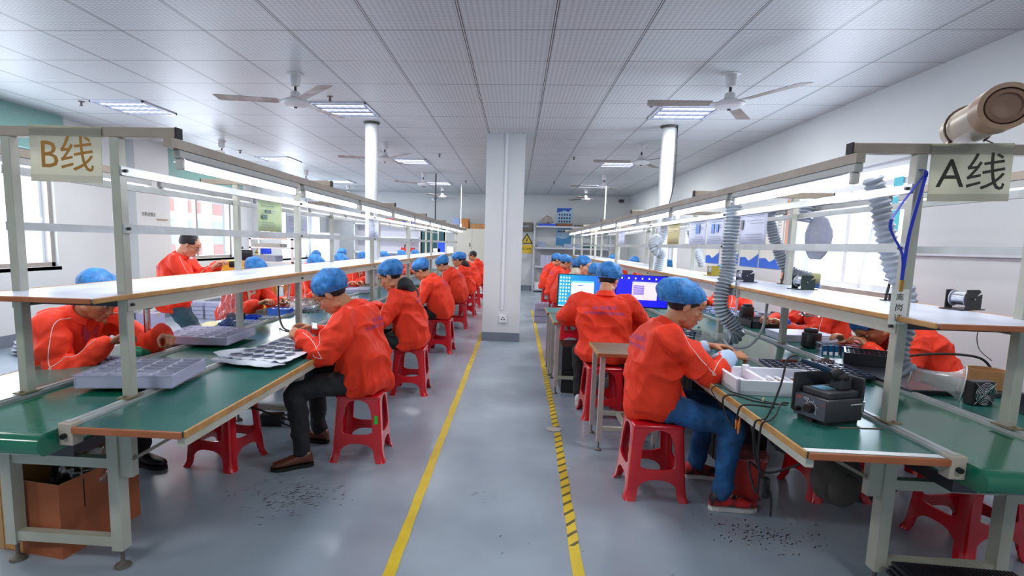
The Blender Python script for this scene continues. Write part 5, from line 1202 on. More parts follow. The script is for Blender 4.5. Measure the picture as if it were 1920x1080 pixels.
# mesh tray and crates
def grid_tray(label, x, y, z, w, d, h, a, nx, ny, m, cat='tray', name='grid_tray', rim=.01):
    t = thing(name, label, cat, (x, y, z), a); b = MB(); b.box(-w/2, w/2, -d/2, d/2, 0, .004)
    for (x0, x1, y0, y1) in ((-w/2, w/2, -d/2, -d/2+rim), (-w/2, w/2, d/2-rim, d/2), (-w/2, -w/2+rim, -d/2, d/2), (w/2-rim, w/2, -d/2, d/2)): b.box(x0, x1, y0, y1, 0, h)
    b.build('tray_rim', m, t); g = MB()
    for i in range(1, nx): xx = -w/2+w*i/nx; g.box(xx-.002, xx+.002, -d/2+rim, d/2-rim, .004, h*.9)
    for j in range(1, ny): yy = -d/2+d*j/ny; g.box(-w/2+rim, w/2-rim, yy-.002, yy+.002, .004, h*.9)
    g.build('tray_grid', m, t); return t
blk2 = mat('black_tray_plastic', '23242b', .3, spec=.6)
mt = grid_tray('wide flat tray with silver grid lying over the belt of the right bench', 1.90, 3.50, .769, .54, .36, .018, -.12, 12, 6, mat('grey_tray_metal', '5b6074', .25, .5))
q = MB(); rnd = random.Random(2)
for i in range(12):
    for j in range(6):
        xx, yy = -.27+.045*(i+.5), -.18+.06*(j+.5); q.rbox(xx-.014, xx+.014, yy-.02, yy+.02, .004, .012, .002, 1)
q.build('tray_components', mat('grey_components', '8a8fa8', .35, .3, col2='4d5066', nscale=50), mt)['kind'] = 'stuff'
o = MB().tube([(0, 0, 0), (.1, .01, 0)], .009, 8).build('rust_screwdriver', mat('rust_red', '8c4326', .5), smooth=True); o.location = (1.75, 3.60, .800); tag(o, 'rust red handled tool on the far edge of the wide flat tray', 'tool')
heap('tray_bits', 'small coloured bits on the wide flat tray', 'parts', 2.02, 3.62, .792, 30, .05, .02, mat('bits', '9a8f98', .4, col2='5b3a33', nscale=60), .009)
ct = grid_tray('black grid crate on the right bench behind the second post', 2.55, 5.62, TB, .46, .38, .07, 0, 12, 10, blk2, 'crate', 'grid_crate')
ct2 = grid_tray('black ribbed crate before the worker holding a pen', 2.40, 3.72, TB+.03, .34, .26, .075, -.5, 12, 8, blk2, 'crate', 'grid_crate')
ct3 = grid_tray('black crate full of small parts beside the chrome fan grille', 2.56, 2.64, TB, .22, .22, .10, -.3, 12, 12, blk2, 'crate', 'grid_crate')
ct4 = grid_tray('large black crate of parts at the right edge of the picture', 2.56, 2.32, TB, .28, .34, .11, 0, 14, 14, mat('black_teal_plastic', '1d2a33', .3), 'crate', 'grid_crate')
o = MB().rbox(-.26, .26, -.42, .42, 0, .028, .006).build('black_board', blk2); o.location = (2.42, 3.45, TB); o.rotation_euler = (0, 0, .02); tag(o, 'long black board lying along the far rail under the crates', 'board')
# stack of white boards
for i in range(5):
    o = MB().rbox(-.22, .22, -.17, .17, 0, .010, .002, 1).build('white_board', mat('board_white', 'd3d8ea', .4)); o.location = (2.50+random.uniform(-.006, .006), 4.86, TB+.001+i*.0125); o.rotation_euler = (0, 0, .03*i-.05)
    tag(o, 'thin white board, %s of the stack behind the second right post' % ('lowest', 'second lowest', 'middle', 'second highest', 'topmost')[i], 'board', 'stack of white boards')
# blue modules
for i in range(5):
    t = thing('blue_module', 'blue device card with white tag, %s in the row in the clear tub' % ('leftmost', 'second from left', 'middle', 'second from right', 'rightmost')[i], 'module', (2.30+i*.038+(.012 if i > 2 else 0), 4.12-i*.006, TB), -.08, 'row of blue modules')
    MB().rbox(-.015, .015, -.012, .012, 0, .075, .003).build('module_body', mat('module_blue', '1f6a9c', .35, col2='123c66', nscale=70), t); MB().box(-.011, .011, -.0135, -.0125, .004, .03).build('module_tag', paper_m, t)
bin_('clear_tub', 'clear tub holding the blue modules', 2.42, 4.17, TB, .26, .10, .085, film_m, -.08, cat='tub', ribs=False)
o = MB().rbox(-.06, .06, -.05, .05, 0, .13, .02).rbox(-.05, .03, -.04, .04, .12, .16, .015).build('black_block', black_m, smooth=.8); o.location = (2.36, 4.42, TB); o.rotation_euler = (0, 0, .3); tag(o, 'black soldering block between the white boards and the blue modules', 'soldering station')
for i, (x_, y_, h_, m_, nm) in enumerate(((2.47, 5.92, .17, black_m, 'tall black soldering block behind the grid crate'), (2.62, 5.9, .09, mat('device_grey', '9aa3b8', .4), 'grey box between the two black blocks'), (2.74, 5.88, .10, black_m, 'low black block right of the grey box'))):
    o = MB().rbox(-.06, .06, -.05, .05, 0, h_, .012).rbox(-.04, .04, -.045, .02, h_-.01, h_+.025, .01).build('bench_block', m_, smooth=.8); o.location = (x_, y_, TB+.0); tag(o, nm, 'device')
# clutter on the middle of the right bench
heap('tool_clutter', 'cables and small tools around the keyboards on the right bench', 'clutter', 1.55, 4.75, TB, 90, .10, .20, mat('clutter_dark', '23303a', .4, col2='4d6a80', nscale=30), .016, hgt=.02)
heap('belt_parts', 'white and blue parts spread over the far side of the right bench', 'parts', 2.45, 6.6, TB, 110, .14, .4, mat('pale_parts', '9fa9d0', .4, col2='5b6488', nscale=40), .018)
o = MB().tube([(0, 0, 0), (.06, .03, 0), (.12, .02, 0)], [.008, .005, .009], 8).tube([(0, .03, 0), (.06, .02, 0), (.12, .05, 0)], [.005, .005, .009], 8).build('blue_pliers', mat('teal_grip', '14799c', .4), smooth=True); o.location = (1.52, 4.12, TB+.012); tag(o, 'blue handled pliers lying by the bag mouth hose', 'pliers')
o = MB().rbox(-.16, .16, -.06, .06, 0, .02, .004)
for i in range(14):
    for j in range(5): o.box(-.15+i*.0215, -.133+i*.0215, -.052+j*.021, -.036+j*.021, .02, .026)
o = o.build('keyboard', mat('keyboard_black', '24262c', .4)); o.location = (1.45, 5.25, TB); o.rotation_euler = (0, 0, -.9); tag(o, 'black keyboard on the right bench below the right screen', 'keyboard')
# hoses
hose_m = mat('grey_hose', 'a3abb6', .45, col2='8d95a1', nscale=8); hose2_m = mat('silver_hose', 'aab4bd', .35, .1, col2='8b97a2', nscale=8)
def hose(label, pts, r=.052, m=hose_m, pitch=.026, amp=.010, twist=0):
    t = thing('exhaust_hose', label, 'hose', pts[0]); P = smoothpath(pts, 26); o0 = Vector(pts[0])
    acc = [0]; 
    for a_, b_ in zip(P[:-1], P[1:]): acc.append(acc[-1]+(b_-a_).length)
    L = acc[-1]; step = pitch/8; n = int(L/step); Q = []; R = []; j = 0
    for i in range(n+1):
        s_ = L*i/n
        while j < len(acc)-2 and acc[j+1] < s_: j += 1
        f = (s_-acc[j])/max(1e-9, acc[j+1]-acc[j]); Q.append(P[j].lerp(P[j+1], f)-o0); ph = (s_/pitch) % 1; R.append(r-amp+amp*2*(1-abs(ph*2-1))**.8)
    MB().tube(Q, R, 20).build('hose_bellows', m, t, smooth=.9); return t
h1 = hose('grey exhaust hose behind the nearest right post, ending in the clear horn', [(1.98, 3.26, 1.935), (2.03, 3.25, 1.80), (2.075, 3.24, 1.62), (2.13, 3.22, 1.42), (2.19, 3.2, 1.30), (2.20, 3.18, 1.12), (2.165, 3.16, .99), (2.165, 3.13, .90), (2.20, 3.10, .855)], .047, pitch=.034, amp=.007)
t = h1
M = Matrix.Translation(Vector((2.20, 3.10, .852))-t.location) @ Matrix.Rotation(math.radians(-33), 4, 'Z') @ Matrix.Rotation(math.radians(96), 4, 'Y')
hm_ = mat('horn_plastic', 'c3c8c8', .15, alpha=.34, spec=.7)
q = MB(); prof = [(.036, 0), (.038, .05), (.042, .10), (.05, .15), (.066, .19), (.088, .21), (.098, .215), (.098, .219), (.086, .214), (.063, .194), (.047, .154), (.039, .102), (.034, .05)]
rings = [[q.bm.verts.new(M @ Vector((r_*math.cos(2*PI*k/32), r_*math.sin(2*PI*k/32), z_))) for k in range(32)] for r_, z_ in prof]
for i in range(len(rings)-1):
    for k in range(32): q.bm.faces.new((rings[i][k], rings[i][(k+1) % 32], rings[i+1][(k+1) % 32], rings[i+1][k]))
q.build('clear_horn', hm_, t, smooth=.9)
MB().tube([M @ Vector((.099*math.cos(2*PI*k/32), .099*math.sin(2*PI*k/32), .217)) for k in range(33)], .003, 6, cap=False).tube([M @ Vector((.047*math.cos(2*PI*k/24), .047*math.sin(2*PI*k/24), 0)) for k in range(25)], .004, 6, cap=False).build('horn_rim', mat('rim_white', 'd5d9da', .3), t, smooth=True)
h2 = hose('grey exhaust hose hanging at the second right post, ending in a clear bag', [(1.66, 4.38, 1.925), (1.655, 4.35, 1.75), (1.64, 4.33, 1.55), (1.63, 4.30, 1.36), (1.60, 4.28, 1.25), (1.575, 4.26, 1.12), (1.60, 4.25, 1.02), (1.66, 4.24, .95), (1.70, 4.22, .885), (1.655, 4.20, .84), (1.60, 4.19, .84)], .050, hose2_m)
q = MB(); q.tube([Vector(p)-h2.location for p in ((1.61, 4.19, .84), (1.56, 4.19, .84), (1.50, 4.18, .84), (1.44, 4.17, .845), (1.40, 4.17, .85))], [.036, .042, .044, .055, .075], 18, cap=False)
for v in q.bm.verts: v.co += Vector((noise.noise(v.co*20), noise.noise(v.co*20+Vector((3, 0, 0))), noise.noise(v.co*20+Vector((0, 3, 0)))))*.012
q.build('clear_bag_mouth', hm_, h2, smooth=3.2)
MB().tube(smoothpath([Vector(p)-h2.location for p in ((1.60, 4.20, .83), (1.62, 4.12, .79), (1.74, 4.10, .80), (1.83, 4.10, .92), (1.86, 4.12, 1.10), (1.87, 4.15, 1.19))]), .010, 8).build('support_arm', mat('arm_grey', 'b8bcc2', .4), h2, smooth=True)
hose('dark grey exhaust hose bending down to the blue cap before the window', [(2.34, 5.3, 1.93), (2.36, 5.3, 1.78), (2.40, 5.28, 1.62), (2.46, 5.26, 1.46), (2.51, 5.25, 1.36), (2.60, 5.22, 1.30), (2.70, 5.2, 1.275)], .048, mat('hose_dark', '8b939d', .45))
MB().tube([(2.70, 5.2, 1.276), (2.78, 5.19, 1.268)], [.046, .05], 18).build('x', mat('pale_yellow_cuff', 'c2c48e', .5)).name = 'hose_cuff'; tag(bpy.data.objects['hose_cuff'], 'pale yellow cuff at the end of the dark grey hose', 'hose cuff')
hose('grey exhaust hose with a coiled knot near the right screen', [(1.80, 6.75, 1.93), (1.78, 6.75, 1.80), (1.76, 6.75, 1.68), (1.72, 6.74, 1.60), (1.66, 6.68, 1.62), (1.62, 6.62, 1.56), (1.64, 6.58, 1.48), (1.70, 6.6, 1.47), (1.73, 6.66, 1.42), (1.71, 6.68, 1.25), (1.68, 6.66, 1.05), (1.67, 6.62, .86), (1.67, 6.6, .80)], .050, mat('pale_hose', 'c3c9cf', .4))
hose('pale exhaust hose hanging over the far side of the right bench', [(2.42, 8.1, 1.93), (2.46, 8.1, 1.85), (2.52, 8.1, 1.7), (2.60, 8.1, 1.5), (2.68, 8.1, 1.32), (2.70, 8.1, 1.26)], .050, bpy.data.materials['pale_hose'])
hose('grey hose stub above the hanging grey bag', [(2.40, 4.72, 1.925), (2.385, 4.72, 1.84), (2.37, 4.72, 1.76)], .055)
# clear funnel under the shelf
t = thing('funnel', 'clear plastic funnel with a grey ring hanging under the right shelf', 'funnel', (2.40, 4.45, 1.16))
MB().lathe([(.025, 0), (.03, -.03), (.07, -.10), (.13, -.15), (.132, -.152), (.07, -.104), (.028, -.034), (.022, 0)], n=32).build('funnel_cone', glass('funnel_plastic', 'ecdfe4', .25, .1), t, smooth=.9)
MB().tube([(-.10+.07*math.cos(2*PI*k/32)*.75, -.05, -.07+.085*math.sin(2*PI*k/32)) for k in range(33)], .008, 8, cap=False).build('grey_ring', mat('ring_grey', '7c7f86', .4), t, smooth=True)
# fan grille unit
t = thing('bench_fan', 'small square fan with round chrome grille beside the clear horn', 'fan', (2.40, 2.86, TB), .15)
MB().rbox(-.06, .06, .0, .055, 0, .125, .008).build('fan_housing', black_m, t)
q = MB()
for r_ in (.056, .048, .040, .032, .024, .016, .008): q.tube([(r_*math.cos(2*PI*k/28), -.008, .063+r_*math.sin(2*PI*k/28)) for k in range(29)], .0014, 5, cap=False)
for a_ in (PI/4, 3*PI/4): q.tube([(-.078*math.cos(a_), -.004, .063-.078*math.sin(a_)), (.078*math.cos(a_), -.004, .063+.078*math.sin(a_))], .0016, 5)
q.build('fan_grille', chrome_m, t, smooth=True)
# yellowish paper roll box
o = MB().lathe([(.085, 0), (.085, .13), (.08, .13), (.08, .01)], n=28).build('cardboard_ring', card_m, smooth=.6); o.location = (2.66, 3.18, TB); tag(o, 'round open cardboard tub behind the bench fan', 'tub')
cable('iron_lead', 'black soldering iron with its lead arching over the cardboard tub', [(2.32, 3.35, .90), (2.45, 3.33, .925), (2.60, 3.30, .935), (2.70, 3.27, .92), (2.74, 3.24, .86), (2.72, 3.2, .80)], .007)
# spool holders on the right shelf
def spool(label, x, y, a, m, grp='solder wire holders on the right shelf', sc=1.0):
    t = thing('spool_holder', label, 'spool holder', (x, y, SH), a, grp)
    MB().rbox(-.085, .085, -.05, .05, 0, .006, .002).build('holder_base', m, t)
    b = MB(); P_ = [(-.05, 0), (-.05, .095), (.03, .095), (.045, .085), (.015, .06), (.055, .072), (.055, 0)]
    Mx = Matrix(((1, 0, 0, 0), (0, 0, 1, 0), (0, 1, 0, .006), (0, 0, 0, 1)))
    b.prism(P_, -.048, -.043, Mx); b.build('holder_plate', m, t); MB().prism([(-.05, 0), (-.05, .09), (.0, .09), (.0, 0)], .043, .048, Mx).build('holder_plate', m, t)
    R90 = Matrix.Translation((-.012, 0, .055)) @ Matrix.Rotation(PI/2, 4, 'X')
    q = MB(); q.lathe([(.04, -.035), (.04, -.031), (.022, -.031), (.022, .031), (.04, .031), (.04, .035)], n=28, M=R90); q.build('spool', mat('spool_grey', 'b9bdc9', .3), t, smooth=.6)
    MB().cyl((-.012, -.03, .055), (-.012, .03, .055), .032, n=28).build('solder_wire', mat('solder', 'b9bec9', .25, .8), t, smooth=.7)
    MB().cyl((-.012, -.06, .055), (-.012, .06, .055), .004, n=8).build('spool_axle', chrome_m, t)
    return t
green_holder = mat('dark_green_holder', '22332f', .4)
spool('black solder wire holder nearest on the right shelf, full silver spool', 2.22, 2.84, .35, black_m)
spool('dark green solder wire holder on the right shelf behind the post', 2.03, 3.98, .2, green_holder)
spool('black solder wire holder with notched plate, third along the right shelf', 1.93, 4.72, .1, mat('blue_black_holder', '2a2d3c', .4))
spool('yellow and brown solder wire holder farthest along the right shelf', 2.02, 5.7, .1, mat('yellow_holder', 'b8a43a', .4))
def clamp(label, x, y, a):
    t = thing('bar_clamp', label, 'clamp', (x, y, SH), a)
    MB().cyl((0, 0, 0), (.02, 0, .11), .007, n=10).cyl((.018, -.03, .105), (.022, .04, .115), .0035, n=8).build('clamp_screw', dgrey_m, t)
    MB().rbox(-.03, .03, -.012, .012, 0, .006, .002).bar((.03, 0, 0), (.03, 0, .04), .008).bar((-.01, 0, .035), (.035, 0, .035), .008).build('clamp_foot', dgrey_m, t)
clamp('dark bar clamp standing on the right shelf behind the nearest post', 2.12, 3.25, .3)
clamp('dark bar clamp standing on the right shelf before the window', 2.15, 4.55, 0)
t = thing('shelf_clamp', 'steel clamp gripping the edge of the right shelf', 'clamp', (1.642, 4.12, 1.16))
MB().rbox(-.016, .006, -.016, .016, .0, .13, .003).rbox(-.012, .03, -.01, .01, .12, .132, .002).cyl((0, 0, -.12), (0, 0, .02), .008, n=10).build('clamp_body', chrome_m, t)
# pens
for i, (x_, y_, r_) in enumerate(((2.02, 8.0, .2), (2.15, 7.6, -.3))):
    o = MB().cyl((0, 0, 0), (r_*.05, 0, .13), .009, n=8).build('standing_pen', (black_m, paper_m)[i]); o.location = (x_, y_, SH); tag(o, ('black', 'white')[i]+' marker standing on the far right shelf', 'marker')
# blue lanyard with the leave-post tag
t = thing('lanyard_tag', 'white tag reading 离岗证 on a blue lanyard at the nearest right post', 'tag', (1.635, 2.418, 1.38))
MB().box(-.035, .035, -.002, .001, -.17, -.02).build('tag_card', mat('tag_sleeve', 'd9dbd6', .35), t)
for i, ch in enumerate('离岗证'):
    put_text('tag_lettering', ch, .034, Matrix.Translation((0, -.0028, -.055-i*.045)) @ Matrix.Rotation(PI/2, 4, 'X'), ink2, t, .0002)
bl = mat('lanyard_blue', '1230b8', .5)
b = MB()
for pts in ([(0, .0, .0), (.0, -.004, .10), (.005, -.006, .22), (.03, -.01, .40), (.045, .0, .47), (.03, .02, .48)], [(0, .0, .0), (-.01, -.004, .12), (-.075, -.006, .24), (-.05, -.008, .32), (.01, -.01, .42), (.04, -.012, .465)]):
    P_ = smoothpath(pts, 8)
    for a_, c_ in zip(P_[:-1], P_[1:]): b.bar(a_, c_, .014, .002)
b.build('lanyard_strap', bl, t); MB().rbox(-.008, .008, -.006, .004, -.03, .02, .003).build('lanyard_hook', mat('hook_brass', 'a8823a', .35, .6), t)
# PVC duct on top of the right frame
t = thing('duct_pipe', 'beige plastic duct pipe lying on top of the right frame', 'pipe', (1.845, 2.39, 2.053)); t.rotation_euler = (0, 0, -.38)
pv = mat('beige_pvc', 'b8ab9b', .35, col2='9d8d7c', nscale=4)
MB().lathe([(.075, 0), (.075, .42), (.065, .42), (.065, .0)], n=36, M=Matrix.Translation((0, .22, 0)) @ Matrix.Rotation(PI/2, 4, 'X')).build('pipe_body', pv, t, smooth=.6)
MB().lathe([(.083, 0), (.083, .10), (.066, .10), (.066, .0)], n=36, M=Matrix.Translation((0, -.14, 0)) @ Matrix.Rotation(PI/2, 4, 'X')).build('pipe_socket', mat('pvc_brown', '93745c', .4), t, smooth=.6)
MB().lathe([(.066, 0), (.060, .02), (.045, .025), (.045, .018), (.0, .012)], n=32, M=Matrix.Translation((0, -.22, 0)) @ Matrix.Rotation(PI/2, 4, 'X')).build('pipe_cap', mat('pvc_inside', '7a5c4a', .5), t, smooth=.6)
MB().tube([(.083*math.cos(a_), .12, .083*math.sin(a_)) for a_ in [-.9+i*(PI+1.8)/20 for i in range(21)]], .005, 6).bar((-.058, .12, -.06), (-.085, .10, -.083), .014, .004).bar((.058, .12, -.06), (.085, .10, -.083), .014, .004).build('pipe_strap', mat('strap_dark', '5b4a3c', .4, .5), t)
# ---- side tables, screens and computers
def side_table(label, x0, x1, y0, y1, m):
    t = thing('side_table', label, 'table', ((x0+x1)/2, (y0+y1)/2, 0)); hx, hy = (x1-x0)/2, (y1-y0)/2
    tp = MB().box(-hx, hx, -hy, hy, .72, .742).build('tabletop', m, t); MB().rbox(-hx-.006, hx+.006, -hy-.008, -hy, .718, .744, .003).build('front_edge', rust_m, tp); MB().rbox(-hx-.008, -hx, -hy, hy, .718, .744, .003).build('side_edge', wood_m, tp)
    for sx in (-1, 1):
        for sy in (-1, 1):
            lx, ly = sx*(hx-.04), sy*(hy-.04)
            lg = MB().box(lx-.018, lx+.018, ly-.018, ly+.018, .07, .72).build('table_leg', mat('leg_pinkish_steel', 'b9b0ac', .4, .1), t)
            MB().cyl((lx, ly, .02), (lx, ly, .08), .006, n=8).lathe([(.025, .001), (.022, .01), (.008, .02)], (lx, ly, 0), 14).build('levelling_foot', bpy.data.materials['foot_steel'], lg)
    MB().bar((-hx+.04, -hy+.04, .17), (hx-.04, -hy+.04, .17), .03).bar((-hx+.04, hy-.04, .17), (hx-.04, hy-.04, .17), .03).bar((0, -hy+.04, .17), (0, hy-.04, .17), .03).build('leg_rails', frame_m, t)
    return t
side_table('small side table with a worn olive top between the woman and the bench back', .615, 1.10, 3.90, 4.36, mat('worn_green_top', '5c6a55', .3, col2='6f7f72', nscale=5)) 
side_table('side table with green top under the left screen, papers on it', .40, 1.10, 5.42, 6.15, mat('teal_top', '2f7f7a', .25))
side_table('farther side table with green top behind the screens', .38, 1.10, 6.2, 6.75, mat('teal_top', '2f7f7a', .25))
def screen_mat(name, hexl, hexr):
    m = mat(name, hexl, .2); nt = m.node_tree; b = nt.nodes['Principled BSDF']; tc = N(m, 'ShaderNodeTexCoord'); sp2 = N(m, 'ShaderNodeSeparateXYZ'); r = N(m, 'ShaderNodeValToRGB')
    nt.links.new(tc.outputs['Generated'], sp2.inputs[0]); nt.links.new(sp2.outputs[0], r.inputs[0]); r.color_ramp.elements[0].color = srgb(hexl); r.color_ramp.elements[1].color = srgb(hexr)
    nt.links.new(r.outputs[0], b.inputs['Emission Color']); b.inputs['Emission Strength'].default_value = .95; b.inputs['Base Color'].default_value = (0, 0, 0, 1); return m
def monitor(label, x, y, z, w, h, a, tilt, sm_, left):
    t = thing('computer_screen', label, 'monitor', (x, y, z)); t.rotation_euler = (0, tilt, a); 
    MB().rbox(-w/2-.012, w/2+.012, 0, .03, .10, .10+h+.024, .004).build('screen_housing', black_m, t)
    MB().quad((-w/2, -.001, .115), (w/2, -.001, .115), (w/2, -.001, .115+h), (-w/2, -.001, .115+h)).build('screen_panel', sm_, t)
    MB().rbox(-.03, .03, .02, .05, 0, .2, .01).rbox(-.12, .12, -.05, .10, 0, .012, .005).build('screen_stand', black_m, t)
    wm = mat('window_pale', 'e8f2f8', emit=.85) if left else mat('window_lilac', 'e6c4f2', emit=.9); tb = mat('title_bar', '6fc4dd' if left else 'a9b4f0', emit=.8) if left else mat('title_bar_lilac', 'b9bff5', emit=.8)
    ic = mat('icon_white', 'f4f8ff', emit=1.0); d2_ = mat('icon_blue', '3a6fd8', emit=.6)
    def r_(x0, x1, z0, z1, m_, nm, dy=-.002): MB().box(-w/2+w*x0, -w/2+w*x1, dy-.0004, dy, .115+h*z0, .115+h*z1).build(nm, m_, t)
    if left:
        r_(.22, .62, .17, .76, wm, 'app_window'); r_(.22, .62, .76, .82, tb, 'app_title'); r_(0, 1, 0, .035, mat('taskbar', 'cfe6f4', emit=.7), 'taskbar')
        q = MB()
        for i in range(4):
            for j in range(8 if i < 3 else 5): X0 = .02+i*.05; Z0 = .88-j*.105; q.box(-w/2+w*X0, -w/2+w*(X0+.022), -.0024, -.002, .115+h*Z0, .115+h*(Z0+.05))
        q.build('desktop_icons', ic, t); q = MB()
        for j in range(6): q.box(-w/2+w*.26, -w/2+w*(.4+.05*(j % 3)), -.0032, -.0028, .115+h*(.68-.07*j), .115+h*(.69-.07*j))
        q.box(-w/2+w*.34, -w/2+w*.44, -.0032, -.0028, .115+h*.66, .115+h*.685); q.build('window_text', d2_, t)
    else:
        r_(.32, .80, .22, .74, wm, 'app_window'); r_(.32, .80, .74, .80, tb, 'app_title'); r_(.32, .80, .80, .84, mat('title_dark', '3a3ab0', emit=.6), 'menu_bar')
        q = MB()
        for j in range(9): q.box(-w/2+w*.34, -w/2+w*.55, -.0032, -.0028, .115+h*(.66-.035*j), .115+h*(.682-.035*j))
        q.build('window_text', mat('text_navy', '3f4cc0', emit=.5), t); q = MB()
        for i in range(6): q.box(-w/2+w*(.1+i*.13), -w/2+w*(.125+i*.13), -.0024, -.002, .115+h*.88, .115+h*.93)
        q.box(-w/2+w*.9, -w/2+w*.915, -.0024, -.002, .115+h*.55, .115+h*.59); q.build('desktop_icons', ic, t)
monitor('left blue computer screen with desktop icons behind the seated man', .76, 5.86, .744, .60, .34, .0, .015, screen_mat('screen_cyan', '1fb4dc', '2436e0'), True)
monitor('right deep blue computer screen with a pink window', 1.37, 6.02, .7505, .56, .34, -.05, .02, screen_mat('screen_blue', '2a2cf0', '1c1ce8'), False)
for i in range(2):
    t = thing('computer_tower', 'black computer tower under the side table, %s' % ('lower of the two' if i == 0 else 'upper of the two with a pale stripe'), 'computer', (.66, 5.72, .0+i*.215+.19 if False else .005+i*.24))
    MB().rbox(-.16, .16, -.22, .22, 0, .235, .005).build('tower_case', black_m, t); MB().box(-.05, .03, -.2225, -.2205, .13, .138).build('front_badge', silver_m, t)
    MB().ell((0, -.2215, .06), (.004, .002, .004)).build('power_light', mat('red_led', 'ff2a1a', emit=3.0 if i == 0 else .2), t) if i == 0 else None
t = thing('paper_sheet', 'white papers on the side table left of the seated man', 'paper', (.60, 5.62, .743), .2); MB().box(-.1, .14, -.1, .1, 0, .003).build('top_sheet', paper_m, t); 
for i in range(3):
    dup_l = ('lowest', 'middle', 'topmost')[i]
    parts_tray('clear parts tray standing on the floor beside the right tape, %s of its stack' % dup_l, .52, 10.7, .001+i*.13, .28, .3, .12, 0, 3, 3, group='floor stack of clear trays')
# trash bin
t = thing('waste_bin', 'red plastic waste bin with a pink bag behind the woman', 'waste bin', (1.44, 3.28, 0))
rb = mat('red_bin', 'c93a34', .5, col2='b8322d', nscale=30)
q = MB(); pr_ = [(.085, .001), (.09, .03), (.118, .27), (.124, .28), (.118, .28), (.086, .03)]
q.lathe(pr_, n=32); q.build('bin_body', rb, t, smooth=.7)
cb_ = MB()
for v in range(40):
    a_ = 2*PI*v/40; r1_, r2_ = .122+.012*noise.noise(Vector((math.cos(a_)*2, math.sin(a_)*2, 0))), .09
    cb_.bm.verts.new((math.cos(a_)*r1_, math.sin(a_)*r1_, .27+.012*noise.noise(Vector((a_*2, 0, 1))))); cb_.bm.verts.new((math.cos(a_)*.118, math.sin(a_)*.118, .292+.02*noise.noise(Vector((a_*3, 0, 0))))); cb_.bm.verts.new((math.cos(a_)*.09, math.sin(a_)*.09, .20))
cb_.bm.verts.ensure_lookup_table()
for v in range(40):
    w_ = (v+1) % 40
    for k_ in (0, 1): cb_.bm.faces.new((cb_.bm.verts[v*3+k_], cb_.bm.verts[w_*3+k_], cb_.bm.verts[w_*3+k_+1], cb_.bm.verts[v*3+k_+1]))
cb_.bm.faces.new([cb_.bm.verts[v*3+2] for v in range(40)])
cb_.build('bin_liner', mat('pink_liner', 'd98a92', .4, alpha=.85), t, smooth=3.2)
# cardboard box front left
t = thing('cardboard_box', 'open cardboard box with Chinese print under the front of the left bench', 'cardboard box', (-2.20, 2.34, 0), -.14)
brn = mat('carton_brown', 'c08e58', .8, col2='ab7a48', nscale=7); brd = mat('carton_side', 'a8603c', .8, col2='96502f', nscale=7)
b = MB(); w_, d_, h_ = .40, .44, .36; x0, x1, y0, y1 = -.24, .16, -.10, .34
b.box(x0, x1, y0, y0+.005, 0, h_).box(x0, x1, y1-.005, y1, 0, h_).box(x0, x0+.005, y0, y1, 0, h_).box(x1-.005, x1, y0, y1, 0, h_).box(x0, x1, y0, y1, .001, .006); b.build('box_walls', brn, t)
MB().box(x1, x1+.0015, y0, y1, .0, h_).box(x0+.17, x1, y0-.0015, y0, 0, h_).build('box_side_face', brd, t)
b = MB(); b._add([Vector(v) for v in ((x0, y0, h_), (x0, y1, h_), (x0-.10, y1+.02, h_+.10), (x0-.09, y0+.01, h_+.08), (x0+.004, y0, h_), (x0+.004, y1, h_), (x0-.096, y1+.02, h_+.10), (x0-.086, y0+.01, h_+.08))], [(0, 1, 2, 3), (7, 6, 5, 4), (0, 3, 7, 4), (1, 5, 6, 2), (3, 2, 6, 7)])
b._add([Vector(v) for v in ((x0, y1, h_), (x1, y1, h_), (x1+.01, y1-.04, h_+.14), (x0+.01, y1-.05, h_+.13), (x0, y1-.004, h_), (x1, y1-.004, h_), (x1+.01, y1-.044, h_+.14), (x0+.01, y1-.054, h_+.13))], [(0, 1, 2, 3), (7, 6, 5, 4), (0, 3, 7, 4), (1, 5, 6, 2), (3, 2, 6, 7)])
b.build('box_flaps', brn, t)
MB().box(x0+.012, x0+.06, y0-.0022, y0-.0005, .0, h_-.005).build('packing_tape', mat('brown_tape', 'b48a5c', .25), t)
MB().box(x1+.0016, x1+.003, .02, .025, .20, .34).build('box_slit', blackr_m, t); MB().box(x0+.168, x0+.174, y0-.003, y0-.0015, .18, .35).build('box_slit', blackr_m, t)
MB().box(x1+.0016, x1+.0026, .20, .30, .235, .275).build('white_label', paper_m, t)
Mx = Matrix.Rotation(PI/2, 4, 'X')
put_text('box_print', '深圳市诺尔', .034, Matrix.Translation((x0+.135, y0-.0025, .165)) @ Mx, ink1, t, .0003)
put_text('box_print', '性能 (', .026, Matrix.Translation((x0+.155, y0-.0025, .13)) @ Mx, ink1, t, .0003)
put_text('box_print', '毛重', .026, Matrix.Translation((x0+.145, y0-.0025, .10)) @ Mx, ink1, t, .0003)
put_text('box_scribble', '95', .035, Matrix.Translation((x0+.14, y0-.0025, .27)) @ Mx, ink2, t, .0003)
cloth_blob('plastic_bag', 'crumpled clear bag lying in the open cardboard box', 'plastic bag', (-2.12, 2.5, .20), (.12, .12, .14), film_m, 12, .4, .1)
cloth_blob('dark_rag', 'dark rag inside the open cardboard box', 'rag', (-2.26, 2.5, .14), (.07, .08, .13), black_m, 14, .3, .1)
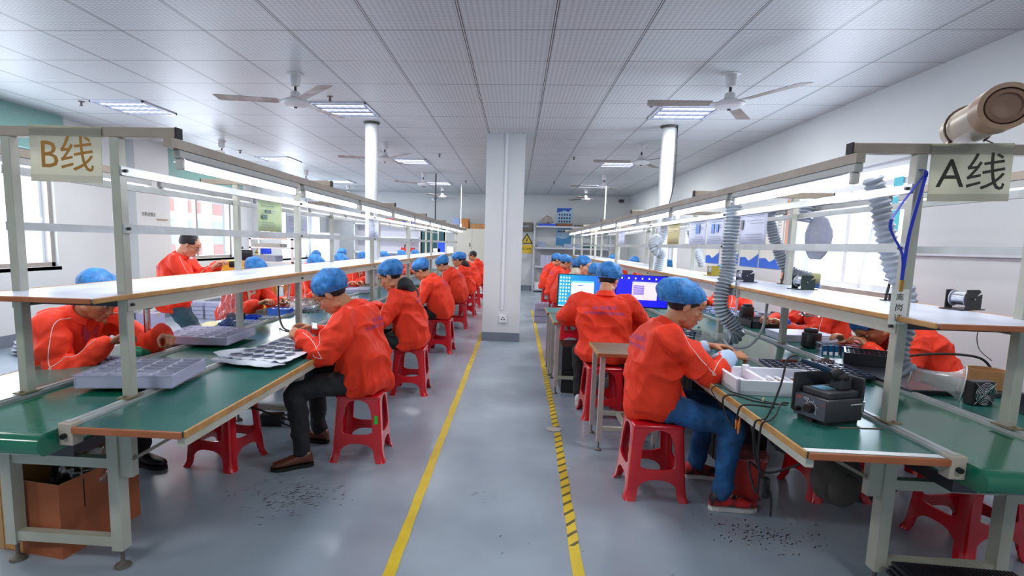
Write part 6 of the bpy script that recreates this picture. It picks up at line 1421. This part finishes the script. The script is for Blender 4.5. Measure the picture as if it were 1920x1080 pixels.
# black ribbed tray on the floor, front right
t = thing('ribbed_tray', 'stack of black ribbed trays on the floor by the right front legs', 'tray', (1.90, 2.13, 0.0), -.05)
for i in range(9):
    MB().rbox(-.25+(i % 3)*.008, .25, -.20, .20, .001+i*.02, .017+i*.02, .003, 1).build('tray_layer', blk2, t)
q = MB()
for i in range(30): xx = -.225+i*.0152; q.bar((xx, -.18, .184), (xx+.012, .18, .184), .005, .006)
q.build('tray_ribs', blk2, t)
# grey backpack hanging under the right bench
t = thing('backpack', 'grey brown backpack hanging under the corner of the right bench', 'backpack', (1.63, 2.70, .24))
bp_ = mat('backpack_cloth', '4a4440', .8, col2='3a3432', nscale=8, bump=.2, bscale=60)
b = bmesh.new(); bmesh.ops.create_icosphere(b, subdivisions=4, radius=1)
for v in b.verts:
    f = 1+noise.noise(v.co*1.8)*.15+(ridge(v.co, 3)-.5)*.08; v.co = Vector((v.co.x*.115*f, v.co.y*.08*f, v.co.z*.165*f*(1.0 if v.co.z > 0 else .85)+.165))
mb_2 = MB.__new__(MB); mb_2.bm = b; mb_2.build('bag_body', bp_, t, smooth=3.2)
MB().ell((0, -.065, .12), (.075, .035, .085)).build('front_pocket', bp_, t, smooth=True)
MB().tube(smoothpath([(-.06, -.02, .27), (-.05, -.03, .36), (-.02, .0, .42)]), .012, 6).build('orange_strap', mat('orange_strap', 'c8502c', .6), t, smooth=True)
MB().tube(smoothpath([(.05, 0, .30), (.03, 0, .38), (0, 0, .42)]), .014, 6).build('shoulder_strap', bp_, t, smooth=True)
cloth_blob('dark_coat', 'dark coat hanging behind the backpack', 'coat', (1.52, 2.95, .42), (.12, .08, .13), black_m, 17, .25, .1)
for i, (x_, y_, lb) in enumerate(((2.48, 2.75, 'pink plastic bag under the right bench end, hanging from the stool'), (2.2, 3.4, 'dark purple bag on the floor behind the right end frame'))):
    cloth_blob('carrier_bag', lb, 'bag', (x_, y_, (.50, .01)[i]), ((.12, .12, .09), (.16, .12, .10))[i], (mat('pink_bag', 'dc9aa4', .4), mat('purple_bag', '3a2638', .6))[i], 20+i, .3, .1)
# plug box and leads under the left bench
t = thing('adaptor_box', 'black power adaptor box on the floor under the left bench', 'adaptor', (-1.95, 4.15, 0), .1); MB().rbox(-.09, .09, -.06, .06, 0, .09, .01).build('adaptor_case', black_m, t, smooth=.8)
cable('floor_lead', 'black lead lying on the floor from the adaptor box', [(-1.86, 4.12, .03), (-1.76, 4.1, .01), (-1.70, 4.2, .01), (-1.78, 4.32, .01), (-1.92, 4.34, .02)], .007)
cable('looped_lead', 'coiled black lead hanging at the left bench leg', [(-1.62, 4.2, .70), (-1.60, 4.15, .60), (-1.56, 4.12, .50), (-1.52, 4.14, .55), (-1.53, 4.18, .64), (-1.57, 4.16, .52), (-1.55, 4.15, .42)], .007)
cable('socket_lead', 'black lead to the socket strip under the left bench', [(-1.95, 3.4, .45), (-1.85, 3.42, .40), (-1.72, 3.44, .36), (-1.62, 3.5, .30), (-1.60, 3.7, .2)], .007)
o = MB().rbox(-.05, .05, -.11, .11, 0, .05, .01).build('socket_strip', black_m); o.location = (-1.86, 3.65, .521); tag(o, 'black socket strip on the crossbar beam under the left bench', 'socket strip')
# ---- standing man's camera rig
t = thing('camera_rig', 'black gimbal camera rig held by the standing man', 'camera rig', (-3.20, 5.95, 1.17), .4)
MB().rbox(-.05, .05, -.035, .035, .0, .07, .015).build('rig_grip', black_m, t, smooth=.8); MB().tube(smoothpath([(.03, 0, .06), (.07, 0, .14), (.05, 0, .20), (.10, 0, .23)]), .014, 8).build('rig_arm', black_m, t, smooth=True)
MB().rbox(.08, .2, -.04, .04, .08, .2, .012).cyl((.14, -.04, .14), (.14, -.07, .14), .025, n=16).build('camera_body', black_m, t, smooth=.8)
# ---- left wall side
def cbox(label, x, y, z, w, d, h, m, a=0, name='storage_box', cat='box', grp=None, lid=None):
    t = thing(name, label, cat, (x, y, z), a, grp); MB().box(-w/2, w/2, -d/2, d/2, 0, h).build('box_body', m, t)
    MB().box(-w/2-.002, w/2+.002, -.02, .02, h-.05, h+.001).build('box_tape' , lid or mat('box_tape_tan', 'c9a878', .4), t); return t
def warn(x, y, z, rot, label, sc_):
    t = thing('warning_sign', label, 'sign', (x, y, z), rot)
    t.scale = (sc_, sc_, sc_); yl = mat('warning_yellow', 'e8c53a', .4); M_ = Matrix.Rotation(PI/2, 4, 'X')
    MB().prism([(-.13, 0), (.13, 0), (0, .22)], 0, .003, M_).build('triangle_back', ink2, t); MB().prism([(-.095, .02), (.095, .02), (0, .18)], .003, .004, M_).build('triangle_face', yl, t)
    MB().prism([(-.012, .05), (.012, .05), (.018, .10), (.004, .10), (.016, .14), (-.006, .105), (.004, .10), (-.016, .08)], .004, .005, M_).build('bolt_mark', ink2, t)
    MB().prism([(-.12, -.20), (.12, -.20), (.12, -.02), (-.12, -.02)], 0, .003, M_).build('plate', yl, t)
    put_text('sign_lettering', '当心触电', .05, Matrix.Translation((0, -.0042, -.11)) @ M_, ink2, t, .0003)
warn(XL+.13, 13.295, 1.14, 0, 'yellow electric warning triangle on the left pier beyond the standing man', .75)
warn(.32, YB-.003, 1.55, 0, 'yellow electric warning triangle on the back wall right of the pillar', 1.6)
t = thing('wall_notice', 'short line of dark characters on the left wall pier', 'notice', (XL+.152, 9.2, 1.87)); put_text('notice_lettering', '包料放置区', .075, Matrix(((0, 0, 1, 0), (1, 0, 0, 0), (0, 1, 0, 0), (0, 0, 0, 1))), ink2, t, .0005)
o = MB().rbox(0, .02, -.15, .15, -.008, .008, .003).build('wooden_peg_rail', mat('peg_wood', 'a8895c', .5)); o.location = (XL+.15, 9.55, 1.80); tag(o, 'short wooden rail on the left wall pier', 'rail')
ylb = mat('yellow_crate', 'eea31c', .5); org = mat('orange_carton', 'c8743a', .7)
for i, (x_, y_, z_, w_, d_, h_, m_, lb) in enumerate(((-5.0, 10.2, 0, .5, .5, .95, ylb, 'tall yellow box stack behind the second wall side worker'), (-4.35, 10.6, 0, .45, .45, .92, org, 'orange brown carton right of the tall yellow box'), (-3.95, 10.1, 0, .3, .4, .85, card_m, 'brown carton partly behind the white lead post'), (-5.6, 10.6, 0, .5, .4, 1.05, ylb, 'yellow box left of the tall yellow one'))):
    cbox(lb, x_, y_, z_, w_, d_, h_, m_)
for i in range(2):
    for j in range(4):
        parts_tray('lilac clear tray on the floor by the left wall, %s of the %s stack' % (('lowest', 'second lowest', 'second highest', 'topmost')[j], ('left', 'right')[i]), -5.95+i*.42, 9.7, .001+j*.075, .38, .3, .07, 0, 3, 3, group='lilac tray stacks by the left wall')
# stack of film bundles by the left wall
for j in range(4):
    o = cloth_blob('film_bundle', 'flat grey white bundle on the floor by the left wall, %s' % ('lowest', 'second', 'third', 'topmost')[j], 'bundle', (-5.85+.03*j, 6.3, .001+.042*j), (.42, .26, .03), mat('bundle_film', 'c3c7d4', .4, col2='6f7484', nscale=14, ncontrast=.3), 30+j, .18, .25); o['group'] = 'flat bundles by the left wall'
cbox('small lilac carton on the floor at the left wall pier', -6.1, 8.6, 0, .3, .3, .22, mat('lilac_box', 'a9a6c6', .5))
# rack by the third window
t = thing('storage_rack', 'white rack with paper stacks before the bright far left window', 'rack', (-5.1, 11.2, 0))
for x_ in (-.45, .45):
    for y_ in (-.2, .2): MB().box(x_-.02, x_+.02, y_-.02, y_+.02, 0, 1.52).build('rack_post', white_m, t)
for z_ in (.5, 1.0, 1.30, 1.48): MB().box(-.47, .47, -.22, .22, z_, z_+.03).build('rack_shelf', white_m, t)
for i, (x_, z_, lb, m_, h_) in enumerate(((-5.3, 1.031, 'grey stack of flat parts on the middle rack shelf', silver_m, .12), (-5.2, 1.331, 'flat grey packet on the upper rack shelf', mat('grey_packet', 'b3afa8', .6), .07), (-5.15, 1.511, 'brown carton on top of the white rack', card_m, .09), (-5.3, 1.602, 'crumpled white sack on the brown carton', paper_m, .09))):
    if i == 3: cloth_blob('paper_sack', lb, 'sack', (-5.25, 11.2, z_), (.14, .1, .05), m_, 40, .3, .1)
    else: cbox(lb, x_, 11.2, z_, .55 if i != 2 else .45, .36, h_, m_, name=('part_stack', 'flat_packet', 'storage_box')[i], cat=('stack', 'packet', 'box')[i], lid=m_)
o = cloth_blob('blue_cloth', 'bright blue cloth hung on the wall hook beyond the left pier', 'cloth', (-6.30, 13.262, 1.12), (.15, .045, .12), mat('royal_blue_cloth', '163fd0', .7), 44, .22, .35)
# white lockers
def locker(label, x, y, w, d, h, m, a=0, doors=2):
    t = thing('metal_cabinet', label, 'cabinet', (x, y, 0), a); MB().box(-w/2, w/2, -d/2, d/2, 0, h).build('cabinet_body', m, t)
    for i in range(doors):
        for (z0, z1) in ((.04, h*.48), (h*.5, h-.03)):
            x0 = -w/2+w*i/doors+.008; x1 = -w/2+w*(i+1)/doors-.008; dd = MB().box(x0, x1, -d/2-.012, -d/2, z0, z1).build('cabinet_door', m, t)
            hx = x1-.06 if i == 0 or doors == 1 else x0+.06
            if doors == 2 and i == 1: hx = x1-.1
            MB().rbox(hx-.012, hx+.012, -d/2-.03, -d/2-.012, (z0+z1)/2-.06, (z0+z1)/2+.06, .004).build('door_handle', ink2, dd)
    return t
cab_m = mat('beige_cabinet', 'c6c3ba', .45); cabw = mat('white_cabinet', 'dedfe6', .45)
locker('beige two door cabinet against the back wall left of the pillar', -1.45, 17.75, 1.15, .45, 1.98, cab_m)
locker('white cabinet by the left wall past the third window', -5.95, 16.6, .7, .6, 1.72, cabw, 0, 1)
cbox('brown carton on the beige cabinet', -1.22, 17.75, 1.982, .6, .4, .16, card_m)
cbox('orange brown carton standing on the beige cabinet, left of the flat one', -1.72, 17.75, 1.982, .28, .4, .32, mat('orange_carton2', 'b5703a', .7))
cbox('light blue carton at the left edge of the beige cabinet top', -1.98, 17.8, 1.982, .2, .3, .34, mat('blue_carton', '8fa9d8', .5))
# back shelving left: white board shelves with things
t = thing('wall_shelving', 'white perforated shelving on the back wall above the left bench end', 'shelving', (-4.3, 17.9, 0))
MB().box(-1.1, 1.1, .30, .32, .5, 2.3).build('shelving_back', mat('perforated_white', 'd8d8e2', .5), t)
for z_ in (1.12, 1.62, 2.05): MB().box(-1.1, 1.1, -.15, .3, z_, z_+.05).build('shelf_board', white_m, t)
for x_ in (-1.1, 1.08): MB().box(x_, x_+.03, -.15, .3, 0, 2.3).build('shelf_upright', white_m, t)
rdb = mat('red_bin_plastic', 'd42a26', .4)
for x_, y_, z_, w_, h_, m_, lb in ((-4.3, 17.85, 2.102, .5, .16, rdb, 'red bin on the top white shelf at the back'), (-3.75, 17.85, 2.102, .5, .09, blueplas_m, 'blue flat bin on the top white shelf at the back'), (-3.6, 17.85, 1.172, .42, .15, rdb, 'red tool box on the lower white shelf at the back'), (-4.75, 17.85, 2.102, .3, .16, mat('pale_carton', 'cfc9bf', .6), 'pale carton left of the red bin')):
    cbox(lb, x_, y_, z_, w_, .3, h_, m_, lid=m_)
o = MB().tube([(0, 0, 0), (0, 0, .06), (.05, 0, .12), (.14, 0, .12), (.16, 0, 0)], .02, 8).build('black_tool', black_m, smooth=True); o.location = (-3.7, 17.8, 1.323); tag(o, 'black tool standing on the red tool box at the back', 'tool')
# far left bench end clutter
t = thing('parts_cabinet', 'dark green board with small parts at the far end of the left bench', 'board', (-2.45, 15.75, TB)); MB().box(-.35, .35, .0, .03, .35, 1.15).build('board_panel', mat('dark_teal_board', '1f4a4c', .5), t); MB().box(-.35, -.32, 0, .03, 0, 1.15).box(.32, .35, 0, .03, 0, 1.15).build('board_posts', dgrey_m, t)
for i, (x_, m_, h_, lb) in enumerate(((-2.15, blueplas_m, .28, 'blue crate at the far end of the left shelf'), (-1.9, paper_m, .16, 'white box at the far end of the left shelf'), (-2.28, paper_m, .10, 'low white box beside the blue crate'))):
    cbox(lb, x_, 15.5-.0, SH+.001, .2, .25, h_, m_, lid=m_)
# back right shelving
t = thing('storage_shelves', 'grey angle iron shelving at the back right', 'shelving', (1.75, 17.85, 0))
alm = mat('grey_angle_iron', 'b9bdc9', .4)
for x_ in (-1.22, 1.18):
    for y_ in (-.28, .26): MB().box(x_, x_+.04, y_, y_+.04, 0, 2.25).build('shelf_post', alm, t)
for z_ in (.05, .80, 1.40, 2.08): MB().box(-1.2, 1.2, -.28, .30, z_, z_+.05).build('shelf_board', alm, t)
for i, (x_, z_, w_, h_, m_, lb) in enumerate(((.80, 1.452, .28, .18, silver_m, 'small grey parts box on the third shelf at the back right'), (.95, .852, .35, .34, tray_m, 'big stack of grey trays on the second shelf'), (1.35, .852, .35, .38, mat('dark_tray_stack', '35363f', .5, col2='70748a', nscale=30), 'dark tray stack beside the big grey one'), (1.75, 1.452, .5, .12, silver_m, 'flat grey parts under the building poster'), (2.3, 1.452, .3, .15, mat('teal_box', '28504e', .5), 'dark teal box on the third shelf'), (.95, 2.132, .55, .07, blueplas_m, 'blue flat tray on the top shelf'), (1.5, 2.132, .5, .09, mat('brown_box', '7a4a2c', .6), 'brown flat box on the top shelf'), (2.1, 2.132, .5, .05, mat('olive_parts', '5b5a40', .6), 'olive odds and ends on the top shelf'), (.72, .102, .2, .2, paper_m, 'white box on the lowest shelf'))):
    cbox(lb, x_, 17.85, z_, w_, .35, h_, m_, lid=m_)
cloth_blob('clear_sack', 'clear plastic sack of brown scraps on the top shelf', 'sack', (.95, 17.85, 2.205), (.22, .15, .14), mat('sack_film', 'a99f98', .4, alpha=.7), 50, .35, .1, top=.5)
put_text('shelf_note', '不良品区', .08, Matrix.Translation((.35, -.32, 1.33-.02)) @ Matrix.Rotation(PI/2, 4, 'X'), ink2, t, .0005)
# poster of a building on the back wall
t = thing('building_poster', 'tall blue poster of an office building on the back wall', 'poster', (1.53, YB-.006, 1.50))
pb = mat('poster_sky', 'a9d0e6', .5); MB().box(-.26, .26, -.002, .004, 0, 1.25).build('poster_sheet', pb, t)
MB().prism([(-.25, 1.24), (.25, 1.24), (.12, 1.12), (0, 1.17), (-.12, 1.13), (-.25, 1.09)], .0022, .003, Matrix.Rotation(PI/2, 4, 'X')).build('poster_header', mat('poster_blue', '1550b8', .5), t)
q = MB(); 
for i in range(5):
    for j in range(6): q.box(-.19+i*.085, -.14+i*.085, -.0035, -.0025, .45+j*.11, .51+j*.11)
q.build('poster_windows', mat('poster_navy', '1f3566', .5), t)
MB().prism([(-.25, .02), (.25, .02), (.25, .34), (.0, .24), (-.25, .28)], .0022, .003, Matrix.Rotation(PI/2, 4, 'X')).build('poster_foot', mat('poster_mid', '3f86b8', .5), t)
t = thing('control_box', 'grey green control box on the back wall beside the shelving', 'box', (.28, YB-.06, 1.95)); MB().rbox(-.22, .22, -.05, .055, 0, .3, .01).build('control_case', mat('olive_metal', '6f6a5a', .5), t); MB().box(-.12, .10, -.052, -.05, .14, .20).build('control_label', silver_m, t)
# posters on the right wall
def wposter(label, y, z, w, h, kind):
    t = thing('wall_poster', label, 'poster', (XR-.004, y, z), 0); P_ = mat('poster_cream', 'dcdcd2', .5); B_ = mat('poster_royal', '1e62d0', .5); Pp = mat('poster_photo', '6c8ac0', .5, col2='c0cade', nscale=25); tx = mat('grey_print', '8b92a0', .6)
    MB().box(-.004, .0, -w/2, w/2, 0, h).build('poster_sheet', P_, t)
    def fl(pts, m_, nm, o_=0): MB()._add if False else None; b = MB(); b.prism([(p[0], p[1]) for p in pts], 0, .001, Matrix.Translation((-.0052-o_, 0, 0)) @ Matrix(((0, 0, -1, 0), (-1, 0, 0, 0), (0, 1, 0, 0), (0, 0, 0, 1)))); b.build(nm, m_, t)
    fl([(-w/2, 0), (w/2, 0), (w/2, h*.22), (w*.15, h*.13), (0, h*.10), (-w*.2, h*.16), (-w/2, h*.15)], B_, 'poster_wave')
    q = MB()
    if kind != 1:
        for i in range(3): fl([(-w*.4+i*w*.28, h*.30), (-w*.2+i*w*.28, h*.30), (-w*.2+i*w*.28, h*.44), (-w*.4+i*w*.28, h*.44)], Pp, 'poster_photo')
    for i in range(9): zz = h*(.5+i*.05); q.box(-.0065, -.0055, -w*.4, w*(.2+.15*(i % 3)/2), zz, zz+h*.012)
    q.build('poster_text', tx, t)
    return t
for i, (y_, k_) in enumerate(((10.35, 0), (9.5, 1), (8.75, 0), (8.05, 1))):
    wposter('cream poster with a blue wave foot on the right wall, %s from the window' % ('fourth', 'third', 'second', 'first')[i], y_, 1.26, .66, .92, k_)
t = thing('wall_poster', 'small white notice with a blue picture on the far right wall', 'poster', (XR-.004, 11.75, 1.62)); MB().box(-.004, 0, -.28, .28, 0, .52).build('poster_sheet', paper_m, t); MB().box(-.005, -.004, -.2, .2, .3, .46).build('poster_photo', mat('navy_photo', '2a4c9a', .5), t)
# window stickers: things leaning in the right window
o = MB().bar((XR-.05, 5.9, 1.15), (XR-.03, 5.75, 2.05), .03, .01).build('clear_strip', mat('strip_pale', 'dfe3e6', .3)); tag(o, 'pale plastic strip leaning in the right window', 'strip')
o = MB().box(XR+.04, XR+.044, 5.55, 5.68, 1.72, 2.25).build('teal_sticker', mat('sticker_teal', '4fc0d2', .5)); tag(o, 'teal sticker on the pane of the right window', 'sticker')
cable('gas_pipe', 'thin orange pipe running up beside the right window', [(XR-.03, 7.6, 1.05), (XR-.03, 7.58, 1.6), (XR-.03, 7.6, 2.2)], .012, mat('pipe_orange', 'c07a5a', .5))
# dust smear on the wall: left out.  building seen through the left windows
t = thing('apartment_block', 'pale building with pink panels seen through the left window', 'building', (-18, 31, -2.5)); bw = mat('building_wall', 'f1efef', .7)
MB().box(-3, 0, -9, 9, 0, 12).build('building_wall', bw, t)
for j in range(3):
    for k in range(6):
        w_ = MB().box(0, .05, -7+k*2.4, -5.9+k*2.4, 1.2+j*2.4, 2.5+j*2.4).build('building_window', mat('building_glass', 'b7c0d6', .3), t)
        MB().box(0, .07, -7+k*2.4, -5.9+k*2.4, .5+j*2.4, 1.15+j*2.4).build('building_panel', mat('pink_panel', 'cf9a92', .7), t); MB().box(0, .12, -7.1+k*2.4, -5.8+k*2.4, 2.5+j*2.4, 2.58+j*2.4).build('window_lintel', bw, t)

for x_, y_, z_, w_, d_, h_, lb in ((1.62, 3.95, 0, .30, .40, .30, 'black crate on the floor beneath the right bench, lower of two'), (1.60, 3.93, .301, .28, .36, .24, 'black crate beneath the right bench, upper of two'), (1.70, 4.9, 0, .34, .45, .42, 'large black crate beneath the right bench behind the stacked pair')):
    bin_('black_crate', lb, x_, y_, z_, w_, d_, h_, black_m, .05, cat='crate')
cable('thin_wire', 'thin dark wire hanging below the right shelf end before the wall', [(2.47, 3.0, 1.17), (2.44, 3.0, 1.10), (2.46, 3.0, 1.02), (2.53, 3.0, .96)], .002)
